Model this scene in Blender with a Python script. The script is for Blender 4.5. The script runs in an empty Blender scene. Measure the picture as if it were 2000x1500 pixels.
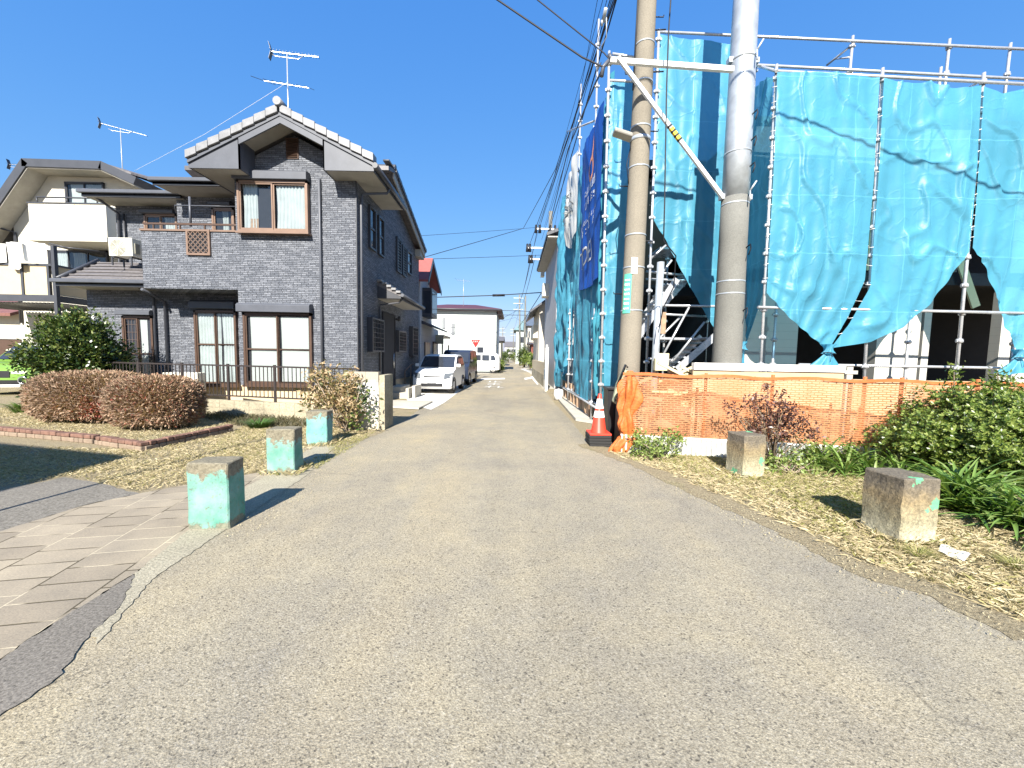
import bpy, bmesh, math, random
import numpy as np
from mathutils import Vector, Matrix, Euler
# ------------------------------------------------------------------ camera, sky, sun, exposure
SC = bpy.context.scene
COL = SC.collection
FPX = 760.0                      # focal length in photo pixels (photo 2000 px wide)
PITCH, ROLL, CAM_H = 4.14, 1.03, 1.5
CAM_M = Matrix.Translation((0, 0, CAM_H)) @ Matrix.Rotation(math.radians(90 - PITCH), 4, 'X') @ Matrix.Rotation(math.radians(ROLL), 4, 'Z')
cd = bpy.data.cameras.new("camera"); cam = bpy.data.objects.new("camera", cd); COL.objects.link(cam)
cam.matrix_world = CAM_M
cd.sensor_width = 36; cd.lens = 36 * FPX / 2000; cd.clip_start = 0.05; cd.clip_end = 3000
SC.camera = cam
SUN_EL, SUN_AZ = 35.0, 8.0       # the sun stands behind the camera; shadows run away and AZ degrees to the right
world = bpy.data.worlds.new("World"); SC.world = world; world.use_nodes = True
_n = world.node_tree
_sky = _n.nodes.new('ShaderNodeTexSky'); _sky.sky_type = 'NISHITA'; _sky.sun_disc = False
_sky.sun_elevation = math.radians(SUN_EL); _sky.sun_rotation = math.radians(180 + SUN_AZ)
_sky.air_density = 1.25; _sky.dust_density = 0.35; _sky.ozone_density = 3.2
_sep = _n.nodes.new('ShaderNodeSeparateColor'); _cmb = _n.nodes.new('ShaderNodeCombineColor'); _n.links.new(_sky.outputs[0], _sep.inputs[0])
for _i, (_g, _k) in enumerate(((0.95, 0.42), (0.58, 1.00), (0.27, 2.60))):      # clear winter blue: grade of the sky's three channels
    _p = _n.nodes.new('ShaderNodeMath'); _p.operation = 'POWER'; _n.links.new(_sep.outputs[_i], _p.inputs[0]); _p.inputs[1].default_value = _g
    _q = _n.nodes.new('ShaderNodeMath'); _q.operation = 'MULTIPLY'; _n.links.new(_p.outputs[0], _q.inputs[0]); _q.inputs[1].default_value = _k
    _n.links.new(_q.outputs[0], _cmb.inputs[_i])
_n.links.new(_cmb.outputs[0], _n.nodes['Background'].inputs[0]); _n.nodes['Background'].inputs[1].default_value = 0.092
sd = bpy.data.lights.new("sun", 'SUN'); sd.energy = 5.0; sd.angle = math.radians(0.5); sd.color = (1.0, 0.95, 0.86)
sun = bpy.data.objects.new("sun", sd); COL.objects.link(sun)
_e, _a = math.radians(SUN_EL), math.radians(SUN_AZ)
SUN_DIR = Vector((math.sin(_a) * math.cos(_e), math.cos(_a) * math.cos(_e), -math.sin(_e)))
sun.rotation_euler = SUN_DIR.to_track_quat('-Z', 'Y').to_euler()
SC.view_settings.view_transform = 'Standard'; SC.view_settings.look = 'None'
SC.view_settings.exposure = 1.42; SC.view_settings.gamma = 1.0
SC.cycles.max_bounces = 6; SC.cycles.transparent_max_bounces = 10
R = random.Random(7); NR = np.random.default_rng(11)
rad = math.radians
# ------------------------------------------------------------------ measuring helpers: photo pixel -> place in the world
_R3 = CAM_M.to_3x3(); _C = Vector((0, 0, CAM_H))
def ray(px, py): return (_R3 @ Vector(((px - 1000) / FPX, -(py - 750) / FPX, -1.0)))
def U(px, py, Y):
    d = ray(px, py); return _C + d * (Y / d.y)
def UX(px, py, X):
    d = ray(px, py); return _C + d * (X / d.x)
def G(px, py, z=0.0):
    d = ray(px, py); return _C + d * ((z - CAM_H) / d.z)
def rect(a, b, c, d, Y):
    """pixel box left, top, right, bottom on plane Y -> x0, z0, x1, z1"""
    my, mx = (b + d) / 2, (a + c) / 2
    return U(a, my, Y).x, U(mx, d, Y).z, U(c, my, Y).x, U(mx, b, Y).z
def rectX(a, b, c, d, X):
    """pixel box on a side wall X: left edge a with top b and bottom d measured there -> y0, z0, y1, z1"""
    my = (b + d) / 2
    return UX(a, my, X).y, UX(a, d, X).z, UX(c, my, X).y, UX(a, b, X).z
# ------------------------------------------------------------------ mesh builder
class MB:
    def __init__(s): s.v = []; s.f = []; s.m = []; s.sm = []
    def add(s, vs, fs, mi=0, smooth=False):
        o = len(s.v); s.v += [tuple(v) for v in vs]
        for f in fs: s.f.append(tuple(i + o for i in f)); s.m.append(mi); s.sm.append(smooth)
        return s
    def box(s, x0, y0, z0, x1, y1, z1, mi=0, M=None):
        if x0 > x1: x0, x1 = x1, x0
        if y0 > y1: y0, y1 = y1, y0
        if z0 > z1: z0, z1 = z1, z0
        vs = [Vector(p) for p in ((x0,y0,z0),(x1,y0,z0),(x1,y1,z0),(x0,y1,z0),(x0,y0,z1),(x1,y0,z1),(x1,y1,z1),(x0,y1,z1))]
        if M is not None: vs = [M @ v for v in vs]
        return s.add(vs, ((3,2,1,0),(4,5,6,7),(0,1,5,4),(1,2,6,5),(2,3,7,6),(3,0,4,7)), mi)
    def bar(s, a, b, w, h, mi=0, up=(0,0,1)):
        a, b = Vector(a), Vector(b); d = b - a; L = d.length
        if L < 1e-6: return s
        d /= L; u = Vector(up); x = d.cross(u)
        if x.length < 1e-4: x = d.cross(Vector((1,0,0)))
        x.normalize(); z = x.cross(d)
        M = Matrix((( x.x, d.x, z.x, a.x),(x.y, d.y, z.y, a.y),(x.z, d.z, z.z, a.z),(0,0,0,1)))
        return s.box(-w/2, 0, -h/2, w/2, L, h/2, mi, M)
    def tube(s, pts, r, n=8, mi=0, caps=True):
        pts = [Vector(p) for p in pts]; k = len(pts)
        rs = r if isinstance(r, (list, tuple)) else [r] * k
        o = len(s.v); px = None
        for i, p in enumerate(pts):
            d = (pts[min(i+1,k-1)] - pts[max(i-1,0)]).normalized()
            if px is None:
                px = d.orthogonal().normalized()
            else:
                px = (px - d * px.dot(d)); px = px.normalized() if px.length > 1e-5 else d.orthogonal().normalized()
            py = d.cross(px)
            for j in range(n):
                t = 2*math.pi*j/n; s.v.append(tuple(p + (px*math.cos(t) + py*math.sin(t)) * rs[i]))
        for i in range(k-1):
            for j in range(n):
                a = o+i*n+j; b = o+i*n+(j+1)%n
                s.f.append((a, b, b+n, a+n)); s.m.append(mi); s.sm.append(True)
        if caps:
            s.f.append(tuple(o+j for j in reversed(range(n)))); s.m.append(mi); s.sm.append(False)
            s.f.append(tuple(o+(k-1)*n+j for j in range(n))); s.m.append(mi); s.sm.append(False)
        return s
    def prism(s, poly, d, mi=0):
        """closed 3-D polygon swept by vector d"""
        poly = [Vector(p) for p in poly]; d = Vector(d); n = len(poly)
        vs = poly + [p + d for p in poly]
        fs = [tuple(range(n)), tuple(reversed(range(n, 2*n)))] + [(i, i+n, (i+1)%n+n, (i+1)%n) for i in range(n)]
        return s.add(vs, fs, mi)
    def grid(s, nu, nv, fn, mi=0, smooth=True):
        vs = [fn(i/(nu-1), j/(nv-1)) for j in range(nv) for i in range(nu)]
        fs = [(j*nu+i, j*nu+i+1, (j+1)*nu+i+1, (j+1)*nu+i) for j in range(nv-1) for i in range(nu-1)]
        return s.add(vs, fs, mi, smooth)
    def lathe(s, prof, c, n=24, mi=0, smooth=True):
        c = Vector(c); vs = []
        for r, z in prof:
            for j in range(n):
                t = 2*math.pi*j/n; vs.append(c + Vector((r*math.cos(t), r*math.sin(t), z)))
        fs = [(i*n+j, i*n+(j+1)%n, (i+1)*n+(j+1)%n, (i+1)*n+j) for i in range(len(prof)-1) for j in range(n)]
        return s.add(vs, fs, mi, smooth)
    def build(s, name, mats, parent=None, bevel=0.0, recalc=True):
        off = Vector((0,0,0)); q = parent
        while q is not None: off = off + q.location; q = q.parent
        me = bpy.data.meshes.new(name)
        me.from_pydata([(v[0]-off.x, v[1]-off.y, v[2]-off.z) for v in s.v], [], s.f)
        if not isinstance(mats, (list, tuple)): mats = [mats]
        for m in mats: me.materials.append(m)
        me.polygons.foreach_set('material_index', s.m); me.polygons.foreach_set('use_smooth', s.sm)
        if recalc:
            bm = bmesh.new(); bm.from_mesh(me); bmesh.ops.recalc_face_normals(bm, faces=bm.faces); bm.to_mesh(me); bm.free()
        me.update()
        o = bpy.data.objects.new(name, me); COL.objects.link(o)
        if parent is not None: o.parent = parent
        if bevel:
            b = o.modifiers.new('bevel', 'BEVEL'); b.width = bevel; b.segments = 2; b.limit_method = 'ANGLE'
        return o
def tag(o, label=None, cat=None, group=None, kind=None):
    if label: o['label'] = label
    if cat: o['category'] = cat
    if group: o['group'] = group
    if kind: o['kind'] = kind
    return o
def thing(name, label, cat, loc=(0,0,0), group=None):
    o = bpy.data.objects.new(name, None); COL.objects.link(o); o.location = Vector(loc); o.empty_display_size = 0.2
    return tag(o, label, cat, group)
def dup(o, parent=None):
    c = o.copy(); COL.objects.link(c)
    if parent is not None: c.parent = parent
    for ch in [x for x in COL.objects if x.parent == o]: dup(ch, c)
    return c
def big_mesh(name, V, F, mats, parent=None, mi=None):
    """fast path for many quads: V (n,3), F (m,4) numpy"""
    off = Vector((0,0,0)); q = parent
    while q is not None: off = off + q.location; q = q.parent
    V = np.asarray(V, dtype=np.float32) - np.array(off, dtype=np.float32)
    me = bpy.data.meshes.new(name); k = F.shape[1]
    me.vertices.add(len(V)); me.vertices.foreach_set('co', V.ravel())
    me.loops.add(F.size); me.loops.foreach_set('vertex_index', F.astype(np.int32).ravel())
    me.polygons.add(len(F)); me.polygons.foreach_set('loop_start', (np.arange(len(F))*k).astype(np.int32))
    try: me.polygons.foreach_set('loop_total', np.full(len(F), k, dtype=np.int32))
    except Exception: pass
    if not isinstance(mats, (list, tuple)): mats = [mats]
    for m in mats: me.materials.append(m)
    if mi is not None: me.polygons.foreach_set('material_index', mi.astype(np.int32))
    me.update(calc_edges=True); me.validate()
    o = bpy.data.objects.new(name, me); COL.objects.link(o)
    if parent is not None: o.parent = parent
    return o
# ------------------------------------------------------------------ materials
class NT:
    def __init__(s, name):
        s.mat = bpy.data.materials.new(name); s.mat.use_nodes = True; s.t = s.mat.node_tree
        s.b = s.t.nodes['Principled BSDF']; s.out = s.t.nodes['Material Output']
        s.co = s.t.nodes.new('ShaderNodeTexCoord').outputs['Object']
    def n(s, typ, ins=None, **kw):
        x = s.t.nodes.new('ShaderNode' + typ)
        for k, v in kw.items(): setattr(x, k, v)
        for k, v in (ins or {}).items(): s.set(x.inputs[k], v)
        return x
    def set(s, sock, v):
        if isinstance(v, bpy.types.NodeSocket): s.t.links.new(v, sock)
        elif isinstance(v, (tuple, list)) and len(v) == 3 and sock.type == 'RGBA': sock.default_value = (*v, 1)
        else: sock.default_value = v
    def noise(s, scale, detail=3, rough=0.6, vec=None, dist=0.0):
        return s.n('TexNoise', {'Vector': vec or s.co, 'Scale': scale, 'Detail': detail, 'Roughness': rough, 'Distortion': dist}).outputs['Fac']
    def ramp(s, fac, stops):
        r = s.n('ValToRGB', {'Fac': fac}); cr = r.color_ramp
        while len(cr.elements) < len(stops): cr.elements.new(0.5)
        for e, (p, c) in zip(cr.elements, stops):
            e.position = p; e.color = (*c, 1) if len(c) == 3 else c
        return r.outputs['Color']
    def fr(s, fac, lo, hi):
        m = s.n('MapRange', {'Value': fac, 'From Min': lo, 'From Max': hi}); return m.outputs['Result']
    def mix(s, fac, a, b, mode='MIX'):
        m = s.n('MixRGB', {'Fac': fac, 'Color1': a, 'Color2': b}, blend_type=mode); return m.outputs['Color']
    def math(s, op, a, b=0.0):
        return s.n('Math', {0: a, 1: b}, operation=op).outputs[0]
    def map(s, scale=(1,1,1), rot=(0,0,0), loc=(0,0,0), vec=None):
        return s.n('Mapping', {'Vector': vec or s.co, 'Scale': scale, 'Rotation': rot, 'Location': loc}).outputs[0]
    def bump(s, h, strength=0.3, dist=0.01):
        s.set(s.b.inputs['Normal'], s.n('Bump', {'Height': h, 'Strength': strength, 'Distance': dist}).outputs[0])
    def fin(s, col=None, rough=0.6, metal=0.0, spec=0.4):
        if col is not None: s.set(s.b.inputs['Base Color'], col)
        s.set(s.b.inputs['Roughness'], rough); s.set(s.b.inputs['Metallic'], metal); s.set(s.b.inputs['Specular IOR Level'], spec)
        return s.mat
def plain(name, c, rough=0.6, metal=0.0, var=0.12, vs=3.0, spec=0.4, bump=0.0, bs=40):
    t = NT(name); f = t.noise(vs, 5, 0.65)
    lo = tuple(max(0, x*(1-var)) for x in c); hi = tuple(min(1, x*(1+var)) for x in c)
    col = t.ramp(f, [(0.3, lo), (0.7, hi)])
    if bump: t.bump(t.noise(bs, 3), bump, 0.01)
    return t.fin(col, t.fr(f, -0.5 if rough < .3 else 0.2, 1.2) if False else rough, metal, spec)
def m_asphalt():
    t = NT('asphalt_old')
    fine = t.n('TexVoronoi', {'Vector': t.co, 'Scale': 130.0}).outputs['Distance']
    sp = t.n('TexVoronoi', {'Vector': t.co, 'Scale': 115.0, 'Randomness': 1.0})
    spc = t.n('SeparateColor', {'Color': sp.outputs['Color']}).outputs[0]
    n1 = t.noise(88, 6, 0.92); big = t.noise(0.45, 6, 0.6, dist=0.6); mid = t.noise(3.2, 5, 0.7)
    base = t.ramp(n1, [(0.32, (0.055,0.047,0.034)), (0.45, (0.225,0.20,0.152)), (0.54, (0.32,0.29,0.228)), (0.68, (0.52,0.465,0.35))])
    dark = t.fr(spc, 0.95, 0.965)
    base = t.mix(t.math('MULTIPLY', dark, 0.65), base, (0.06,0.055,0.05))
    lit = t.fr(spc, 0.06, 0.03)
    base = t.mix(t.math('MULTIPLY', lit, 0.5), base, (0.42,0.39,0.33))
    base = t.mix(1.0, base, t.ramp(big, [(0.3, (0.80,0.80,0.83)), (0.5, (0.97,0.96,0.94)), (0.72, (1.18,1.12,0.98))]), 'MULTIPLY')
    base = t.mix(1.0, base, t.ramp(mid, [(0.3, (0.88,0.88,0.89)), (0.7, (1.08,1.06,1.0))]), 'MULTIPLY')
    trk = t.noise(1.0, 4, 0.55, vec=t.map((1.1,0.10,1)), dist=0.3)
    base = t.mix(1.0, base, t.ramp(trk, [(0.32, (0.90,0.90,0.91)), (0.5, (1.03,1.03,1.03)), (0.68, (1.11,1.08,1.02))]), 'MULTIPLY')
    st = t.fr(t.noise(1.7, 5, 0.7, vec=t.map(loc=(3,9,0))), 0.66, 0.74)
    base = t.mix(t.math('MULTIPLY', st, 0.22), base, (0.12,0.10,0.08))
    # hairline cracks
    ck = t.n('TexVoronoi', {'Vector': t.mix(0.12, t.co, t.n('TexNoise', {'Vector': t.co, 'Scale': 2.5, 'Detail': 5}).outputs['Color']), 'Scale': 0.6}, feature='DISTANCE_TO_EDGE').outputs['Distance']
    cm = t.math('MULTIPLY', t.fr(ck, 0.006, 0.0), t.fr(t.noise(0.5, 3), 0.55, 0.62))
    base = t.mix(t.math('MULTIPLY', cm, 0.5), base, (0.05,0.045,0.04))
    h = t.math('ADD', t.math('MULTIPLY', fine, 0.7), n1)
    t.bump(h, 0.55, 0.006)
    return t.fin(base, 0.9, 0, 0.2)
def m_grain(name, c, scale=120, contrast=0.4, bump=0.5, big=0.15):
    t = NT(name); n1 = t.noise(scale, 4, 0.75); b = t.noise(1.2, 5)
    col = t.ramp(n1, [(0.3, tuple(x*(1-contrast) for x in c)), (0.7, tuple(min(1,x*(1+contrast)) for x in c))])
    col = t.mix(1.0, col, t.ramp(b, [(0.3, (1-big,)*3), (0.7, (1+big,)*3)]), 'MULTIPLY')
    t.bump(n1, bump, 0.006); return t.fin(col, 0.92, 0, 0.2)
def m_siding():
    """split-stone look panels, dark grey"""
    t = NT('stone_siding')
    sx = t.n('SeparateXYZ', {'Vector': t.co})
    u = t.math('ADD', sx.outputs[0], sx.outputs[1])
    vec = t.n('CombineXYZ', {'X': u, 'Y': sx.outputs[2], 'Z': 0.0}).outputs[0]
    br = t.n('TexBrick', {'Vector': vec, 'Color1': (0.118,0.128,0.150), 'Color2': (0.225,0.237,0.265), 'Mortar': (0.025,0.026,0.032), 'Scale': 1.0,
                          'Mortar Size': 0.005, 'Mortar Smooth': 0.4, 'Brick Width': 0.20, 'Row Height': 0.047, 'Bias': -0.1}, offset_frequency=2, squash=0.6, squash_frequency=3)
    n = t.noise(26, 6, 0.75, vec=t.map((1,1,2.2))); n2 = t.noise(75, 3, 0.7)
    col = t.mix(1.0, br.outputs['Color'], t.ramp(n, [(0.32, (0.6,0.6,0.62)), (0.5, (1,1,1)), (0.68, (1.75,1.72,1.7))]), 'MULTIPLY')
    h = t.math('SUBTRACT', t.math('ADD', n, t.math('MULTIPLY', n2, 0.3)), t.math('MULTIPLY', br.outputs['Fac'], 0.6))
    t.bump(h, 1.0, 0.035); return t.fin(col, 0.62, 0, 0.4)
def m_horizontal_lap(name, c, step=0.2, dirt=0.1):
    t = NT(name); sx = t.n('SeparateXYZ', {'Vector': t.co})
    z = t.math('FRACT', t.math('DIVIDE', sx.outputs[2], step))
    line = t.fr(z, 0.06, 0.0)
    f = t.noise(2.0, 5)
    col = t.ramp(f, [(0.3, tuple(x*(1-dirt) for x in c)), (0.7, c)])
    col = t.mix(t.math('MULTIPLY', line, 0.55), col, tuple(x*0.45 for x in c))
    t.bump(z, 0.5, 0.01); return t.fin(col, 0.6, 0, 0.3)
def m_pavers():
    t = NT('concrete_pavers')
    v = t.map(rot=(0,0,rad(78)))
    br = t.n('TexBrick', {'Vector': v, 'Color1': (0.25,0.215,0.168), 'Color2': (0.315,0.272,0.21), 'Mortar': (0.09,0.075,0.05), 'Scale': 1.0, 'Mortar Size': 0.006,
                          'Mortar Smooth': 0.2, 'Brick Width': 0.20, 'Row Height': 0.40}, offset=0.5)
    n = t.noise(90, 4, 0.7); b = t.noise(2.5, 5)
    j = t.math('MULTIPLY', br.outputs['Fac'], t.fr(t.noise(1.6, 2, vec=t.map(loc=(7,3,0))), 0.5, 0.56))
    col = t.mix(j, br.outputs['Color'], (0.46,0.40,0.30))
    col = t.mix(1.0, col, t.ramp(n, [(0.3, (0.78,0.78,0.78)), (0.7, (1.18,1.17,1.15))]), 'MULTIPLY')
    col = t.mix(1.0, col, t.ramp(b, [(0.3, (0.8,0.8,0.8)), (0.7, (1.12,1.1,1.05))]), 'MULTIPLY')
    t.bump(t.math('SUBTRACT', t.math('MULTIPLY', n, 0.3), br.outputs['Fac']), 0.8, 0.008)
    return t.fin(col, 0.9, 0, 0.2)
def m_bollard(name, conc, green, fade, seed, top_wear=0.46):
    """old concrete block, flaking mint paint: worn off from the top edge and at the foot"""
    t = NT(name); z = t.n('SeparateXYZ', {'Vector': t.co}).outputs[2]
    n = t.noise(7, 6, 0.72, vec=t.map(loc=(seed, seed*2, 0))); n2 = t.noise(40, 5, 0.75); n3 = t.noise(3, 4, vec=t.map(loc=(0,seed,3)))
    paint = t.ramp(n3, [(0.35, green), (0.62, fade)])
    c = t.ramp(n2, [(0.3, tuple(x*0.45 for x in conc)), (0.5, conc), (0.75, tuple(x*1.5 for x in conc))])
    edge = t.math('ADD', z, t.math('MULTIPLY', t.math('SUBTRACT', n, 0.5), 0.55))
    bare = t.fr(edge, top_wear - 0.012, top_wear + 0.012)
    flakes = t.math('MAXIMUM', t.fr(t.noise(22, 5, 0.8), 0.62, 0.65), t.math('MULTIPLY', t.fr(t.noise(60, 5, 0.8), 0.58, 0.62), t.fr(z, top_wear-0.28, top_wear)))
    low = t.fr(t.math('ADD', z, t.math('MULTIPLY', t.math('SUBTRACT', n, 0.5), 0.5)), 0.06, 0.04)
    m = t.math('MAXIMUM', bare, t.math('MULTIPLY', t.math('MAXIMUM', flakes, low), 0.85))
    col = t.mix(m, paint, c)
    lich = t.fr(t.noise(16, 5, 0.75, vec=t.map(loc=(seed,1,5))), 0.60, 0.66)
    col = t.mix(t.math('MULTIPLY', lich, 0.45), col, (0.20,0.19,0.09))
    t.bump(t.math('ADD', n2, t.math('MULTIPLY', m, -0.4)), 0.7, 0.008)
    return t.fin(col, 0.85, 0, 0.25)
def m_tarp(name, c, alpha=0.07, crease=True):
    t = NT(name)
    f = t.noise(1.1, 5); g = t.noise(300, 1)
    col = t.ramp(f, [(0.3, tuple(x*0.86 for x in c)), (0.7, tuple(min(1,x*1.12) for x in c))])
    sx = t.n('SeparateXYZ', {'Vector': t.mix(0.02, t.co, t.n('TexNoise', {'Vector': t.co, 'Scale': 3.0}).outputs['Color'])})
    if crease:
        cz = t.math('ABSOLUTE', t.math('SUBTRACT', t.math('FRACT', t.math('DIVIDE', sx.outputs[2], 0.93)), 0.5))
        cx = t.math('ABSOLUTE', t.math('SUBTRACT', t.math('FRACT', t.math('DIVIDE', t.math('ADD', sx.outputs[0], sx.outputs[1]), 0.9)), 0.5))
        l = t.math('MAXIMUM', t.fr(cz, 0.012, 0.002), t.fr(cx, 0.012, 0.002))
        col = t.mix(t.math('MULTIPLY', l, 0.35), col, tuple(min(1, x*1.8+0.05) for x in c))
        rg = t.math('ABSOLUTE', t.math('SUBTRACT', t.noise(0.9, 2, 0.4, dist=0.2), 0.5)); rg2 = t.math('ABSOLUTE', t.math('SUBTRACT', t.noise(2.6, 2, 0.4, vec=t.map(loc=(4,1,7))), 0.5))
        h = t.math('ADD', t.math('MULTIPLY', l, 0.5), t.math('ADD', t.math('MULTIPLY', t.fr(rg, 0.035, 0.0), 1.6), t.math('ADD', t.math('MULTIPLY', t.fr(rg2, 0.035, 0.0), 0.7), t.math('MULTIPLY', t.noise(9, 5, 0.7), 0.8))))
    else: h = t.noise(7, 5, 0.7)
    bmp = t.n('Bump', {'Height': h, 'Strength': 0.4, 'Distance': 0.009}).outputs[0]
    t.set(t.b.inputs['Base Color'], col); t.b.inputs['Roughness'].default_value = 0.42; t.b.inputs['Specular IOR Level'].default_value = 0.35
    t.set(t.b.inputs['Normal'], bmp)
    tr = t.n('BsdfTranslucent', {'Color': tuple(min(1,x*1.1) for x in c)})
    mx = t.n('MixShader', {0: 0.28, 1: t.b.outputs[0], 2: tr.outputs[0]})
    tp = t.n('BsdfTransparent', {'Color': tuple(min(1, x*1.2+.2) for x in c)})
    m2 = t.n('MixShader', {0: alpha, 1: mx.outputs[0], 2: tp.outputs[0]})
    t.set(t.out.inputs[0], m2.outputs[0]); return t.mat
def m_net():
    t = NT('orange_net'); sx = t.n('SeparateXYZ', {'Vector': t.co})
    u = t.math('ADD', sx.outputs[0], t.math('MULTIPLY', t.noise(2.2, 3), 0.10)); w = t.math('ADD', sx.outputs[2], t.math('MULTIPLY', t.noise(4, 3), 0.035))
    vec = t.n('CombineXYZ', {'X': u, 'Y': w, 'Z': 0.0}).outputs[0]
    br = t.n('TexBrick', {'Vector': vec, 'Scale': 1.0, 'Mortar Size': 0.0075, 'Mortar Smooth': 0.1, 'Brick Width': 0.11, 'Row Height': 0.033})
    dens = t.fr(t.noise(1.3, 4, 0.6, vec=t.map((1.6,1,0.12))), 0.46, 0.6)
    a = t.math('MAXIMUM', br.outputs['Fac'], t.math('ADD', 0.15, t.math('MULTIPLY', dens, 0.36)))
    t.set(t.b.inputs['Base Color'], t.ramp(t.noise(1.5,3), [(0.3,(0.52,0.20,0.08)),(0.7,(0.62,0.31,0.16))]))
    t.b.inputs['Roughness'].default_value = 0.45
    tr = t.n('BsdfTranslucent', {'Color': (0.5,0.19,0.07)})
    mx = t.n('MixShader', {0: 0.35, 1: t.b.outputs[0], 2: tr.outputs[0]})
    m2 = t.n('MixShader', {0: a, 1: t.n('BsdfTransparent').outputs[0], 2: mx.outputs[0]})
    t.set(t.out.inputs[0], m2.outputs[0]); return t.mat
def m_glass(name, tint=(0.10,0.12,0.14), refl=0.16):
    t = NT(name)
    gl = t.n('BsdfGlossy', {'Color': (0.9,0.93,1.0), 'Roughness': 0.03})
    tp = t.n('BsdfTransparent', {'Color': (0.78,0.82,0.84)})
    fr = t.n('LayerWeight', {'Blend': refl})
    m = t.n('MixShader', {0: t.math('ADD', fr.outputs['Fresnel'], 0.05), 1: tp.outputs[0], 2: gl.outputs[0]})
    t.set(t.out.inputs[0], m.outputs[0]); return t.mat
def m_leaf(name, cols, trans=0.25, rough=0.45):
    t = NT(name); rnd = t.n('NewGeometry').outputs['Random Per Island']
    k = len(cols); col = t.ramp(rnd, [(i/(max(k-1,1)), c) for i, c in enumerate(cols)])
    t.set(t.b.inputs['Base Color'], col); t.b.inputs['Roughness'].default_value = rough; t.b.inputs['Specular IOR Level'].default_value = 0.4
    tr = t.n('BsdfTranslucent', {'Color': t.mix(1.0, col, (1.5,1.6,0.6), 'MULTIPLY')})
    mx = t.n('MixShader', {0: trans, 1: t.b.outputs[0], 2: tr.outputs[0]})
    t.set(t.out.inputs[0], mx.outputs[0]); return t.mat
def m_ground():
    t = NT('dry_ground'); n = t.noise(60, 5, 0.8); b = t.noise(0.9, 5); c = t.noise(9, 5, 0.7)
    col = t.ramp(n, [(0.3, (0.10,0.08,0.05)), (0.5, (0.28,0.23,0.145)), (0.7, (0.44,0.38,0.25))])
    col = t.mix(t.math('MULTIPLY', t.fr(b, 0.56, 0.68), 0.6), col, t.ramp(n, [(0.3, (0.05,0.06,0.02)), (0.7, (0.27,0.27,0.10))]))
    col = t.mix(t.math('MULTIPLY', t.fr(c, 0.55, 0.7), 0.5), col, (0.16,0.12,0.075))
    t.bump(t.math('ADD', n, c), 0.9, 0.02); return t.fin(col, 0.95, 0, 0.15)
def m_rows(name, c, axis, step, rough=0.5, dark=0.35):
    """roof tiles / courses: dark line every step along a coordinate axis"""
    t = NT(name); sx = t.n('SeparateXYZ', {'Vector': t.co})
    z = t.math('FRACT', t.math('DIVIDE', sx.outputs[axis], step)); f = t.noise(12, 4)
    col = t.ramp(f, [(0.3, tuple(x*0.75 for x in c)), (0.7, tuple(min(1,x*1.2) for x in c))])
    col = t.mix(t.math('MULTIPLY', t.fr(z, 0.14, 0.0), 1-dark), col, tuple(x*dark for x in c))
    t.bump(z, 0.8, 0.03); return t.fin(col, rough, 0, 0.4)
def m_steel():
    t = NT('galvanised_steel'); f = t.noise(14, 5, 0.7); g = t.noise(1.5, 3, vec=t.map((1,1,0.2)))
    col = t.ramp(f, [(0.3, (0.36,0.37,0.39)), (0.7, (0.60,0.61,0.63))])
    col = t.mix(t.math('MULTIPLY', t.fr(t.noise(6,5,0.8), 0.62, 0.7), 0.5), col, (0.25,0.13,0.07))
    return t.fin(col, t.fr(f, 0.9, -0.4), 0.45, 0.5)
M = {}
M['asphalt'] = m_asphalt()
M['asphalt_dark'] = m_grain('asphalt_dark', (0.15,0.135,0.115), 75, 0.6)
M['asphalt_lot'] = m_grain('asphalt_lot', (0.17,0.155,0.13), 60, 0.6, 0.9)
M['concrete_rough'] = m_grain('concrete_rough', (0.30,0.27,0.20), 70, 0.5, 0.9)
M['concrete'] = m_grain('concrete', (0.42,0.39,0.33), 50, 0.18, 0.3)
M['concrete_white'] = m_grain('concrete_white', (0.62,0.60,0.56), 40, 0.1, 0.15)
M['pavers'] = m_pavers(); M['ground'] = m_ground(); M['siding'] = m_siding()
M['paint_white'] = m_grain('road_paint', (0.62,0.61,0.57), 40, 0.25, 0.2)
M['steel'] = m_steel()
M['dark_trim'] = plain('dark_trim', (0.05,0.052,0.06), 0.4); M['grey_trim'] = plain('grey_trim', (0.075,0.08,0.095), 0.45)
M['soffit'] = plain('soffit', (0.34,0.32,0.28), 0.7); M['bronze'] = plain('bronze_alu', (0.10,0.062,0.045), 0.35, 0.3)
M['bronze_light'] = plain('bronze_light', (0.22,0.145,0.105), 0.35, 0.3)
M['tile_dark'] = m_rows('roof_tile_dark', (0.13,0.12,0.12), 1, 0.28); M['tile_verge'] = plain('verge_tile', (0.20,0.20,0.205), 0.4, var=0.2, vs=8)
M['tile_red'] = m_rows('roof_red', (0.17,0.075,0.06), 1, 0.3); M['roof_maroon'] = m_rows('roof_maroon', (0.09,0.03,0.035), 1, 0.35)
M['glass'] = m_glass('window_glass'); M['curtain'] = plain('curtain', (0.42,0.44,0.42), 0.9); M['blind'] = plain('shoji_blind', (0.46,0.46,0.43), 0.9, var=0.04)
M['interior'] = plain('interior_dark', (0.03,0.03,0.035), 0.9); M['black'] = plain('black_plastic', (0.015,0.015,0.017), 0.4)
M['rubber'] = plain('rubber', (0.02,0.02,0.02), 0.75, bump=0.4, bs=60); M['cream_sheet'] = plain('cream_sheet', (0.42,0.32,0.20), .7)
M['ribbed'] = m_rows('ribbed_white_groove_shade', (0.60,0.60,0.57), 0, 0.055)  # shade in the grooves painted as dark stripes, frontal sun barely shows them
M['white'] = plain('white_paint', (0.68,0.67,0.64), 0.35, var=0.04)
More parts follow.
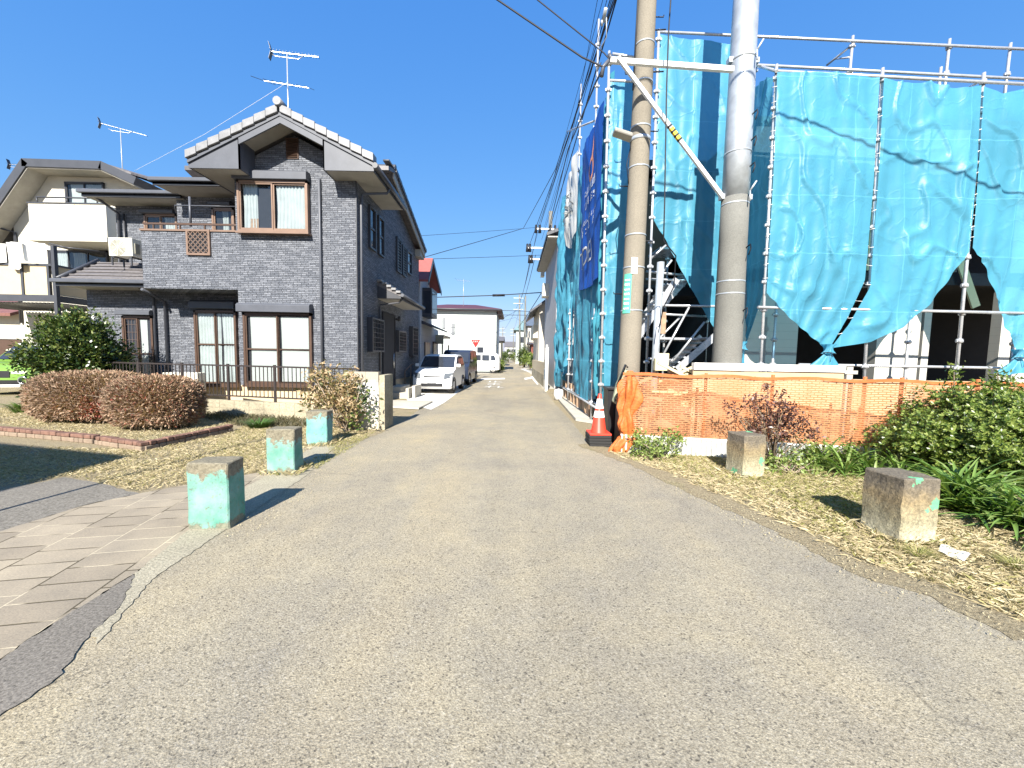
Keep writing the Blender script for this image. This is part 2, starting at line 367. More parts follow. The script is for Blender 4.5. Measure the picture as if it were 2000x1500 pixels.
M['cream'] = plain('cream_wall', (0.52,0.49,0.41), 0.75, var=0.05, bump=0.2, bs=60); M['beige_panel'] = plain('beige_panel', (0.48,0.39,0.25), 0.6, var=0.05)
M['foundation'] = plain('foundation', (0.48,0.38,0.25), 0.8); M['block'] = m_grain('concrete_block', (0.30,0.265,0.19), 30, 0.35, 0.6, 0.35)
M['rail'] = plain('rail_brown', (0.035,0.028,0.027), 0.4); M['cable'] = plain('cable_black', (0.012,0.013,0.018), 0.6)
M['pole_conc'] = m_grain('pole_concrete', (0.20,0.178,0.142), 60, 0.22, 0.3, 0.12); M['pole_conc2'] = m_grain('pole_concrete_grey', (0.15,0.148,0.134), 60, 0.22, 0.3, 0.12)
M['pole_steel'] = plain('pole_zinc', (0.42,0.45,0.48), 0.42, 0.45, var=0.22, vs=4)
M['tarp'] = m_tarp('blue_sheet', (0.08,0.315,0.445), 0.17); M['tarp_dark'] = m_tarp('teal_sheet', (0.065,0.30,0.39), 0.05)
M['banner_blue'] = m_tarp('blue_banner', (0.02,0.10,0.45), 0.02, False); M['banner_white'] = m_tarp('white_banner', (0.62,0.62,0.60), 0.02, False)
M['net'] = m_net(); M['orange'] = plain('orange_plastic', (0.42,0.12,0.035), 0.5, var=0.2, vs=12); M['cone_red'] = plain('cone_red', (0.70,0.055,0.03), 0.4)
M['reflect'] = plain('reflective_white', (0.82,0.82,0.8), 0.3); M['wood'] = plain('raw_wood', (0.30,0.20,0.13), 0.7, var=0.3, vs=10)
M['ply'] = plain('plywood', (0.58,0.50,0.30), 0.7); M['bark'] = plain('bark', (0.16,0.12,0.08), 0.9, var=0.3, vs=20, bump=0.5); M['bark_pale'] = plain('bark_pale', (0.36,0.29,0.22), 0.9, var=0.3, vs=20)
M['brick'] = plain('edging_brick', (0.165,0.09,0.065), 0.85, var=0.4, vs=9, bump=0.6); M['mortar'] = plain('brick_base', (0.22,0.165,0.12), 0.9, var=0.2, vs=8, bump=0.5)
M['ac_white'] = plain('ac_white', (0.66,0.64,0.55), 0.5, var=0.05); M['ac_grille'] = plain('ac_grille', (0.26,0.25,0.20), 0.6)
M['red_sign'] = plain('sign_red', (0.62,0.02,0.02), 0.35, var=0.05); M['yellow'] = plain('yellow_tape', (0.75,0.55,0.04), 0.5)
M['chrome'] = plain('chrome', (0.7,0.7,0.7), 0.15, 0.9); M['lamp_glass'] = plain('lamp_glass', (0.62,0.64,0.66), 0.12, 0.3)
# ------------------------------------------------------------------ ground, road, paths (setting)
def in_poly(P, poly):
    x, y = P[:,0], P[:,1]; r = np.zeros(len(P), bool); n = len(poly)
    for i in range(n):
        x0, y0 = poly[i][:2]; x1, y1 = poly[(i+1)%n][:2]
        c = ((y0 > y) != (y1 > y)) & (x < (x1-x0)*(y-y0)/((y1-y0) or 1e-9) + x0); r ^= c
    return r
def wob(pts, amp, step=0.12, seed=1):
    """subdivide a closed outline and roughen it"""
    rr = random.Random(seed); out = []
    for i in range(len(pts)):
        a, b = Vector(pts[i][:2]), Vector(pts[(i+1)%len(pts)][:2]); L = (b-a).length; k = max(1, min(60, int(L/step)))
        for j in range(k):
            p = a.lerp(b, j/k); out.append((p.x + rr.uniform(-amp, amp), p.y + rr.uniform(-amp, amp)))
    return out
def sheet(name, pts, z, mat, amp=0.0, step=0.12, seed=1, kind='structure'):
    p2 = [(p[0], p[1]) for p in pts]
    if amp: p2 = wob(p2, amp, step, seed)
    q = []
    for v in p2:
        if not q or (abs(v[0]-q[-1][0]) + abs(v[1]-q[-1][1])) > 1e-4: q.append(v)
    from mathutils.geometry import tessellate_polygon
    tris = tessellate_polygon([[Vector((x, y, 0)) for x, y in q]])
    me = bpy.data.meshes.new(name); me.from_pydata([(x, y, z) for x, y in q], [], [tuple(t) for t in tris]); me.materials.append(mat); me.update()
    for p in me.polygons:
        if p.normal.z < 0: p.flip()
    me.update()
    o = bpy.data.objects.new(name, me); COL.objects.link(o); tag(o, kind=kind); return o
sheet('ground', [(-900,-60),(900,-60),(900,1500),(-900,1500)], 0, M['ground'])
L_edge = [G(-200,1440), G(-40,1330), G(90,1245), G(240,1150), G(290,1115), G(380,1045), G(450,985), G(590,900), G(728,850), G(750,843), G(790,822), G(818,801), G(865,784), G(890,768), G(908,756)]
R_edge = [G(1040,733), G(1062,760), G(1085,790), G(1120,828), G(1150,868), G(1195,884), G(1250,903), G(1300,925), G(1440,985), G(1560,1037), G(1700,1108), G(1850,1152), G(2060,1250)]
near = [(-2.95, 1.2), (-3.4,-3), (-3.4,-14), (6,-14), (6,-3), (3.4,1.0)]
far_l = [(-2.25, 22), (-2.2, 26), (-40, 27.5), (-40, 33), (-2.0, 32.0), (-.8, 33.5), (-1.25, 60), (-2.8, 105), (-4.2, 170), (-1.2, 170), (0.0, 104), (1.3, 60), (1.5, 35)]
road_poly = [(p[0], p[1]) for p in (list(reversed(L_edge)) + near + list(reversed(R_edge)) + list(reversed(far_l)))]
sheet('road', road_poly, 0.008, M['asphalt'], 0.012, 0.15, 3)
sheet('forecourt', [(-14,32.5),(-1.6,32.0),(-1.5,36.5),(-14,36.5)], 0.004, M['concrete'])
sheet('street_verge', [(1.45,18),(7,18),(7,60),(1.25,60)], 0.003, M['concrete'])
# side strips at the lower left
sheet('brick_path', [G(-500,1380), G(-60,1320), G(0,1292), G(60,1250), G(263,1123), G(370,1040), G(440,980), G(520,932), G(596,886), G(640,866), G(600,872), G(500,925), G(430,938), G(300,960), G(160,990), G(0,1040), G(-200,1110)], 0.0105, M['pavers'], 0.010, 0.04, 5)
sheet('kerb_strip', [G(180,1240), G(236,1188), G(255,1145), G(266,1122), G(370,1036), G(440,978), G(520,930), G(596,884), G(640,865), G(655,872), G(600,930), G(490,1003), G(440,1037), G(370,1085), G(300,1132), G(190,1262)], 0.0125, M['concrete_rough'], 0.009, 0.03, 9)
sheet('asphalt_patch', [G(-60,1325), G(0,1296), G(60,1252), G(262,1124), G(256,1146), G(236,1190), G(180,1240), G(140,1292), G(110,1332), G(-60,1445)], 0.0145, M['asphalt_dark'], 0.009, 0.03, 11)
sheet('parking_lot', [G(-900,1000), G(0,960), G(120,934), G(200,946), G(275,965), G(160,990), G(0,1041), G(-300,1110), G(-900,1250)], 0.006, M['asphalt_lot'], 0.03, 0.1, 13)
# concrete apron by the white car and the neighbour's forecourt
sheet('concrete_apron', [G(800,790), G(842,801), G(868,787), G(893,768), G(925,742), (-3.7,18.8), (-6.9,18.8), (-6.9,12.9), G(790,772)], 0.013, M['concrete_white'])
def edge_soil(name, pts, side, w, seed, mat):
    a = [Vector((p[0],p[1])) for p in pts]; inner = []; outer = []
    rr = random.Random(seed)
    for i, p in enumerate(a):
        d = (a[min(i+1,len(a)-1)]-a[max(i-1,0)]).normalized(); n_ = Vector((-d.y,d.x))*side; inner.append(p+n_*w*rr.uniform(.5,1.2)); outer.append(p-n_*.25)
    return sheet(name, inner+list(reversed(outer)), 0.0115, mat, 0.035, 0.07, seed)
edge_soil('verge_soil', R_edge[4:], 1, .10, 5, M['ground'])
edge_soil('verge_soil', L_edge[7:10], -1, .06, 6, M['ground'])
# painted marks on the street
def mark(name, pts, label, cat='road marking', z=0.014):
    o = sheet(name, pts, z, M['paint_white'], kind=None); tag(o, label, cat); return o
mark('stop_line', [G(938,742), G(986,741), G(986,738.6), G(940,739.6)], 'white painted stop line across the mouth of the street')
mark('edge_line', [G(1040,735), G(1052,751), G(1049,752), G(1036,736)], 'white painted line along the block wall side of the street')
mark('edge_line', [G(1024,738.5), G(1037,737), G(1038,740), G(1025,742)], 'short white painted line ahead of the beige block wall')
mark('edge_line', [G(1016,721), G(1033,727), G(1037,728), G(1024,720)], 'far white painted line beyond the crossing')
mh = MB(); c = G(966, 803)
mh.lathe([(0.0,0.0),(0.27,0.0),(0.30,-0.004)], (c.x, c.y, 0.016), 28)
for k in range(0): mh.box(c.x-0.2, c.y-0.2+k*0.06, 0.016, c.x+0.2, c.y-0.18+k*0.06, 0.0195)
tag(mh.build('manhole_cover', m_grain('manhole_iron', (0.24,0.21,0.16), 60, .4)), 'round iron manhole cover set in the middle of the road', 'manhole cover')
# ------------------------------------------------------------------ blades of grass and straw
def blades(name, polys, n, h, w, mat, lean=0.6, bias=0.0, avoid=None, zb=0.0):
    ps = []
    for poly, wt in polys:
        poly = [(p[0], p[1]) for p in poly]; xs = [p[0] for p in poly]; ys = [p[1] for p in poly]
        need = int(n*wt); got = 0
        while got < need:
            P = np.stack([NR.uniform(min(xs), max(xs), need*3), NR.uniform(min(ys), max(ys), need*3)], 1)
            P = P[in_poly(P, poly)]
            if len(P) == 0: break
            keep = (np.sin(P[:,0]*5.1+1.7*np.sin(P[:,1]*3.3))*np.cos(P[:,1]*4.3+P[:,0]*2.1) + NR.uniform(-1,1,len(P))) > -0.55
            P = P[keep][:need-got]; ps.append(P); got += len(P)
    P = np.concatenate(ps); n = len(P)
    a = NR.uniform(0, 2*np.pi, n); hh = h*NR.uniform(0.4, 1.3, n); ln = lean*NR.uniform(0.1, 1.6, n)*hh
    dx, dy = np.cos(a), np.sin(a); ww = w*NR.uniform(0.6, 1.4, n)
    b2 = NR.uniform(0, 2*np.pi, n); sx, sy = np.cos(b2)*ww/2, np.sin(b2)*ww/2
    z0 = np.full(n, zb)
    v0 = np.stack([P[:,0]-sx, P[:,1]-sy, z0], 1); v1 = np.stack([P[:,0]+sx, P[:,1]+sy, z0], 1)
    v2 = np.stack([P[:,0]+dx*ln*0.45+sx*0.7, P[:,1]+dy*ln*0.45+sy*0.7, z0+hh*0.6], 1); v3 = np.stack([P[:,0]+dx*ln, P[:,1]+dy*ln, z0+hh*0.85], 1)
    V = np.stack([v0,v1,v2,v3], 1).reshape(-1,3); F = np.arange(4*n).reshape(-1,4)
    return big_mesh(name, V, F, mat)
M['straw'] = m_leaf('straw_blades', [(0.30,0.245,0.14),(0.42,0.35,0.21),(0.48,0.42,0.27),(0.30,0.23,0.13)], 0.15, 0.6)
M['grass'] = m_leaf('grass_blades', [(0.14,0.15,0.04),(0.22,0.22,0.07),(0.32,0.30,0.12),(0.40,0.35,0.17)], 0.25, 0.5)
Gp = lambda *a: [G(x, y) for x, y in a]
left_lawn = Gp((-150,900),(0,872),(282,880),(452,845),(480,832),(610,832),(735,842),(700,862),(640,865),(590,885),(500,925),(430,938),(270,960),(130,930),(0,955),(-150,980))
bed = Gp((-100,812),(60,790),(250,800),(440,812),(470,824),(448,833),(282,868),(0,828))
green_l = Gp((460,840),(520,838),(518,900),(440,905),(400,880))
green_l2 = Gp((640,868),(735,843),(700,868),(618,918),(590,905),(640,885))
tag(blades('dry_grass', [(left_lawn,0.62),(bed,0.38)], 60000, 0.032, 0.004, M['straw'], 1.5), kind='stuff')
tag(blades('grass', [(green_l,0.16),(green_l2,0.26),(left_lawn,0.40),(bed,0.18)], 9000, 0.035, 0.004, M['grass'], 0.8), kind='stuff')
right_v = Gp((1195,886),(1300,880),(1420,895),(1640,895),(1900,960),(2200,1040),(2200,1260),(1990,1215),(1850,1150),(1700,1105),(1560,1035),(1440,982),(1300,922))
tag(blades('straw', [(right_v,1.0)], 60000, 0.04, 0.0045, M['straw'], 2.2), kind='stuff')
right_g = Gp((1400,915),(1660,915),(1700,1000),(1640,1050),(1480,950)); right_g2 = Gp((1230,880),(1400,885),(1480,960),(1340,925))
tag(blades('weeds', [(right_g,0.5),(right_g2,0.2),(right_v,0.3)], 11000, 0.055, 0.005, M['grass'], 0.9), kind='stuff')
tag(blades('verge_grass', [(Gp((320,790),(470,805),(620,826),(590,838),(480,835),(380,815)),1.0)], 5000, 0.11, 0.008, m_leaf('dull_grass', [(0.05,0.06,0.03),(0.14,0.12,0.07),(0.10,0.09,0.06)]), 0.5), kind='stuff')
# fallen scraps of bark and leaf litter at the road edge
def litter(name, poly, n, mat):
    poly = [(p[0],p[1]) for p in poly]; xs=[p[0] for p in poly]; ys=[p[1] for p in poly]
    P = np.stack([NR.uniform(min(xs),max(xs),n*4), NR.uniform(min(ys),max(ys),n*4)],1); P = P[in_poly(P,poly)][:n]; n=len(P)
    a = NR.uniform(0,np.pi,n); L = NR.uniform(0.002,0.008,n); W = L*NR.uniform(0.1,0.5,n); z = NR.uniform(0.020,0.03,n)
    c, s = np.cos(a), np.sin(a); q = [(-1,-1),(1,-1),(1,1),(-1,1)]
    V = np.stack([np.stack([P[:,0]+i*L*c-j*W*s, P[:,1]+i*L*s+j*W*c, z+ (i*0.003)],1) for i,j in q],1).reshape(-1,3)
    return big_mesh(name, V, np.arange(4*n).reshape(-1,4), mat)
tag(litter('leaf_litter', Gp((1180,895),(1440,990),(1560,1042),(1850,1160),(2000,1225),(2000,1290),(1800,1200),(1520,1070),(1250,930)), 900, M['straw']), kind='stuff')
tag(litter('leaf_litter', Gp((420,1060),(600,935),(720,862),(760,870),(640,945),(480,1060)), 350, M['straw']), kind='stuff')
# ------------------------------------------------------------------ concrete block bollards
def bollard(base, size, h, rot, mat, label, seed, dep=None):
    bm = bmesh.new(); bmesh.ops.create_cube(bm, size=1.0)
    for v in bm.verts: v.co = Vector((v.co.x*size, v.co.y*(dep or size), (v.co.z+0.5)*h))
    bmesh.ops.bevel(bm, geom=list(bm.edges), offset=0.010, segments=1, affect='EDGES')
    bmesh.ops.triangulate(bm, faces=bm.faces); bmesh.ops.subdivide_edges(bm, edges=bm.edges, cuts=9, use_grid_fill=True)
    from mathutils import noise as mn
    for v in bm.verts:
        q = v.co*7 + Vector((seed*9.1, 0, 0)); q2 = v.co*28 + Vector((seed, 3, 0))
        v.co += Vector((mn.noise(q), mn.noise(q+Vector((5,5,5))), mn.noise(q+Vector((9,1,3)))))*0.009 + Vector((mn.noise(q2), mn.noise(q2+Vector((2,7,1))), 0))*0.0035
    me = bpy.data.meshes.new('concrete_bollard'); bm.to_mesh(me); bm.free(); me.materials.append(mat)
    o = bpy.data.objects.new('concrete_bollard', me); COL.objects.link(o); o.location = base; o.rotation_euler.z = rad(rot)
    return tag(o, label, 'bollard', 'square concrete bollards beside the road')
mint = (0.085,0.25,0.19); mintf = (0.21,0.34,0.30); conc = (0.18,0.16,0.115)
def bl_base(px0, px1, py, size):
    a, b = G(px0, py), G(px1, py); return Vector(((a.x+b.x)/2, a.y + .115, 0.0))
bollard(bl_base(374,441,1035,0.33), 0.325, 0.57, 4, m_bollard('mint_paint_near', conc, mint, mintf, 1.3, 0.47), 'nearest mint painted concrete bollard, at the corner of the brick path', 1, .23)
bollard(bl_base(523,573,927,0.33), 0.33, 0.56, 4, m_bollard('mint_paint_mid', conc, mint, mintf, 4.1, 0.42), 'middle of the three mint painted concrete bollards, with dry grass round its foot', 2, .23)
bollard(bl_base(600,638,871,0.33), 0.33, 0.56, 2, m_bollard('mint_paint_far', conc, (0.12,0.30,0.27), (0.22,0.36,0.34), 7.7, 0.45), 'mint painted concrete bollard standing before the dried shrub', 3, .23)
def m_bare(name, seed, streak):
    t = NT(name); z = t.n('SeparateXYZ', {'Vector': t.co}).outputs[2]; n = t.noise(6,6,0.72, vec=t.map(loc=(seed,0,0))); f = t.noise(45,5,0.75)
    zz = t.math('ADD', z, t.math('MULTIPLY', t.math('SUBTRACT', n, 0.5), 0.35))
    col = t.ramp(zz, [(0.03,(0.42,0.39,0.28)),(0.2,(0.28,0.25,0.165)),(0.36,(0.23,0.18,0.105)),(0.48,(0.14,0.12,0.092))])
    col = t.mix(1.0, col, t.ramp(f, [(0.3,(0.5,0.5,0.5)),(0.5,(1,1,1)),(0.72,(1.6,1.55,1.45))]), 'MULTIPLY')
    g = t.fr(t.noise(4.2,4,0.6, vec=t.map(loc=(seed*3,2,1))), streak, streak+0.015)
    col = t.mix(t.math('MULTIPLY', g, 0.9), col, (0.13,0.42,0.22))
    t.bump(f, 0.8, 0.012); return t.fin(col, 0.9, 0, 0.2)
b = G(1450,938); bollard((b.x+0.13, b.y+0.185, 0), 0.31, 0.56, 10.7, m_bare('worn_paint_block', 2.2, 0.60), 'weathered concrete bollard with traces of mint paint, in front of the purple shrub', 4)
b = G(1762,1067); bollard((b.x+0.13, b.y+0.185, 0), 0.335, 0.56, 5.6, m_bare('mossy_block', 5.2, 0.63), 'nearest bare brown concrete bollard with green paint patches, by the strappy plants', 5)
rings = []
for q_ in [o for o in COL.objects if o.name.startswith('concrete_bollard')]:
    c_ = q_.location; rings.append(([(c_.x-.26,c_.y-.20),(c_.x+.24,c_.y-.20),(c_.x+.24,c_.y+.24),(c_.x-.26,c_.y+.24)], .2))
tag(blades('foot_grass', rings[1:], 1800, 0.075, 0.005, M['straw'], 1.0, zb=.01), kind='stuff'); tag(blades('foot_weeds', rings[1:], 1100, 0.06, 0.005, M['grass'], .9, zb=.01), kind='stuff')
# ------------------------------------------------------------------ brick edging of the flower bed
def edging(p0, p1, label, courses=2):
    p0, p1 = Vector((p0.x,p0.y,0)), Vector((p1.x,p1.y,0)); d = (p1-p0); L = d.length; d.normalize(); a = math.atan2(d.y, d.x)
    root = thing('brick_edging', label, 'edging', p0); t = MB(); b_ = MB()
    x = 0
    while x < L:
        w = R.choice([0.10, 0.20, 0.20, 0.15]); w = min(w, L-x)
        Mx = Matrix.Translation(p0) @ Matrix.Rotation(a, 4, 'Z')
        if w > 0.03: t.box(x+0.005, -0.055+R.uniform(-.006,.006), 0.078, x+w-0.005, 0.055, 0.138+R.uniform(-.006,.006), 0, Mx)
        x += w
    x = -0.06
    while x < L:
        w = min(R.choice([0.10,0.20,0.2]), L-x)
        if w > 0.03: b_.box(x+0.005, -0.05+R.uniform(-.006,.006), 0.0, x+w-0.005, 0.05, 0.073, 0, Matrix.Translation(p0) @ Matrix.Rotation(a, 4, 'Z'))
        x += w
    t.build('top_course', M['brick'], root, 0.012); b_.build('bottom_course', M['mortar'], root, 0.012)
edging(G(-120,838), G(190,866), 'long red brick edging running from the car past the hedge')
edging(G(196,868), G(284,881), 'short reddish brick edging between the step and the corner of the flower bed')
edging(G(288,879), G(452,843), 'two course brick edging along the lawn side of the flower bed')
# ------------------------------------------------------------------ gate wall pillar, retaining wall with railing
p = G(678,838); q = G(740,840)
root = thing('block_pillar', 'pale concrete block gate wall standing at the road corner', 'wall', (q.x-0.37, p.y+0.1, 0))
x1 = q.x; x0 = p.x; y0 = q.y
mb = MB(); zt = U(700,726,y0).z; nrow = 6
for r in range(nrow):
    off = 0.0 if r % 2 else 0.195; x = x0 - off
    while x < x1:
        a, c2 = max(x, x0), min(x+0.39, x1)
        if c2 - a > 0.02: mb.box(a+0.004, y0+R.uniform(-.002,.002), r*zt/nrow+0.004, c2-0.004, y0+0.15, (r+1)*zt/nrow-0.003)
        x += 0.39
mb.box(x0+0.01, y0+0.008, 0, x1-0.008, y0+0.142, zt-0.01)
def m_pillar():
    t = NT('pillar_render'); z = t.n('SeparateXYZ', {'Vector': t.co}).outputs[2]; n = t.noise(5,6,0.7); f = t.noise(40,4)
    zz = t.math('ADD', z, t.math('MULTIPLY', t.math('SUBTRACT', n, 0.5), 0.5))
    col = t.ramp(zz, [(0.0,(0.40,0.34,0.22)),(0.25,(0.62,0.58,0.48)),(0.85,(0.66,0.64,0.58)),(0.98,(0.36,0.31,0.24))])
    col = t.mix(1.0, col, t.ramp(f, [(0.3,(0.85,)*3),(0.7,(1.1,)*3)]), 'MULTIPLY'); t.bump(f,0.4,0.01); return t.fin(col,0.9,0,0.2)
mb.build('wall_blocks', m_pillar(), root)
side = MB(); side.box(x1+0.004, y0+0.02, 0, x1+0.11, y0+0.55, zt-0.06); side.build('gate_return', M['block'], root)
# low retaining wall and railing: from the pillar away to the left
A = G(640,832); B = Vector((G(300,812).x - 1.9, 9.6, 0)); A = Vector((p.x, 8.25, 0)); 
d = (B-A); L = d.length; d.normalize(); nrm = Vector((-d.y, d.x, 0)); 
if nrm.y < 0: nrm = -nrm
root = thing('retaining_wall', 'low stained concrete block wall under the brown railing', 'wall', A)
mb = MB(); x = 0; k = 0; wh = 0.36
while x < L:
    w = min(0.40, L-x); s0 = A + d*(x+0.004); s1 = A + d*(x+w-0.004)
    for r in range(2): mb.prism([s0+Vector((0,0,r*wh/2+.003)), s1+Vector((0,0,r*wh/2+.003)), s1+Vector((0,0,(r+1)*wh/2-.002)), s0+Vector((0,0,(r+1)*wh/2-.002))], nrm*0.12)
    x += w
mb.prism([A-Vector((0,0,.0))+nrm*.006, B+nrm*.006, B+nrm*.006+Vector((0,0,wh-.008)), A+nrm*.006+Vector((0,0,wh-.008))], nrm*0.10)
mb.build('wall_blocks', M['block'], root)
root = thing('railing', 'dark brown metal railing with slim upright bars in front of the grey house', 'fence', A+Vector((0,0,wh)))
def P(x, z, o=0.06): return A + d*x + nrm*o + Vector((0,0,z))
rb = MB(); rb.bar(P(0.02,1.16), P(L,1.16), 0.045, 0.035); rb.build('top_rail', M['rail'], root)
rb = MB(); rb.bar(P(0.02,wh+.10), P(L,wh+.10), 0.035, 0.03); rb.build('bottom_rail', M['rail'], root)
rb = MB(); n_b = int(L/0.105)
for i in range(1, n_b): rb.bar(P(i*L/n_b, wh+.115), P(i*L/n_b, 1.142), 0.014, 0.014)
rb.build('bars', M['rail'], root)
for x in (0.9, 2.15, 3.4, 4.7, 6.0):
    if x < L:
        pb = MB(); pb.bar(P(x,wh-0.02), P(x,1.2), 0.045, 0.045, up=(0,1,0)); o = pb.build('post', M['rail'], root)
# ------------------------------------------------------------------ windows
def front_window(parent, px, Y, sashes=2, midrail=None, box=None, curtains=(), frame_m=None, depth=0.09, cross=False, sill=True, grille=None):
    """window on a wall facing the camera; px = pixel box on plane Y; curtains: (from, to, material) fractions of the width"""
    x0, z0, x1, z1 = rect(*px, Y); fm = frame_m or M['bronze']
    f = MB(); t = 0.055
    f.box(x0, Y-depth, z0, x0+t, Y, z1); f.box(x1-t, Y-depth, z0, x1, Y, z1)
    f.box(x0, Y-depth, z1-t, x1, Y, z1-.0005); f.box(x0+t, Y-depth, z0+.0005, x1-t, Y, z0+t)
    if sill: f.box(x0-0.03, Y-depth-0.05, z0-0.05, x1+0.03, Y, z0)
    w = (x1-x0-2*t)/sashes
    for i in range(sashes):
        a = x0+t+i*w; yo = Y-depth+0.02+(0.02 if i % 2 else 0.0); s = 0.035
        f.box(a, yo, z0+t, a+s, yo+0.025, z1-t); f.box(a+w-s, yo, z0+t, a+w, yo+0.025, z1-t)
        f.box(a+s, yo, z0+t, a+w-s, yo+0.025, z0+t+s*1.3); f.box(a+s, yo, z1-t-s, a+w-s, yo+0.025, z1-t)
        if midrail:
            zm = z0 + (z1-z0)*midrail; f.box(a+s, yo, zm-0.02, a+w-s, yo+0.024, zm+0.02)
    win = f.build('window', fm, parent)
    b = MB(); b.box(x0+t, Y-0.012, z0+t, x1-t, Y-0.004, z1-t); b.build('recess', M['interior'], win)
    g = MB(); g.add([(x0+t, Y-0.05, z0+t), (x1-t, Y-0.05, z0+t), (x1-t, Y-0.05, z1-t), (x0+t, Y-0.05, z1-t)], [(0,1,2,3)]); g.build('pane', M['glass'], win)
    for (c0, c1, cm) in curtains:
        a, c2 = x0+t+(x1-x0-2*t)*c0, x0+t+(x1-x0-2*t)*c1; q = MB(); amp = 0.0 if cm == 'blind' else 0.016
        nf = max(3, (c2-a)/0.09)
        q.grid(40, 6, lambda u, v: (a+(c2-a)*u + (0.02*math.sin(v*3)*(1-u)), Y-0.028+amp*math.sin(u*nf*6.28+math.sin(v*4+u*7)), z0+t+0.02+(z1-z0-2*t-0.03)*v))
        q.build('curtain' if cm == 'curtain' else 'blind', M[cm], win)
    if cross:
        a, c2 = x0+t, x0+t+w; q = MB()
        for i in range(1, 4): q.box(a+(c2-a)*i/4-0.006, Y-0.04, z0+(z1-z0)*.55, a+(c2-a)*i/4+0.006, Y-0.03, z1-t)
        for i in range(1, 4): q.box(a, Y-0.039, z0+(z1-z0)*(.55+.11*i)-0.006, c2, Y-0.031, z0+(z1-z0)*(.55+.11*i)+0.006)
        q.build('lattice', M['bronze_light'], win)
    if box:
        a, zb, c2, zt = rect(*box, Y); q = MB(); d = 0.22
        q.prism([(a, Y-d, zb), (a, Y-d, zt-0.05), (a, Y-d+0.06, zt), (a, Y, zt), (a, Y, zb)], (c2-a, 0, 0)); q.build('shutter_box', M['grey_trim'], win, 0.008)
    return win
def side_window(parent, a, b, c, d, X, kind='sash'):
    y0, z0, y1, z1 = rectX(a, b, c, d, X); t = 0.05; f = MB(); dp = 0.07 if kind != 'grille' else 0.16
    f.box(X, y0, z0, X+dp, y0+t, z1); f.box(X, y1-t, z0, X+dp, y1, z1); f.box(X, y0+t, z1-t, X+dp, y1-t, z1); f.box(X, y0+t, z0, X+dp, y1-t, z0+t)
    if kind == 'sash': f.box(X+0.02, y0+t, (z0+z1)/2-.03, X+0.05, y1-t, (z0+z1)/2+.03)
    if kind == 'louvre':
        k = 11
        for i in range(k):
            zz = z0+t+(z1-z0-2*t)*(i+.5)/k; f.box(X+.02, y0+t, zz-.01, X+.055, y1-t, zz+.02)
    if kind == 'grille':
        n = 8
        for i in range(1, n):
            yy = y0+(y1-y0)*i/n; f.box(X+dp-.02, yy-.008, z0+t, X+dp-.004, yy+.008, z1-t)
        for i in range(1, 7):
            zz = z0+(z1-z0)*i/7; f.box(X+dp-.019, y0+t, zz-.006, X+dp-.005, y1-t, zz+.006)
    w = f.build('window', M['dark_trim'], parent)
    g = MB(); g.box(X+0.004, y0+t, z0+t, X+0.02, y1-t, z1-t); g.build('pane', M['glass_dark'], w)
    return w
M['glass_dark'] = plain('glass_dark', (0.03,0.035,0.045), 0.06, 0.0, spec=0.9)
# ------------------------------------------------------------------ the dark grey house
YF = 10.5
XR = U(697,520,YF).x; XL = U(461,450,YF).x; XP = U(278,510,YF).x; XC = (XL+XR)/2
YG = 11.45; XG0 = U(173,640,YG).x
YB = 12.0; XB0 = U(345,400,YB).x; YA = 12.6; XA0 = U(226,420,YA).x
FZ = 0.58
house = thing('grey_house', 'two storey house clad in dark grey split stone, tiled front gable facing the camera', 'house', ((XL+XR)/2, 13.5, 0))
sl = 0.50; ov = 0.62
zpk = U(549,212,YF-ov).z                        # top of the gable roof
xE = XR + 0.70; xW = XL - 0.72
z_at = lambda x: zpk - sl*abs(x-XC)
w = MB()
pent = [(XL,YF,FZ),(XR,YF,FZ),(XR,YF,z_at(XR)-0.30),(XC,YF,zpk-0.30),(XL,YF,z_at(XL)-0.30)]
w.prism(pent, (0,2.6,0))
RY, RZ, EY, EZ = 12.95, 7.30, 17.0, 6.02       # ridge and rear eave of the main roof
w.prism([(XR-.0015,YF+.3,FZ),(XR-.0015,17.35,FZ),(XR-.0015,17.35,EZ-.28),(XR-.0015,RY,RZ-.22),(XR-.0015,YF+.3,5.6)], (-(XR-XL)+.004,0,0))
w.box(XB0, YB, 2.6, XL+0.002, 16.9, 6.15)
w.box(XA0, YA, 2.6, XB0+.002, 16.5, U(285,400,YA).z-.02)
w.box(XG0, YG, FZ, XL+0.003, 16.8, 3.45)
zpb, zpt = U(370,564,YF).z, U(370,452,YF).z
w.box(XP, YF+.002, zpb, XL+.001, YF+.13, zpt); w.box(XP+.001, YF+.13, zpb+.001, XP+.13, YG+.5, zpt-.001)
w.box(XP+.13, YF+.13, zpb+.002, XL, YG+.3, zpb+.16)
w.build('walls', M['siding'], house)
fd = MB(); fd.box(XL+.02, YF+.03, 0, XR-.03, 17.3, FZ); fd.box(XG0+.03, YG+.03, 0, XL+.02, 16.7, FZ); fd.build('foundation', M['foundation'], house)
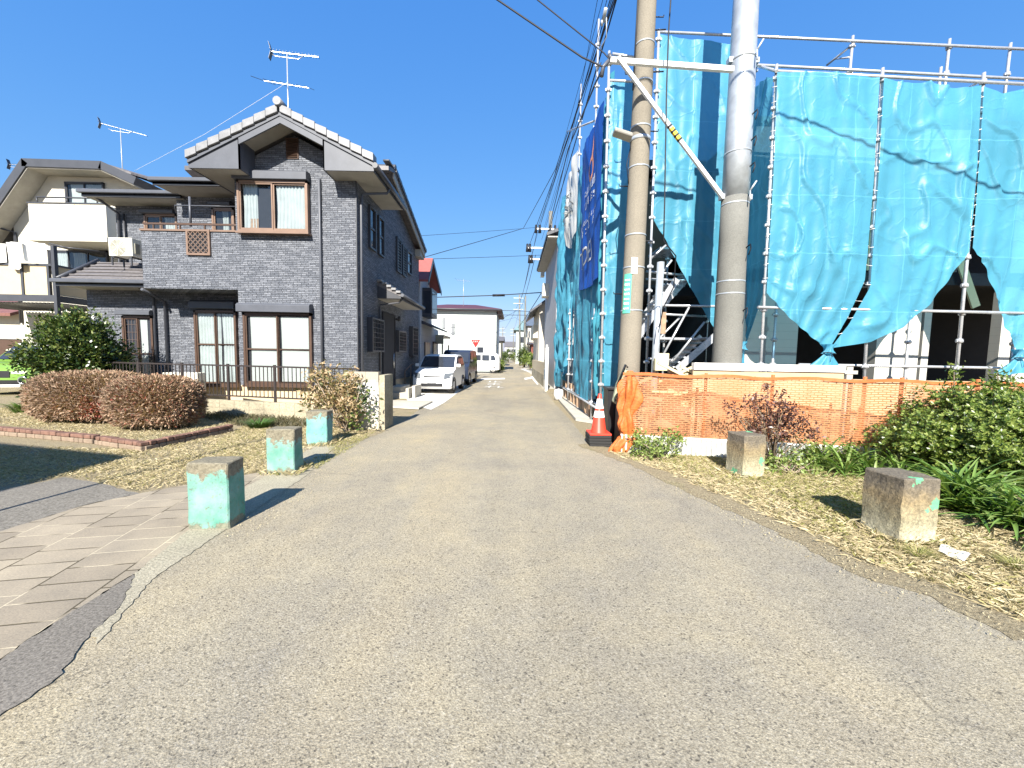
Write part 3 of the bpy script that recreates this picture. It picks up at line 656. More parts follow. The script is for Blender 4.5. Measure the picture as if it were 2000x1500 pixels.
# front gable roof
th = 0.16
def slope_slab(mb, x_in, x_out, y0, y1, top=0.0, t=th, mi=0):
    mb.prism([(x_in, y0, z_at(x_in)+top), (x_out, y0, z_at(x_out)+top), (x_out, y0, z_at(x_out)+top-t), (x_in, y0, z_at(x_in)+top-t)], (0, y1-y0, 0), mi)
r = MB(); slope_slab(r, XC, xE, YF-ov+.04, 12.55); slope_slab(r, XC, xW, YF-ov+.04, 14.0)
roof = r.build('roof', M['tile_dark'], house)
s = MB(); slope_slab(s, XC, xE-.06, YF-ov+.06, YF+.0, -th-.002, .03); slope_slab(s, XC, xW+.06, YF-ov+.06, YF, -th-.002, .03)
ze = z_at(xE)-th-0.10
s.box(XR-.55, YF-ov+.03, ze, xE-.03, YF-.002, ze+.02); s.box(XR+.001, YF-.002, ze, xE-.03, 12.5, ze+.02)
s.box(xW+.03, YF-ov+.03, ze, XL+.55, YF-.002, ze+.02); s.box(xW+.03, YF-.002, ze, XL-.001, 13.5, ze+.02)
s.build('soffit', M['soffit'], roof)
g = MB()
for sx, xo, xi in ((1, xE-.02, XR-.56), (-1, xW+.02, XL+.56)):
    g.prism([(xo, YF-ov+.02, ze-.012), (xo, YF-ov+.02, z_at(xo)-th), (xi, YF-ov+.02, z_at(xi)-th), (xi, YF-ov+.02, ze-.012)], (0, .035, 0))
    g.prism([(xi, YF-ov+.02, ze-.012), (xi, YF-ov+.02, z_at(xi)-th), (xi+sx*.03, YF-ov+.02, z_at(xi)-th), (xi+sx*.03, YF-ov+.02, ze-.012)], (0, ov-.03, 0))
    g.box(xo-.03 if sx > 0 else xo, YF-ov+.055, ze-.012, xo if sx > 0 else xo+.03, 12.4, ze+.13)
    g.prism([(XC, YF-ov, z_at(XC)-.10), (xi, YF-ov, z_at(xi)-.10), (xi, YF-ov, z_at(xi)-.33), (XC, YF-ov, z_at(XC)-.33)], (0, .04, 0))
    g.prism([(XC, YF-ov-.02, z_at(XC)-.10), (xo, YF-ov-.02, z_at(xo)-.10), (xo, YF-ov-.02, z_at(xo)-.17), (XC, YF-ov-.02, z_at(XC)-.17)], (0, .03, 0))
g.build('bargeboard', M['grey_trim'], roof)
vt = MB(); n_t = 8; span = (xE-XC)
for sx in (1, -1):
    xe = xE if sx > 0 else xW; 
    for i in range(n_t):
        xa = XC + (xe-XC)*(i+.06+.35/8)/n_t*0.99; xb = XC + (xe-XC)*(i+1.10)/n_t*0.985
        za, zb = z_at(xa)+.055, z_at(xb)+.10
        vt.prism([(xa, YF-ov-.07, za+.03), (xb, YF-ov-.07, zb+.02), (xb, YF-ov-.07, zb-.17), (xa, YF-ov-.07, za-.15)], (0, .26, 0))
vt.build('verge_tiles', M['tile_verge'], roof, 0.012)
cp = MB(); cp.tube([(XC, YF-ov-.12, zpk+.12), (XC, YF-ov+.2, zpk+.12)], [.10,.095], 10); cp.tube([(XC, YF-ov+.1, zpk+.10), (XC, 13.9, zpk+.10)], .085, 8); cp.build('ridge_cap', M['tile_verge'], roof)
# main roof behind
mr = MB()
def yz(mb, x0, x1, pts, mi=0): mb.prism([(x0, y, z) for y, z in pts], (x1-x0, 0, 0), mi)
XV = XR + 0.30
yz(mr, XB0-.5, XV, [(RY, RZ+.10), (EY+.35, EZ-.02), (EY+.35, EZ-.14), (RY, RZ-.03)])
yz(mr, XR-.5, XV, [(RY, RZ+.10), (12.25, RZ-.12), (12.25, RZ-.24), (RY, RZ-.03)])
eyB = 11.15; ezB = U(375,352,eyB).z
xB = U(297,345,eyB).x
yz(mr, xB, XC-.3, [(RY, ezB+.60), (eyB, ezB+.02), (eyB, ezB-.10), (RY, ezB+.45)])
o = mr.build('roof', M['tile_dark'], house)
q = MB(); nst = 14
for i in range(nst):
    ya, yb = RY+(EY+.35-RY)*i/nst, RY+(EY+.35-RY)*(i+1.1)/nst
    za, zb = RZ+.14-(RZ-EZ+.12)*i/nst, RZ+.17-(RZ-EZ+.12)*(i+1.1)/nst
    q.prism([(XV-.16, ya, za), (XV-.16, yb, zb), (XV-.16, yb, zb-.13), (XV-.16, ya, za-.13)], (.2, 0, 0))
for i in range(7): q.tube([(XV-.18-i*.001, 12.3+i*.09, RZ+.06), (XV+.02, 12.3+i*.09, RZ+.06)], .035, 6)
q.tube([(XC, RY, RZ+.16), (XV+.02, RY, RZ+.16)], .09, 8)
q.build('verge_tiles', M['dark_trim'], o, 0.01)
q = MB(); yz(q, XV-.06, XV-.02, [(RY-.1, RZ-.02), (EY+.3, EZ-.12), (EY+.3, EZ-.34), (RY-.1, RZ-.22)]); q.box(XR, EY-.35, EZ-.42, XV-.07, EY+.34, EZ-.14); q.build('bargeboard', M['soffit'], o)
# eaves of the set back wings: fascia with gutter, pale soffit
def eave(x0, x1, y, z, ywall, parent, name='gutter', left_open=True):
    e = MB(); e.box(x0-.05, y-.11, z-.06, x1, y-.01, z+.045); gt = e.build(name, M['grey_trim'], parent, 0.02)
    e = MB(); e.box(x0, y, z-.14, x1, y+.05, z-.02); e.build('fascia', M['dark_trim'], parent)
    e = MB(); e.box(x0+.03, y+.05, z-.13, x1, ywall, z-.11); e.build('soffit', M['soffit'], parent)
eave(xB, XL-.72, eyB, ezB, YB, o)
eyA = 11.85; ezA = U(230,375,eyA).z; xA = U(158,368,eyA).x; xA1 = U(352,380,eyA).x
ra = MB(); ra.add([(xA, eyA, ezA), (xA1, eyA, ezA), (xA1, 14.2, ezA+.75), (xA+1.6, 14.2, ezA+.75), (xA, 16, ezA), (xA, eyA, ezA-.08), (xA1, eyA, ezA-.08), (xA1, 14.2, ezA-.07), (xA, 16, ezA-.08)], [(0,1,2,3),(0,3,4),(5,8,7,6),(0,5,6,1),(0,4,8,5),(1,6,7,2)])
o2 = ra.build('roof', M['tile_dark'], house); eave(xA, xA1, eyA, ezA, YA, o2)
e = MB(); e.tube([(xA+.02, eyA+.02, ezA+.05), (xA+1.6, 14.2, ezA+.8)], .05, 6); e.build('hip_cap', M['dark_trim'], o2)
eyP = 10.75; ezP = U(190,549,eyP).z; xP = U(108,549,eyP).x; zPt = U(235,513,12.2).z
rp = MB(); xPt = U(192,512,12.2).x
rp.add([(xP, eyP, ezP), (XP-.002, eyP, ezP), (XP-.002, 12.2, zPt), (xPt, 12.2, zPt), (xP, 14.5, ezP), (xP, eyP, ezP-.08), (XP-.002, eyP, ezP-.08), (XP-.002, 12.2, ezP-.07), (xP, 14.5, ezP-.08)], [(0,1,2,3),(0,3,4),(5,8,7,6),(0,5,6,1),(0,4,8,5),(1,6,7,2)])
o3 = rp.build('roof', M['tile_dark'], house); eave(xP, XP-.002, eyP, ezP, YG, o3)
e = MB(); e.tube([(xP+.02, eyP+.02, ezP+.05), (xPt, 12.2, zPt+.06)], .055, 6); e.build('hip_cap', M['dark_trim'], o3)
for i in range(6):
    k = (i+.5)/6; yy = eyP+(12.2-eyP)*k; zz = ezP+(zPt-ezP)*k; xa = xP+(xPt-xP)*k
    e = MB() if i == 0 else e; e.box(xa+.08, yy-.02, zz+.012, XP-.004, yy+.02, zz+.045)
e.build('tile_courses', M['tile_dark'], o3)
# windows on the street-facing side
front_window(house, (470,357,606,456), YF, 2, None, (463,338,606,356), [(0.02,0.24,'curtain'),(0.53,0.99,'curtain')], M['bronze_light'], 0.14)
x0, z0, x1, z1 = rect(489,428,507,448,YF); e = MB(); e.box(x0, YF-.036, z0-.03, x1, YF-.030, z1); e.build('cardboard_in_window', M['wood'], house)
front_window(house, (385,607,466,752), YG-.0, 2, 0.55, (380,588,466,604), [(0.02,0.62,'curtain'),(0.66,0.99,'curtain')])
front_window(house, (480,612,612,752), YF, 2, 0.50, (471,594,612,611), [(0.06,0.47,'blind'),(0.54,0.98,'blind')])
front_window(house, (246,618,305,752), YG, 2, 0.46, (238,606,304,616), [(0.55,0.82,'blind')], cross=True)
front_window(house, (418,408,461,470), YB, 1, None, (416,396,458,405), [(0.4,0.75,'curtain')], M['bronze_light'])
front_window(house, (286,420,350,470), YA, 2, None, (283,411,348,420), [(0.6,0.95,'curtain')], M['bronze_light'])
x0, z0, x1, z1 = rect(561,272,582,309,YF); e = MB()
e.box(x0-.02, YF-.03, z0-.02, x1+.02, YF-.0, z1+.02)
for i in range(12): zz = z0+(z1-z0)*(i+.3)/12; e.prism([(x0, YF-.03, zz), (x0, YF-.06, zz), (x0, YF-.03, zz+.03)], (x1-x0, 0, 0))
e.build('gable_vent', M['bronze'], house)
# cap, rail and lattice of the balcony
e = MB(); e.box(XP-.02, YF-.03, zpt, XL, YF+.16, zpt+.045); e.box(XP-.02, YF+.1605, zpt, XP+.16, YB, zpt+.045); e.build('balcony_cap', M['bronze_light'], house)
zr = U(370,438,YF+.06).z; e = MB(); e.bar((XP+.02,YF+.06,zr), (XL,YF+.06,zr), .05, .045)
for px in (300,352,400): x = U(px,445,YF+.06).x; e.bar((x,YF+.06,zpt+.04), (x,YF+.06,zr), .03, .03, up=(0,1,0))
e.build('balcony_rail', M['bronze'], house)
x0, z0, x1, z1 = rect(366,449,412,499,YF); e = MB()
for a in ((x0,z0,x0+.05,z1),(x1-.05,z0,x1,z1),(x0+.05,z0,x1-.05,z0+.05),(x0+.05,z1-.05,x1-.05,z1)): e.box(a[0],YF-.05,a[1],a[2],YF+.0,a[3])
n = 4
for i in range(-n, n):
    for sgn in (1, -1):
        a0 = (i)/n; p0 = [max(0,a0), 0 if a0 >= 0 else -a0]; p1 = [min(1, a0+1), 1 if a0 <= 0 else 1-a0]
        X = lambda u: x0+.05+(x1-x0-.1)*(u if sgn > 0 else 1-u)
        if p1[0]-p0[0] > 0.05: e.bar((X(p0[0]),YF-.035,z0+.05+(z1-z0-.1)*p0[1]), (X(p1[0]),YF-.035,z0+.05+(z1-z0-.1)*p1[1]), .014,.014, up=(0,1,0))
e.build('lattice_panel', M['bronze_light'], house)
e = MB(); e.box(x0+.05,YF-.006,z0+.05,x1-.05,YF-.002,z1-.05); e.build('lattice_backing', M['interior'], house)
e = MB(); zz = U(400,405,YF+.3).z; x = U(375,430,YF+.3).x
e.tube([(x,YF+.25,zr),(x,YF+.25,zz+.25)], .03); e.tube([(U(345,408,YF+.3).x,YF+.25,zz+.02),(XL,YF+.25,zz+.02)], .014); e.tube([(U(345,408,YF+.3).x,YF+.25,zz+.02),(U(325,418,YF+.3).x,YF+.6,zz-.05)], .014)
e.build('drying_pole', M['grey_trim'], house)
# downpipes and gutters
def pipe(pts, r=.035, m='grey_trim'): e = MB(); e.tube(pts, r); return e.build('downpipe', M[m], house)
x = U(625,345,YF).x; pipe([(x,YF,U(624,350,YF).z),(x,YF-.05,U(624,354,YF).z),(x,YF-.05,.25)])
x = U(304,600,YG).x; pipe([(x-.05,YG-.5,ezP-.05),(x-.05,YG-.3,ezP-.2),(x,YG-.06,ezP-.35),(x,YG-.06,.3)])
x = U(326,600,YG).x; pipe([(x,YF+.2,zpb),(x,YG-.4,zpb-.12),(x,YG-.06,zpb-.25),(x,YG-.06,.3)], .04)
x = U(236,440,YA).x; pipe([(x-.1,YA-.6,ezA-.1),(x,YA-.06,ezA-.4),(x,YA-.06,zPt-.2)], .04); x = U(243,440,YA).x; pipe([(x+.05,YA-.06,ezA-.4),(x+.05,YA-.06,zPt-.2)], .03, 'dark_trim')
gz = ze+.10; e = MB(); e.tube([(xE+.03,YF-ov-.05,gz),(xE+.03,12.5,gz-.05)], .07, 8); e.build('gutter', M['dark_trim'], house)
pipe([(xE+.03,11.0,gz-.05),(xE-.05,11.0,gz-.2),(XR+.08,10.75,gz-.32),(XR+.06,10.68,gz-.5),(XR+.05,10.66,.1)], .035)
e = MB(); e.box(XR-.012,YF-.012,FZ,XR+.012,YF+.05,ze); e.build('corner_trim', M['dark_trim'], house)
# side wall towards the street
for a in ((718.7,399,731,483),(736.8,420,747.5,496)): side_window(house, *a, XR)
for a in ((773,461,781,529),(784,477,791.5,537)): side_window(house, *a, XR, 'louvre')
side_window(house, 793,487,802,532, XR)
for a in ((717,619,741,687),(771,645,786,687),(799,637,810,695)): side_window(house, *a, XR, 'grille')
y0, z0, y1, z1 = rectX(746,608,770,748,XR); e = MB(); e.box(XR,y0,.25,XR+.05,y0+.07,z1); e.box(XR,y1-.07,.25,XR+.05,y1,z1); e.box(XR,y0+.07,z1-.07,XR+.05,y1-.07,z1); e.box(XR,y0+.07,.25,XR+.03,y1-.07,z1-.07)
dr = e.build('front_door', M['interior'], house); e = MB(); e.tube([(XR+.06,y1-.25,1.0),(XR+.06,y1-.25,1.5)], .015); e.build('handle', M['chrome'], dr)
XE = XR+.72; ya, yb = UX(737,540,XR).y, 14.9; zE = UX(778,574,XE).z; zw = zE+.42
e = MB(); e.prism([(XR,ya,zw),(XE,ya,zE+.06),(XE,ya,zE-.04),(XR,ya,zw-.14)], (0,yb-ya,0)); pr = e.build('porch_roof', M['tile_dark'], house)
e = MB(); e.prism([(XR,ya-.01,zE-.10),(XR,ya-.01,zw-.14),(XE,ya-.01,zE-.05),(XE,ya-.01,zE-.10)], (0,.04,0)); e.box(XE-.04,ya+.03,zE-.12,XE-.0,yb,zE-.04); e.build('fascia', M['dark_trim'], pr)
e = MB(); e.box(XR+.002,ya+.03,zE-.12,XE-.042,yb-.002,zE-.10); e.build('soffit', M['soffit'], pr)
e = MB(); e.tube([(XE+.05,ya-.05,zE),(XE+.05,yb+.05,zE-.04)], .055, 8); e.build('gutter', M['grey_trim'], pr)
e = MB()
for i in range(5):
    k = i/5; e.box(XR+.72*k*.98+.01, ya-.06, zw-(zw-zE)*k*.86-.02-.06*k, XR+.72*(k+.2), ya+.2, zw-(zw-zE)*k*.86+.05-.06*k)
e.build('verge_tiles', M['tile_verge'], pr, .01)
pipe([(XE+.03,ya+.15,zE-.04),(XE-.1,ya+.15,zE-.2),(XR+.05,ya+.1,zE-.3),(XR+.04,ya+.08,zE-.45),(XR+.04,ya+.08,.3)], .03, 'dark_trim')
e = MB(); e.tube([(XR,13.95,2.72),(XR+.12,13.95,2.72)], .04); e.tube([(XR+.12,13.95,2.66),(XR+.12,13.95,2.82)], .05); e.build('porch_lamp', M['dark_trim'], house)
# entrance steps, handrail, slab
p = G(792,779); st = thing('entrance_steps', 'pale stone entrance steps with a brown handrail beside the dark doorway', 'steps', (p.x,p.y,0))
e = MB(); e.box(p.x-.75,p.y,0,p.x+.02,p.y+1.2,.2); e.box(p.x-.95,p.y+.15,.2,p.x-.2,p.y+1.35,.38); e.build('step', M['concrete'], st, .01)
e = MB(); e.box(p.x+.03,p.y-.1,0,p.x+.13,p.y+.9,.36); e.box(p.x+.16,p.y+.2,0,p.x+.27,p.y+1.1,.42); e.build('side_block', M['concrete'], st, .01)
a, b = G(791,768), G(803,764); zt = U(792,712,a.y).z
e = MB(); e.tube([(a.x,a.y,.2),(a.x,a.y,zt-.25),(a.x+.12,a.y+.5,zt),(a.x+.33,a.y+.9,zt+.02)], .022); e.tube([(a.x+.10,a.y+.5,.2),(a.x+.10,a.y+.5,zt)], .02); e.build('handrail', M['bronze_light'], st)
q = [G(752,797), G(818,801), G(845,787), G(765,785)]; e = MB(); e.prism([(v.x,v.y,.014) for v in q], (0,0,.05))
tag(e.build('stone_slab', M['concrete'], None, .008), 'thin flat stone slab lying on the soil before the entrance steps', 'slab')
# ------------------------------------------------------------------ air conditioners
def ac(px, Y, label, stand=0.0, dsc=1.0):
    x0, z0, x1, z1 = rect(*px, Y); dp = 0.30*dsc
    r = thing('air_conditioner', label, 'air conditioner', ((x0+x1)/2, Y, z0), 'outdoor air conditioner units')
    e = MB(); e.box(x0,Y,z0+.03,x1,Y+dp,z1); e.build('casing', M['ac_white'], r, .012)
    R0 = min((x1-x0)*.36, (z1-z0)*.40); cx, cz = x0+(x1-x0)*.40, (z0+z1)/2
    e = MB()
    for k in range(1, 7): 
        rr = R0*k/6; pts = [(cx+rr*math.cos(t*math.pi/14), Y-.012, cz+rr*math.sin(t*math.pi/14)) for t in range(29)]; e.tube(pts, .005, 4, caps=False)
    for k in range(8): t = k*math.pi/4; e.bar((cx,Y-.012,cz),(cx+R0*math.cos(t),Y-.012,cz+R0*math.sin(t)),.008,.008,up=(0,1,0))
    e.build('fan_grille', M['ac_white'], r)
    e = MB(); pts = [(cx+R0*math.cos(t*math.pi/16), Y-.004, cz+R0*math.sin(t*math.pi/16)) for t in range(32)]; e.add(pts, [tuple(range(32))]); e.build('fan_recess', M['ac_grille'], r)
    e = MB(); e.box(x0+.05,Y+.02,z0,x0+.12,Y+dp-.02,z0+.028); e.box(x1-.12,Y+.02,z0,x1-.05,Y+dp-.02,z0+.028)
    if stand:
        for x in (x0+.06, x1-.06):
            for y in (Y+.03, Y+dp-.03): e.bar((x,y,z0),(x,y,z0-stand),.03,.03,up=(0,1,0))
    e.build('foot', M['dark_trim'], r); 
    e = MB(); e.box(x1,Y+.06,z0+.12,x1+.03,Y+.2,z0+.4); e.build('valve_cover', M['ac_grille'], r); return r
ac((212,464,258,502), 11.25, 'white air conditioner unit standing on the pent roof of the grey house', .22, 1.3)
ac((318,728,342,770), 10.9, 'left hand one of two low white units behind the railing')
ac((346,728,386,772), 10.6, 'white air conditioner unit on the ground behind the railing below the curtained window')
# ------------------------------------------------------------------ television aerials
def aerial(base, top_z, label, dirx, booms, r=.022):
    """booms: (height, centre shift, half length, tilt, element half length, count)"""
    t = thing('tv_aerial', label, 'aerial', base, 'television aerials on roofs'); b = Vector(base)
    e = MB(); e.tube([b, (b.x,b.y,top_z)], [r, r*.7]); e.build('mast', M['steel'], t); d = Vector(dirx).normalized(); s = Vector((-d.y, d.x, 0))
    for (z, sh, hl, tilt, el, n, arm) in booms:
        e = MB(); c = Vector((b.x,b.y,z)); p0 = c+d*(sh-hl)+Vector((0,0,-tilt)); p1 = c+d*(sh+hl)+Vector((0,0,tilt)); e.bar(p0, p1, .010, .014)
        if arm: e.tube([c+Vector((0,0,-.06))+d*-.42, c+Vector((0,0,-.12))+d*-.3, c+Vector((0,0,-.12))+d*.3, c+Vector((0,0,-.03))+d*.42], .012, 6)
        bm_ = e.build('boom', M['steel'], t); e = MB()
        for i in range(n):
            q = p0.lerp(p1, i/(n-1)); l = el*(1.35 if i == 0 else 1.0-.35*i/n); e.tube([q-s*l-Vector((0,0,l*.5*(el > .3))), q+s*l+Vector((0,0,l*.5*(el > .3)))], .007, 5)
        if arm: 
            for k in (-1, 1): e.bar(p0+Vector((0,0,.01*k)), p0+d*-.06+Vector((0,0,.22*k)), .14, .006)
        e.build('elements', M['dark_trim'], bm_)
Ya = 11.6; b = U(563,215,Ya); aerial((b.x,Ya,zpk-.3), U(561,103,Ya).z, 'tall aerial with two booms on the ridge of the grey house', (1,.15,0), [(U(561,104,Ya).z, .22, .62, 0.0, .10, 16, True), (U(563,165,Ya).z, -.02, .60, -.03, .55, 7, False)])
Yb = 17.5; b = U(240,345,Yb); aerial((b.x,Yb,b.z-.6), U(238,252,Yb).z, 'aerial on the cream house seen beside the left roof slope of the grey house', (1,.3,0), [(U(238,252,Yb).z, .12, .8, -.12, .12, 14, True)])
Yb = 19; b = U(40,365,Yb); aerial((b.x,Yb,b.z-1.5), U(38,322,Yb).z, 'small dark aerial rising behind the sloping roof edge of the cream house', (1,.1,0), [(U(38,322,Yb).z, .2, .6, 0.0, .11, 12, True)])
# ------------------------------------------------------------------ cream house on the left with its balconies
YC = 16.5
hx = thing('cream_house', 'cream rendered house with a dark mansard roof edge at the far left', 'house', (U(150,600,YC).x, YC, 0))
out = [U(-170,600,YC), U(-120,560,YC), U(28,446,YC), U(93,338,YC), U(233,343,YC), U(330,392,YC)]
e = MB(); x_l, x_r = U(38,600,YC).x, U(330,600,YC).x
zlow = 0
wallp = [Vector((x_l,YC,0)), Vector((x_l,YC,U(38,440,YC).z)), out[3], out[4], Vector((x_r,YC,out[5].z)), Vector((x_r,YC,0))]
e.prism(wallp, (0,8,0)); e.build('walls', M['cream'], hx)
e = MB(); ro = [U(-40,508,YC), U(0,452,YC), U(86,327,YC), U(234,332,YC), U(300,362,YC)]
for i in range(len(ro)-1):
    a, b = ro[i], ro[i+1]; e.prism([a, b, b-Vector((0,0,.0))+Vector((0,0,-.34)), a+Vector((0,0,-.34))], (0,0,0)) if False else None
    n = (b-a).normalized(); up = Vector((-n.z,0,n.x))
    e.prism([a+Vector((0,-.75,0)), b+Vector((0,-.75,0)), b+Vector((0,-.75,0))-up*.30, a+Vector((0,-.75,0))-up*.30], (0,8.9,0))
rf = e.build('roof', M['dark_trim'], hx)
e = MB()
for i in range(len(ro)-1):
    a, b = ro[i], ro[i+1]; n = (b-a).normalized(); up = Vector((-n.z,0,n.x))
    e.prism([a+Vector((0,-.70,0))-up*.302, b+Vector((0,-.70,0))-up*.302, b+Vector((0,-.70,0))-up*.34, a+Vector((0,-.70,0))-up*.34], (0,.69,0))
e.build('soffit', M['soffit'], rf)
a = U(234,333,YC); e = MB(); e.prism([a+Vector((.02,-.7,-.02)), U(288,352,YC)+Vector((0,-.7,0)), U(288,352,YC)+Vector((2.5,3,0)), a+Vector((.3,3.5,.3))], (0,0,-.08)); e.build('side_roof', M['tile_dark'], hx)
front_window(hx, (131,357,206,402), YC, 2, None, None, [(0.1,0.98,'curtain')], M['dark_trim'])
front_window(hx, (98,490,214,530), YC, 3, None, None, [(0.05,0.3,'curtain'),(0.4,0.62,'curtain')], M['dark_trim'])
# upper balcony
x0, z0, x1, z1 = rect(57,398,208,463,15.2)
e = MB(); e.box(x0,15.2,z0,x1,15.32,z1); e.box(x1-.12,15.32,z0+.001,x1,YC,z1-.001); e.box(x0,15.32,z0+.001,x0+.12,YC,z1-.001); e.box(x0-.05,15.15,z0-.16,x1+.03,YC,z0-.001)
bp = e.build('balcony', M['cream'], hx)
e = MB(); e.box(x0-.03,15.17,z1,x1+.03,15.35,z1+.04); zr = U(130,386,15.25).z
e.tube([(x0+.3,15.25,zr),(x1-.05,15.25,zr)], .03)
for px in (72,130,190): x = U(px,392,15.25).x; e.tube([(x,15.25,z1),(x,15.25,zr)], .025)
e.build('rail', M['dark_trim'], bp)
e = MB()
for i in range(1,5): x = x0+(x1-x0)*i/5; e.box(x-.008,15.192,z0,x+.008,15.2,z1)
e.build('panel_joints', M['beige_panel'], bp)
e = MB(); xx = x_l; e.tube([(U(10,446,YC).x,YC-.5,U(10,447,YC).z),(xx+.1,YC-.06,U(38,455,YC).z),(xx+.1,YC-.06,2.5)], .05); e.build('downpipe', M['dark_trim'], hx)
# first floor deck on dark posts with beige panels, over the car port
YD = 13.6
dk = thing('balcony_deck', 'raised steel balcony deck with beige panels and a corrugated floor over the car port', 'balcony', (U(60,600,YD).x, YD, 0))
zt, zb = U(60,517,YD).z, U(60,576,YD).z; xr = U(104,540,YD).x; xl = U(-160,540,YD).x
e = MB(); e.bar((xl,YD,zt),(xr,YD,zt),.09,.07); e.box(xl,YD-.05,zb-.22,xr+.05,YD+.05,zb-.0); e.bar((xr,YD,zt),(xr,YC-.6,zt),.07,.07); e.box(xr-.05,YD+.05,zb-.22,xr+.05,YC-.3,zb)
for px in (-95,-25,45,96): x = U(px,540,YD).x; e.bar((x,YD,zb),(x,YD,zt),.08,.08,up=(0,1,0))
for y in (14.8,15.8): e.bar((xr,y,zb),(xr,y,zt),.06,.06,up=(0,1,0))
e.build('frame', M['dark_trim'], dk)
e = MB(); xp = U(103,540,YD).x; e.bar((xp+.12,YD-.02,0),(xp+.12,YD-.02,U(103,480,YD).z),.11,.11,up=(0,1,0)); e.bar((xl+.6,YD,0),(xl+.6,YD,zb),.11,.11,up=(0,1,0)); e.build('post', M['dark_trim'], dk)
for i, (a, b) in enumerate(((-95,-25),(-25,45),(45,96))):
    xa, xb = U(a,540,YD).x+.05, U(b,540,YD).x-.05; e = MB(); e.box(xa,YD-.01,zb+.01,xb,YD+.01,zt-.04); e.build('panel', M['beige_panel'], dk)
e = MB(); e.box(xr-.01,YD+.08,zb+.01,xr+.01,YC-.5,zt-.04); e.build('side_panel', M['beige_panel'], dk)
e = MB(); n = 34
e.grid(n*4, 2, lambda u, v: (xl+(xr-xl)*u, YD+.1+(2.7)*v, zb-.26+.03*math.sin(u*n*6.283))); e.build('deck_floor', M['dark_trim'], dk)
e = MB(); x = U(82,475,YD).x; e.tube([(x,YD+.2,U(82,472,YD).z),(x+.6,YD+.3,U(90,480,YD).z-.0)],.02); e.tube([(x-.1,YD+.25,U(82,476,YD).z+.02),(x+1.0,YD+.9,U(82,476,YD).z)],.018)
e.build('drying_arm', M['dark_trim'], dk)
def cloth(px, Y, label, drop=0.0, rng=3):
    """a sheet folded over the balcony rail"""
    x0, z0, x1, z1 = rect(*px, Y); e = MB(); rr = random.Random(rng); ph = rr.uniform(0,6)
    def f(u, v):
        wdt = 1-.10*v*abs(u-.5)*2; x = x0+(x1-x0)*(.5+(u-.5)*wdt); zz = z1+(z0-z1)*v*(1-.12*abs(u-.5)**2*4)
        return (x, Y-.07-.04*math.sin(u*9+ph+v*1.5)-.02*math.sin(u*23+ph)*v, zz)
    e.grid(30, 16, f)
    return tag(e.build('laundry', M['white'], None), label, 'laundry', 'washing hung over the balcony rail')
cloth((-70,477,20,517), YD, 'wide pale sheet at the left end of the balcony rail', rng=2)
cloth((17,474,50,527), YD-.1, 'longest hanging white towel, rounded at its foot', rng=5)
cloth((52,476,92,515), YD, 'pale cream sheet hung next to the balcony corner post', rng=8)
# car port back, low annex with red brown tiles
an = thing('tiled_annex', 'low annex with reddish brown roof tiles and a dark garage under the deck', 'building', (U(10,640,18).x, 18, 0))
x0, z0, x1, z1 = rect(-200,618,50,700,18); e = MB(); e.box(x0,18,1.9,x1,22,z1+.2); e.box(x0,18.6,0,x1,22,1.9); e.build('walls', M['cream'], an)
e = MB(); e.prism([(x0,17.5,z1+.15),(x0,19.6,z1+1.0),(x0,19.6,z1+.85),(x0,17.5,z1+.02)], (x1-x0,0,0)); e.build('roof', M['tile_red'], an)
e = MB(); e.box(x0,17.95,.0,x1-.1,18.59,1.85); e.build('garage_front', M['bronze'], an)
e = MB(); e.box(x0,17.9,1.85,x1,18,2.0); e.build('lintel', M['soffit'], an)
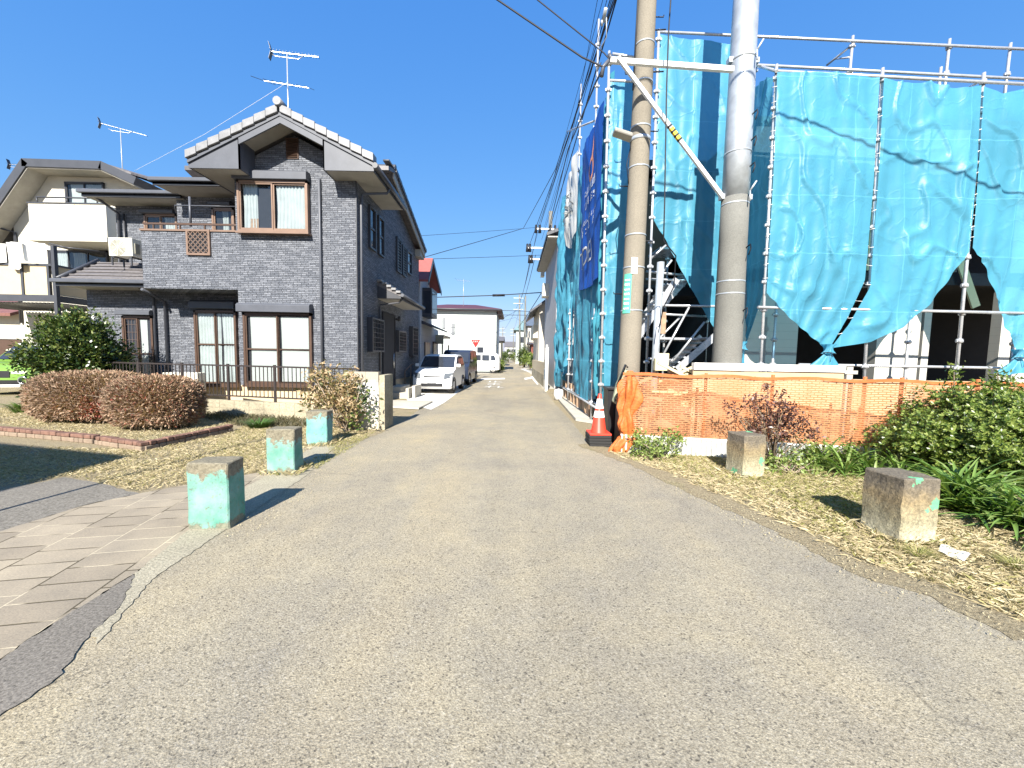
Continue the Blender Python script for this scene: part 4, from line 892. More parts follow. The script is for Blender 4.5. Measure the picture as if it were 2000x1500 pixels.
# ------------------------------------------------------------------ vehicles
def vehicle(name, label, cat, loc, yaw, L, W, prof, belt, tum, paint, glass_f, side_glass, lamp, rwheel=.28, wheels=None, lower=None, two_tone=None, group=None, plate=True, rear=False):
    """prof: closed side outline (y, z), y = 0 at the nose; glass_f: (y0,z0,y1,z1) windscreen line; side_glass: list of (y,z) outlines"""
    root = thing(name, label, cat, loc, group); root.rotation_euler.z = yaw; o = Vector(loc)
    cy = L/2; cz = sum(z for y, z in prof)/len(prof)
    def mp(s, y, z, out=0.0):
        k = abs(s); w = W/2*(1 - max(0, z-belt)*tum) + out
        bow = (0.13*k**2.2) * (1 if y < cy else -1) * max(0, 1-abs(y if y < cy else L-y)/0.9)
        return Vector((s*w, y+bow-0.0, z))
    def rnd(k, y, z):           # round the shoulders towards the flanks
        t = max(0, (abs(k)-.82)/.18); sc = 1-.05*t*t
        return cy+(y-cy)*(1-.012*t*t), cz+(z-cz)*(sc)
    S = [-1,-.96,-.9,-.8,-.5,0,.5,.8,.9,.96,1]; n = len(prof); vs = []; 
    for s in S:
        for y, z in prof:
            yy, zz = rnd(s, y, z); vs.append(mp(s*.995 if abs(s) < 1 else s*.985, yy, zz) + o)
    fs = [(i*n+j, i*n+(j+1)%n, (i+1)*n+(j+1)%n, (i+1)*n+j) for i in range(len(S)-1) for j in range(n)]
    e = MB(); e.add(vs, fs, 0, True); e.add([v for v in vs[:n]], [tuple(range(n))], 0, True); e.add(vs[-n:], [tuple(range(n))], 0, True)
    bd = e.build('body', paint, root); m = bd.modifiers.new('edge', 'EDGE_SPLIT'); m.split_angle = rad(40)
    def patch(nm, quad, mat, s0, s1, out=.012, dz=0, par=None, nn=8):
        (ya, za), (yb, zb) = quad; e = MB(); nrm = Vector((0, -(zb-za), (yb-ya))); nrm = nrm.normalized() if nrm.length else Vector((0,-1,0)); 
        if nrm.y > 0 and not rear: nrm = -nrm
        if rear and nrm.y < 0 and ya > cy: nrm = -nrm
        def f(u, v):
            s = s0+(s1-s0)*u; y = ya+(yb-ya)*v; z = za+(zb-za)*v; yy, zz = rnd(s, y, z); return mp(s, yy, zz)+nrm*out+o
        e.grid(nn, 3, f); return e.build(nm, mat, par or root)
    if glass_f: patch('windscreen', ((glass_f[0],glass_f[1]),(glass_f[2],glass_f[3])), M['glass_dark'], -.90, .90, .035)
    for og in side_glass:
        for sd in (-1, 1):
            e = MB(); e.prism([mp(sd, y, z, .0)*1.0+o+Vector((sd*.006,0,0)) for y, z in og], (sd*.004,0,0)); e.build('side_window', M['glass_dark'], root)
    for sd in (-1, 1):
        if lamp:
            (y0, z0, y1, z1, sa, sb) = lamp; e = MB()
            e.grid(6, 4, lambda u, v: mp(sd*(sa+(sb-sa)*u), y0+(y1-y0)*v+ (0.10*u*u), z0+(z1-z0)*v+.03*u)+o+Vector((sd*.02*u,-.035,0))); e.build('tail_light' if rear else 'headlight', M['red_sign'] if rear else M['lamp_dark'], root)
    wy = wheels or (.62, L-.62)
    for y in wy:
        for sd in (-1, 1):
            c = o+Vector((sd*(W/2-.10), y, rwheel)); e = MB()
            e.add([], []); pts = []
            prof_t = [(.60,-.085),(.93,-.095),(1.0,-.07),(1.0,.07),(.93,.095),(.60,.085)]; k = 24; vv = []
            for r_, x_ in prof_t:
                for j in range(k): t = 2*math.pi*j/k; vv.append(c+Vector((x_, rwheel*r_*math.cos(t), rwheel*r_*math.sin(t))))
            ff = [(i*k+j, i*k+(j+1)%k, (i+1)*k+(j+1)%k, (i+1)*k+j) for i in range(len(prof_t)-1) for j in range(k)]
            e.add(vv, ff, 0, True); whl = e.build('wheel', M['rubber'], root)
            e = MB(); e.add([c+Vector((sd*.06, rwheel*.62*math.cos(2*math.pi*j/k), rwheel*.62*math.sin(2*math.pi*j/k))) for j in range(k)]+[c+Vector((sd*.085,0,0))], [(j,(j+1)%k,k) for j in range(k)], 0, True)
            for j in range(6): t = j*math.pi/3; e.bar(c+Vector((sd*.088,0,0)), c+Vector((sd*.075, rwheel*.58*math.cos(t), rwheel*.58*math.sin(t))), .03, .02)
            e.build('rim', M['chrome'], whl)
            e = MB(); k = 20; q = [c+Vector((sd*.092+sd*.0, (rwheel+.05)*math.cos(t), (rwheel+.05)*math.sin(t))) for t in [math.pi*j/k*1.16-.25 for j in range(k+1)]]
            e.tube(q, .022, 6); e.build('wheel_arch', M['black'], root)
    for sd in (-1, 1):
        y, z = (glass_f[0]+.12, glass_f[1]+.08) if glass_f else (L-1, 1.1)
        c = mp(sd, y, z)+o; e = MB(); e.box(c.x+(0.02 if sd > 0 else -.17), c.y-.05, c.z-.05, c.x+(.17 if sd > 0 else -.02), c.y+.04, c.z+.07); e.build('mirror', paint if name != 'dark_van' else M['black'], root, .02)
    return root, patch, mp, o, rnd
M['lamp_dark'] = plain('lamp_dark', (0.10,0.11,0.12), 0.08, spec=.9)
M['car_white'] = plain('car_paint_white', (0.78,0.79,0.80), 0.18, var=.01, spec=.6); M['car_dark'] = plain('car_paint_navy', (0.035,0.045,0.075), 0.15, 0.3, var=.02, spec=.6)
M['car_green'] = plain('car_paint_lime', (0.15,0.27,0.045), 0.2, var=.02, spec=.6)
# white hatchback
hb = [(0.0,.32),(.02,.52),(.06,.66),(.18,.78),(.55,.88),(.90,.94),(1.2,1.20),(1.50,1.42),(1.9,1.50),(2.7,1.49),(3.15,1.40),(3.34,1.02),(3.38,.7),(3.37,.35),(3.2,.22),(.15,.20)]
p0 = Vector((-2.98,14.35,.013))
v, patch, mp, o, rnd = vehicle('white_hatchback', 'small white hatchback parked nose out beside the grey house', 'car', p0, rad(-2), 3.39, 1.48, hb, .98, .20, M['car_white'], (.95,.975,1.46,1.39), [[(1.25,1.03),(1.62,1.38),(2.05,1.42),(2.05,1.03)],[(2.12,1.03),(2.12,1.42),(2.75,1.40),(3.0,1.1),(2.98,1.03)]], (.03,.60,.16,.78,.60,.98))
patch('upper_grille', ((.045,.64),(.055,.69)), M['black'], -.42, .42, .02); patch('lower_grille', ((.005,.30),(.01,.42)), M['black'], -.55, .55, .02); patch('number_plate', ((.015,.44),(.03,.56)), M['white'], -.22, .22, .03)
# dark van behind it
vn = [(0.0,.30),(.02,.65),(.08,.92),(.45,1.05),(.95,1.62),(1.15,1.74),(3.1,1.76),(3.35,1.66),(3.39,.9),(3.37,.3),(3.2,.22),(.15,.20)]
v, patch, mp, o, rnd = vehicle('dark_van', 'dark blue tall minivan parked behind the white hatchback', 'van', (-2.88,18.9,.013), rad(-3), 3.4, 1.48, vn, .98, .12, M['car_dark'], (.50,1.10,.95,1.60), [[(.95,1.08),(1.15,1.58),(1.9,1.6),(1.9,1.08)],[(2.0,1.08),(2.0,1.6),(3.0,1.58),(3.1,1.08)]], (.06,.74,.16,.92,.62,.96))
patch('grille', ((.03,.62),(.06,.76)), M['chrome'], -.5, .5, .02)
# pale boxy van across the side street: seen from its side
v, patch, mp, o, rnd = vehicle('white_minivan', 'white boxy minivan parked side on before the white house', 'van', (-4.4,33.4,.013), rad(-90), 3.4, 1.48, [(0,.3),(.02,.7),(.1,.92),(.62,1.02),(1.05,1.58),(1.3,1.68),(3.0,1.70),(3.3,1.5),(3.39,.95),(3.37,.3),(3.2,.22),(.15,.2)], .98, .12, M['car_white'], (.68,1.08,1.02,1.52), [[(.98,1.05),(1.22,1.5),(1.75,1.52),(1.75,1.05)],[(1.85,1.05),(1.85,1.52),(2.45,1.52),(2.45,1.05)],[(2.6,1.08),(2.6,1.5),(2.95,1.5),(3.1,1.1)]], (.06,.7,.16,.88,.62,.96))
# lime car at the left edge
lg = [(0.0,.36),(.0,.62),(.05,.80),(.25,.94),(.75,1.02),(.95,1.05),(1.3,1.34),(1.6,1.52),(1.95,1.58),(2.9,1.57),(3.25,1.4),(3.4,1.0),(3.42,.45),(3.2,.26),(.12,.26)]
p0 = G(-12,772); p0 = Vector((p0.x+.25, 11.8, .0))
v, patch, mp, o, rnd = vehicle('lime_car', 'lime green compact crossover with a white roof, half hidden by the camellia', 'car', p0, rad(14), 3.45, 1.6, lg, 1.0, .16, M['car_green'], (1.0,1.08,1.52,1.50), [[(1.35,1.06),(1.68,1.45),(2.2,1.5),(2.2,1.06)],[(2.3,1.06),(2.3,1.5),(2.95,1.46),(3.1,1.1)]], (.06,.66,.30,.90,.58,.95), .31)
patch('grille', ((.02,.56),(.03,.76)), M['black'], -.42, .42, .03); patch('lower_grille', ((.02,.34),(.02,.48)), M['black'], -.8, .8, .03); patch('bumper_trim', ((.0,.26),(.02,.33)), M['white'], -.7, .7, .04)
e = MB(); e.grid(8, 8, lambda u, v: mp(-.88+1.76*u, 1.55+1.6*v, 1.53+.065*math.sin(v*3.0))+o+Vector((0,0,.012))); e.build('roof_panel', M['car_white'], v) if False else None
e = MB()
for i in range(9): pass
e.prism([mp(-.9,1.58,1.525)+o, mp(.9,1.58,1.525)+o, mp(.9,3.2,1.46)+o, mp(-.9,3.2,1.46)+o], (0,0,.10)); e.build('roof_panel', M['car_white'], v, .03)
for sd in (-1, 1):
    c = mp(sd*.8,.0,.47)+o+Vector((0,-.05,0)); e = MB(); pts=[(c.x+.11*math.cos(t*math.pi/10), c.y-.01, c.z+.11*math.sin(t*math.pi/10)) for t in range(21)]; e.tube(pts,.02,6); e.build('fog_lamp', M['chrome'], v)
# ------------------------------------------------------------------ foliage
def leaf_cloud(name, centers, spread, n, size, mat, parent, aspect=0.42, up=0.3, clip=None, squash=1.0, outward=None):
    C = np.asarray(centers); idx = NR.integers(0, len(C), n)
    P = C[idx] + NR.normal(0, 1, (n,3))*spread*np.array([1,1,squash])
    if clip is not None: P = P[clip(P)]; 
    n = len(P); d = NR.normal(0,1,(n,3)); 
    if outward is not None: q = P-np.asarray(outward); q /= np.linalg.norm(q,axis=1)[:,None]+1e-6; d = d*.75+q
    d[:,2] += up; d /= np.linalg.norm(d,axis=1)[:,None]
    a = NR.normal(0,1,(n,3)); s = np.cross(d,a); s /= np.linalg.norm(s,axis=1)[:,None]+1e-6; nn = np.cross(s,d)
    L = (size*NR.uniform(.6,1.35,n))[:,None]; W = L*aspect
    v0 = P; v1 = P+d*L*.5+s*W*.5+nn*L*.08; v2 = P+d*L+nn*L*-.06; v3 = P+d*L*.5-s*W*.5+nn*L*.08
    V = np.stack([v0,v1,v2,v3],1).reshape(-1,3)
    return big_mesh(name, V, np.arange(4*n).reshape(-1,4), mat, parent)
def ellip_centers(c, r, n, inner=.72, rough=.16, flat_bottom=-.85):
    out = []
    while len(out) < n:
        v = NR.normal(0,1,3); v /= np.linalg.norm(v)
        if v[2] < flat_bottom: continue
        k = NR.uniform(inner,1.0)*(1+rough*math.sin(v[0]*4.3+c[0]*3)*math.cos(v[2]*5+v[1]*3.7)); out.append(np.array(c)+v*np.array(r)*k)
    return np.array(out)
def stems(parent, base, tips, r0, mat, name='branches', jit=.05, mid=.5):
    e = MB()
    for t in tips:
        b = Vector(base)+Vector((R.uniform(-jit,jit),R.uniform(-jit,jit),0)); t = Vector(t); m = b.lerp(t,mid)+Vector((R.uniform(-.06,.06),R.uniform(-.06,.06),.08*(t-b).length))
        e.tube([b, m, t], [r0, r0*.65, r0*.2], 5)
    return e.build(name, mat, parent)
M['camellia'] = m_leaf('camellia_leaf', [(0.012,0.028,0.010),(0.035,0.065,0.015),(0.08,0.12,0.025),(0.18,0.20,0.06)], .12, .3)
M['hedge_leaf'] = m_leaf('hedge_leaf', [(0.12,0.08,0.055),(0.25,0.17,0.11),(0.36,0.25,0.17),(0.44,0.31,0.21),(0.28,0.13,0.09)], .15, .7)
M['hedge_red'] = m_leaf('hedge_red', [(0.34,0.06,0.05),(0.28,0.10,0.07),(0.42,0.12,0.09)], .2, .6)
M['bush_leaf'] = m_leaf('bush_leaf', [(0.03,0.055,0.010),(0.08,0.13,0.02),(0.16,0.21,0.04),(0.26,0.30,0.08)], .22, .35)
M['strap_leaf'] = m_leaf('strap_leaf', [(0.05,0.11,0.02),(0.10,0.18,0.035),(0.16,0.25,0.06),(0.24,0.30,0.10)], .25, .32)
M['purple_leaf'] = m_leaf('purple_leaf', [(0.04,0.02,0.018),(0.07,0.03,0.025),(0.12,0.06,0.045)], .08, .4)
M['dry_leaf'] = m_leaf('dry_leaf', [(0.30,0.20,0.11),(0.42,0.30,0.17),(0.20,0.16,0.07),(0.12,0.13,0.05)], .15, .55)
M['weed_leaf'] = m_leaf('weed_leaf', [(0.08,0.13,0.03),(0.18,0.25,0.06),(0.30,0.34,0.12)], .25, .45)
def camellia():
    Y = 9.75; c = U(160,695,Y); t = thing('camellia_tree', 'dome shaped dark green evergreen shrub before the cream house', 'shrub', (c.x,Y,0))
    top = U(130,612,Y).z; rx = .80
    cs = ellip_centers((c.x,Y,top*.46), (rx,1.1,top*.50), 230, .55, .2)
    cs2 = ellip_centers((c.x-.05,Y,top*.78), (.5,.5,top*.25), 60, .5, .2); C = np.concatenate([cs, cs2]); C[:,2] = np.maximum(C[:,2], .15)
    leaf_cloud('crown', C, .10, 17000, .085, M['camellia'], t, .5, .1, outward=(c.x,Y,top*.4))
    leaf_cloud('crown', np.concatenate([ellip_centers((c.x,Y,top*.46), (rx*.7,.7,top*.36), 60)]), .14, 5000, .09, M['camellia'], t, .5, .1)
    stems(t, (c.x,Y,0), [tuple(p) for p in C[::14]], .035, M['bark'])
camellia()
def hedge(label, c, r, rot, n, seed, red_at=None):
    t = thing('clipped_hedge', label, 'hedge', (c[0],c[1],0), 'leafless clipped azalea hedges in the flower bed'); ca, sa = math.cos(rot), math.sin(rot)
    N = n; v = NR.normal(0,1,(N,3)); v /= np.linalg.norm(v,axis=1)[:,None]; v[:,2] = np.where(v[:,2] < -.72, -v[:,2], v[:,2])
    k = NR.uniform(.55,1.0,N)**.45; pw = 3.2; nrm = (np.abs(v)**pw).sum(1)**(-1/pw); P = v*nrm[:,None]*k[:,None]*np.array(r)
    P += NR.normal(0,.018,(N,3)); q = P.copy(); q[:,0] = P[:,0]*ca-P[:,1]*sa; q[:,1] = P[:,0]*sa+P[:,1]*ca; q += np.array([c[0],c[1],c[2]])
    dirs = P/np.array(r)**1.2; dirs += NR.normal(0,.55,(N,3)); dirs[:,2] += .35; dirs /= np.linalg.norm(dirs,axis=1)[:,None]
    d = dirs.copy(); d[:,0] = dirs[:,0]*ca-dirs[:,1]*sa; d[:,1] = dirs[:,0]*sa+dirs[:,1]*ca
    a = NR.normal(0,1,(N,3)); s = np.cross(d,a); s /= np.linalg.norm(s,axis=1)[:,None]; L = NR.uniform(.02,.075,N)[:,None]; W = np.where(NR.uniform(0,1,N) < .5, .004, .011)[:,None]
    bend = NR.normal(0,.012,(N,3))
    V = np.stack([q-s*W*.5, q+s*W*.5, q+d*L*.6+s*W*.5+bend, q+d*L], 1).reshape(-1,3); F = np.arange(4*N).reshape(-1,4)
    redm = None
    if red_at is not None:
        dd = np.linalg.norm((q-np.array(red_at))/np.array([.38,.5,.25]),axis=1); redm = (NR.uniform(0,1,N) < np.exp(-dd*dd)*.8).astype(int)
    else: redm = (NR.uniform(0,1,N) < .05).astype(int)
    big_mesh('twigs', V, F, [M['hedge_leaf'], M['hedge_red']], t, redm)
    e = MB(); rr = random.Random(seed)
    for i in range(34):
        u, w = rr.uniform(-.7,.7), rr.uniform(-.75,.6); bx, by = u*r[0], w*r[1]; gx, gy = c[0]+bx*ca-by*sa, c[1]+bx*sa+by*ca
        p = Vector((gx,gy,0)); m = p+Vector((rr.uniform(-.06,.06),rr.uniform(-.06,.06),.22)); e.tube([p, m, m+Vector((rr.uniform(-.12,.12),rr.uniform(-.1,.1),.22))], [.012,.010,.005], 5)
        e.tube([m, m+Vector((rr.uniform(-.18,.18),rr.uniform(-.15,.15),.28))], [.007,.003], 4)
    for i in range(260):
        u, w = rr.uniform(-.9,.9), rr.uniform(-.9,.9); bx, by = u*r[0], w*r[1]; gx, gy = c[0]+bx*ca-by*sa, c[1]+bx*sa+by*ca; z = rr.uniform(.3,.7)
        p = Vector((gx,gy,z)); e.tube([p, p+Vector((rr.uniform(-.2,.2),rr.uniform(-.2,.2),rr.uniform(.05,.25)))], [.004,.0015], 3, caps=False)
    e.build('stems', M['bark_pale'], t)
g1 = G(290,835); hedge('round ended brown hedge nearer the railing, on bare pale stems', (-6.78, 7.38, .50), (.71,.50,.46), .10, 70000, 3)
g2 = G(150,812); hedge('longer brown clipped hedge with red twigs at its foot, next to the camellia', (-8.72, 8.1, .50), (1.03,.70,.48), -.05, 100000, 4, (-7.9, 7.5, .28))
def small_clump(px, py, label, h, rr, n, mat, name='grass_clump', wid=.016):
    g = G(px,py); t = MB(); V = []; 
    P = np.zeros((n,3)); a = NR.uniform(0,2*np.pi,n); rad_ = rr*NR.uniform(0,.5,n); bx, by = g.x+np.cos(a)*rad_, g.y+np.sin(a)*rad_; L = NR.uniform(.5,1,n)
    k = 4; seg = []
    for i in range(k+1):
        u = i/k; out = rr*L*u*1.0; z = h*L*(u*1.5-u*u*.85); w = wid*(1-u)*1.0+.001; seg.append((bx+np.cos(a)*out, by+np.sin(a)*out, z, w))
    for x, y, z, w in seg: V.append(np.stack([x-np.sin(a)*w/2, y+np.cos(a)*w/2, z],1)); V.append(np.stack([x+np.sin(a)*w/2, y-np.cos(a)*w/2, z],1))
    V = np.stack(V,1); m = V.shape[1]; V = V.reshape(-1,3); base = np.arange(n)*m
    F = np.concatenate([np.stack([base+2*i, base+2*i+1, base+2*i+3, base+2*i+2],1) for i in range(k)])
    return tag(big_mesh(name, V, F, mat), label, 'plant')
small_clump(507,836, 'low dark green tuft between the middle bollard and the retaining wall', .26, .30, 260, m_leaf('tuft_leaf', [(0.04,0.09,0.02),(0.08,0.15,0.03)], .2), wid=.02)
small_clump(52,805, 'bright green strappy tuft at the left end of the long hedge', .38, .38, 160, M['strap_leaf'], 'strappy_plant', .035)
def dried_shrub():
    g = G(665,846); t = thing('dried_shrub', 'half dry shrub with curled tan leaves leaning on the gate wall', 'shrub', (g.x,g.y+.15,0)); top = U(650,730,g.y).z
    tips = [(g.x+R.uniform(-.55,.5), g.y+.15+R.uniform(-.3,.25), R.uniform(.35,1.0)*top) for _ in range(46)]
    stems(t, (g.x+.05,g.y+.15,0), tips, .014, M['bark_pale'], jit=.10)
    C = np.array(tips); dry = C[C[:,0] < g.x+.22]; leaf_cloud('dry_leaves', dry, .085, 1500, .10, M['dry_leaf'], t, .34, .2)
    leaf_cloud('dry_leaves', np.array([[g.x+R.uniform(-.45,.3), g.y+.15+R.uniform(-.25,.2), R.uniform(.12,.9)*top] for _ in range(30)]), .10, 1100, .085, M['dry_leaf'], t, .3, .2)
    leaf_cloud('green_leaves', np.array([[g.x+.42,g.y+.02,.82],[g.x+.48,g.y,.62],[g.x+.34,g.y,.42],[g.x+.55,g.y-.05,.30],[g.x+.3,g.y-.1,.2]]), .07, 170, .085, M['camellia'], t, .5, .3)
dried_shrub()
small_clump(312,752, 'small weed growing beside the drainpipe behind the railing', .3, .2, 60, M['camellia'], 'weed', .03) if False else None
# ------------------------------------------------------------------ street end: red roofed neighbour, white house, stop sign, far houses
nb = thing('red_roof_house', 'pale grey house with a bright red gable roof behind the grey house', 'house', (-6.5,20,0))
xv = U(842,520,18.6).x; xw = xv-.45
ry, rz = 19.0, U(838,500,18.6).z; fy, fz = 17.95, U(815,545,17.9).z; by, bz = 21.2, U(850,566,20.8).z
e = MB(); e.prism([(xw,18.3,0),(xw,22.8,0),(xw,22.8,2.9),(xw,21.0,2.95),(xw,20.7,bz-.1),(xw,ry,rz-.25),(xw,18.3,fz-.1)], (-5,0,0)); e.build('walls', m_horizontal_lap('neighbour_wall',(0.50,0.52,0.54),.4), nb)
e = MB(); e.prism([(xv,ry,rz),(xv,fy,fz),(xv,fy,fz-.1),(xv,ry,rz-.12)], (-6,0,0)); e.prism([(xv,ry,rz),(xv,by,bz),(xv,by,bz-.12),(xv,ry,rz-.12)], (-6,0,0)); rr_ = e.build('roof', plain('roof_red_bright',(0.27,0.075,0.065),.6), nb)
e = MB(); e.prism([(xv+.001,ry,rz-.02),(xv+.001,by,bz-.02),(xv+.001,by,bz-.24),(xv+.001,ry,rz-.26),(xv+.001,fy,fz-.24),(xv+.001,fy,fz-.02)], (.03,0,0)); e.build('bargeboard', M['dark_trim'], rr_)
e = MB(); e.box(xw,18.75,3.3,xw+.45,20.1,4.65); bw = e.build('bay_window', M['dark_trim'], nb); e = MB(); e.box(xw+.452,18.85,3.45,xw+.46,20.0,4.5); e.box(xw+.03,18.742,3.45,xw+.4,18.748,4.5); e.build('pane', M['glass_sky'] if 'glass_sky' in M else M['glass_dark'], bw)
e = MB(); e.prism([(xw,18.6,3.1),(xw+.8,18.6,2.75),(xw+.8,18.6,2.68),(xw,18.6,2.95)], (0,2.6,0)); e.build('lower_roof', M['tile_dark'], nb)
e = MB(); e.box(xw,19.2,.9,xw+.06,20.3,2.1); e.box(xw,21.2,.2,xw+.06,22.0,2.2); e.build('shutters', M['bronze'], nb)
side_e = MB(); x0, z0, x1, z1 = rect(838,655,868,672,22.3); side_e.box(x0-.6,22.0,z1-.1,x1,24.5,z1+.02); side_e.box(x0-.6,22.0,z0-.0,x1,22.05,z1-.1); 
for x, y in ((x1-.1,22.2),(x1-.1,24.3)): side_e.bar((x,y,0),(x,y,z0),.08,.08,up=(0,1,0))
tag(side_e.build('carport', M['beige_panel']), 'flat roofed beige carport behind the two parked vehicles', 'carport')
YW = 36.5
wh = thing('white_house', 'plain white two storey house with a maroon hipped roof at the street corner', 'house', (U(900,700,YW).x,YW,0))
x0, z0, x1, z1 = rect(842,603,969,724,YW); e = MB(); e.box(x0,YW,0,x1,YW+8,z1); e.build('walls', m_horizontal_lap('white_wire_shadow_lines',(0.46,0.50,0.48),.91,.06), wh)  # wide-spaced dark lines in the wall colour stand for wire shadows and reflections
e = MB(); a = .45; zt = U(900,595,YW+3).z; zb = z1
e.add([(x0-a-2,YW-a,zb),(x1+a,YW-a,zb),(x1+a,YW+8+a,zb),(x0-a-2,YW+8+a,zb),(x0+1,YW+3,zt),(x1-2.2,YW+3,zt),(x1-2.2,YW+5,zt),(x0+1,YW+5,zt),(x0-a-2,YW-a,zb-.18),(x1+a,YW-a,zb-.18),(x1+a,YW+8+a,zb-.18),(x0-a-2,YW+8+a,zb-.18)],[(0,1,5,4),(1,2,6,5),(2,3,7,6),(3,0,4,7),(4,5,6,7),(0,8,9,1),(1,9,10,2),(2,10,11,3),(3,11,8,0),(8,11,10,9)])
wr = e.build('roof', M['roof_maroon'], wh); e = MB(); e.tube([(x0-a-2,YW-a-.06,zb-.1),(x1+a+.05,YW-a-.06,zb-.1),(x1+a+.05,YW+8,zb-.1)],.07,6); e.build('gutter', M['dark_trim'], wr)
e = MB(); e.tube([(x1+.05,YW-.05,zb-.2),(x1+.05,YW-.05,0)],.05,6); e.build('downpipe', M['dark_trim'], wh)
for px, m in (((864,620,870,642),'glass_grey'),((882,632,888,654),'glass_grey'),((932,618,942,635),'white'),((932,678,944,692),'glass_dark')):
    if m == 'glass_grey' and m not in M: M[m] = plain('glass_grey',(0.20,0.21,0.22),.2)
    a = rect(*px,YW); e = MB(); e.box(a[0],YW-.05,a[1],a[2],YW-.0,a[3]); wn = e.build('window', M['grey_trim'] if m != 'white' else M['cream'], wh); e = MB(); e.box(a[0]+.04,YW-.056,a[1]+.04,a[2]-.04,YW-.051,a[3]-.04); e.build('pane', M[m], wn)
aerial((U(905,594,38).x,38,zt-.5), U(897,545,38).z, 'pair of thin aerials above the maroon roof', (1,.5,0), [(U(897,548,38).z,0,.7,0,.4,6,False)], .02)
# grey roofed house peeping over
bk = thing('pale_house', 'pale house with a grey roof just showing between the red roof and the maroon roof', 'house', (-9.5,44,0))
e = MB(); e.box(-14,44,0,-6.7,50,6.2); e.build('walls', M['cream'], bk); e = MB(); e.prism([(-14.4,43.6,6.2),(-14.4,47,7.4),(-14.4,50.4,6.2)], (8.0,0,0)); e.build('roof', M['tile_dark'], bk)
# stop sign
b = G(929,741); sg = thing('stop_sign', 'red triangular stop sign on a white pole at the corner', 'sign', (b.x,b.y,0))
e = MB(); zt = U(928,664,b.y).z; e.tube([(b.x,b.y,0),(b.x,b.y,zt)], .035, 8); e.build('pole', M['white'], sg)
a = .29; cx, cz = b.x-.02, U(927,669,b.y).z
def tri(s, y, m, nm, par): e = MB(); e.prism([(cx-s,y,cz+s*.577),(cx+s,y,cz+s*.577),(cx,y,cz-s*1.155)], (0,.006,0)); return e.build(nm, M[m], par)
pl = tri(a*1.12, b.y-.06, 'white', 'sign_plate', sg); tri(a, b.y-.067, 'red_sign', 'red_face', pl)
def text(body, size, loc, rot, mat, parent, name='lettering', ext=0.0, sx=1.0):
    cu = bpy.data.curves.new(name, 'FONT'); cu.body = body; cu.size = size; cu.align_x = 'CENTER'; cu.align_y = 'CENTER'; cu.extrude = ext
    tmp = bpy.data.objects.new('tmp', cu); COL.objects.link(tmp); bpy.context.view_layer.update()
    me = bpy.data.meshes.new_from_object(tmp.evaluated_get(bpy.context.evaluated_depsgraph_get())); COL.objects.unlink(tmp); bpy.data.objects.remove(tmp)
    me.materials.clear(); me.materials.append(mat); o = bpy.data.objects.new(name, me); COL.objects.link(o)
    off = Vector((0,0,0)); q = parent
    while q is not None: off = off+q.location; q = q.parent
    o.location = Vector(loc)-off; o.rotation_euler = rot; o.scale = (sx,1,1); o.parent = parent; return o
text('止まれ', .12, (cx, b.y-.072, cz+.06), (rad(90),0,0), M['white'], pl)
o = text('止', .62, (G(966,746).x,G(966,746).y,.0145), (0,0,0), M['paint_white'], None, 'road_lettering', sx=1.5)
o.parent = None
for ch, py, sc in (('ま',750.5,.62),('れ',756,.62)):
    q = text(ch, .62, (G(964,py).x,G(964,py).y,.0145), (0,0,0), M['paint_white'], None, 'road_lettering', sx=1.5); q.scale = (1.6,2.2,1); tag(q, {'ま':'middle character of the white stop lettering painted on the road','れ':'nearest character of the white stop lettering painted on the road'}[ch], 'road marking', 'stop lettering on the road')
o.scale = (1.6,2.2,1); tag(o, 'farthest character of the white stop lettering, close to the stop line', 'road marking', 'stop lettering on the road')
# fence beside the vans, clipped bush
fn = thing('slat_fence', 'dark slatted fence with pale posts between the van and the stop sign', 'fence', (-2.62,21.9,0)); e = MB()
for i in range(26): y = 21.9+i*.22; e.box(-2.64,y,.25,-2.60,y+.12,1.1)
e.build('slats', M['bronze'], fn)
for y in (21.8,24.6,27.5): e = MB(); e.box(-2.68,y-.05,0,-2.58,y+.05,1.18); e.build('post', M['soffit'], fn)
e = MB(); e.box(-2.70,21.8,0,-2.56,27.6,.22); e.build('footing', M['block'], fn)
g = G(974,727); t = thing('clipped_bush', 'round clipped green bush at the corner of the white house', 'shrub', (g.x,g.y+.5,0))
leaf_cloud('crown', ellip_centers((g.x,g.y+.45,.62),(.42,.45,.60),60,.6,.1), .09, 5000, .09, M['bush_leaf'], t, .6, .2, clip=lambda P: P[:,2] > .02); stems(t,(g.x,g.y+.45,0),[(g.x+.1,g.y+.4,.5),(g.x-.1,g.y+.5,.5)],.03,M['bark'])
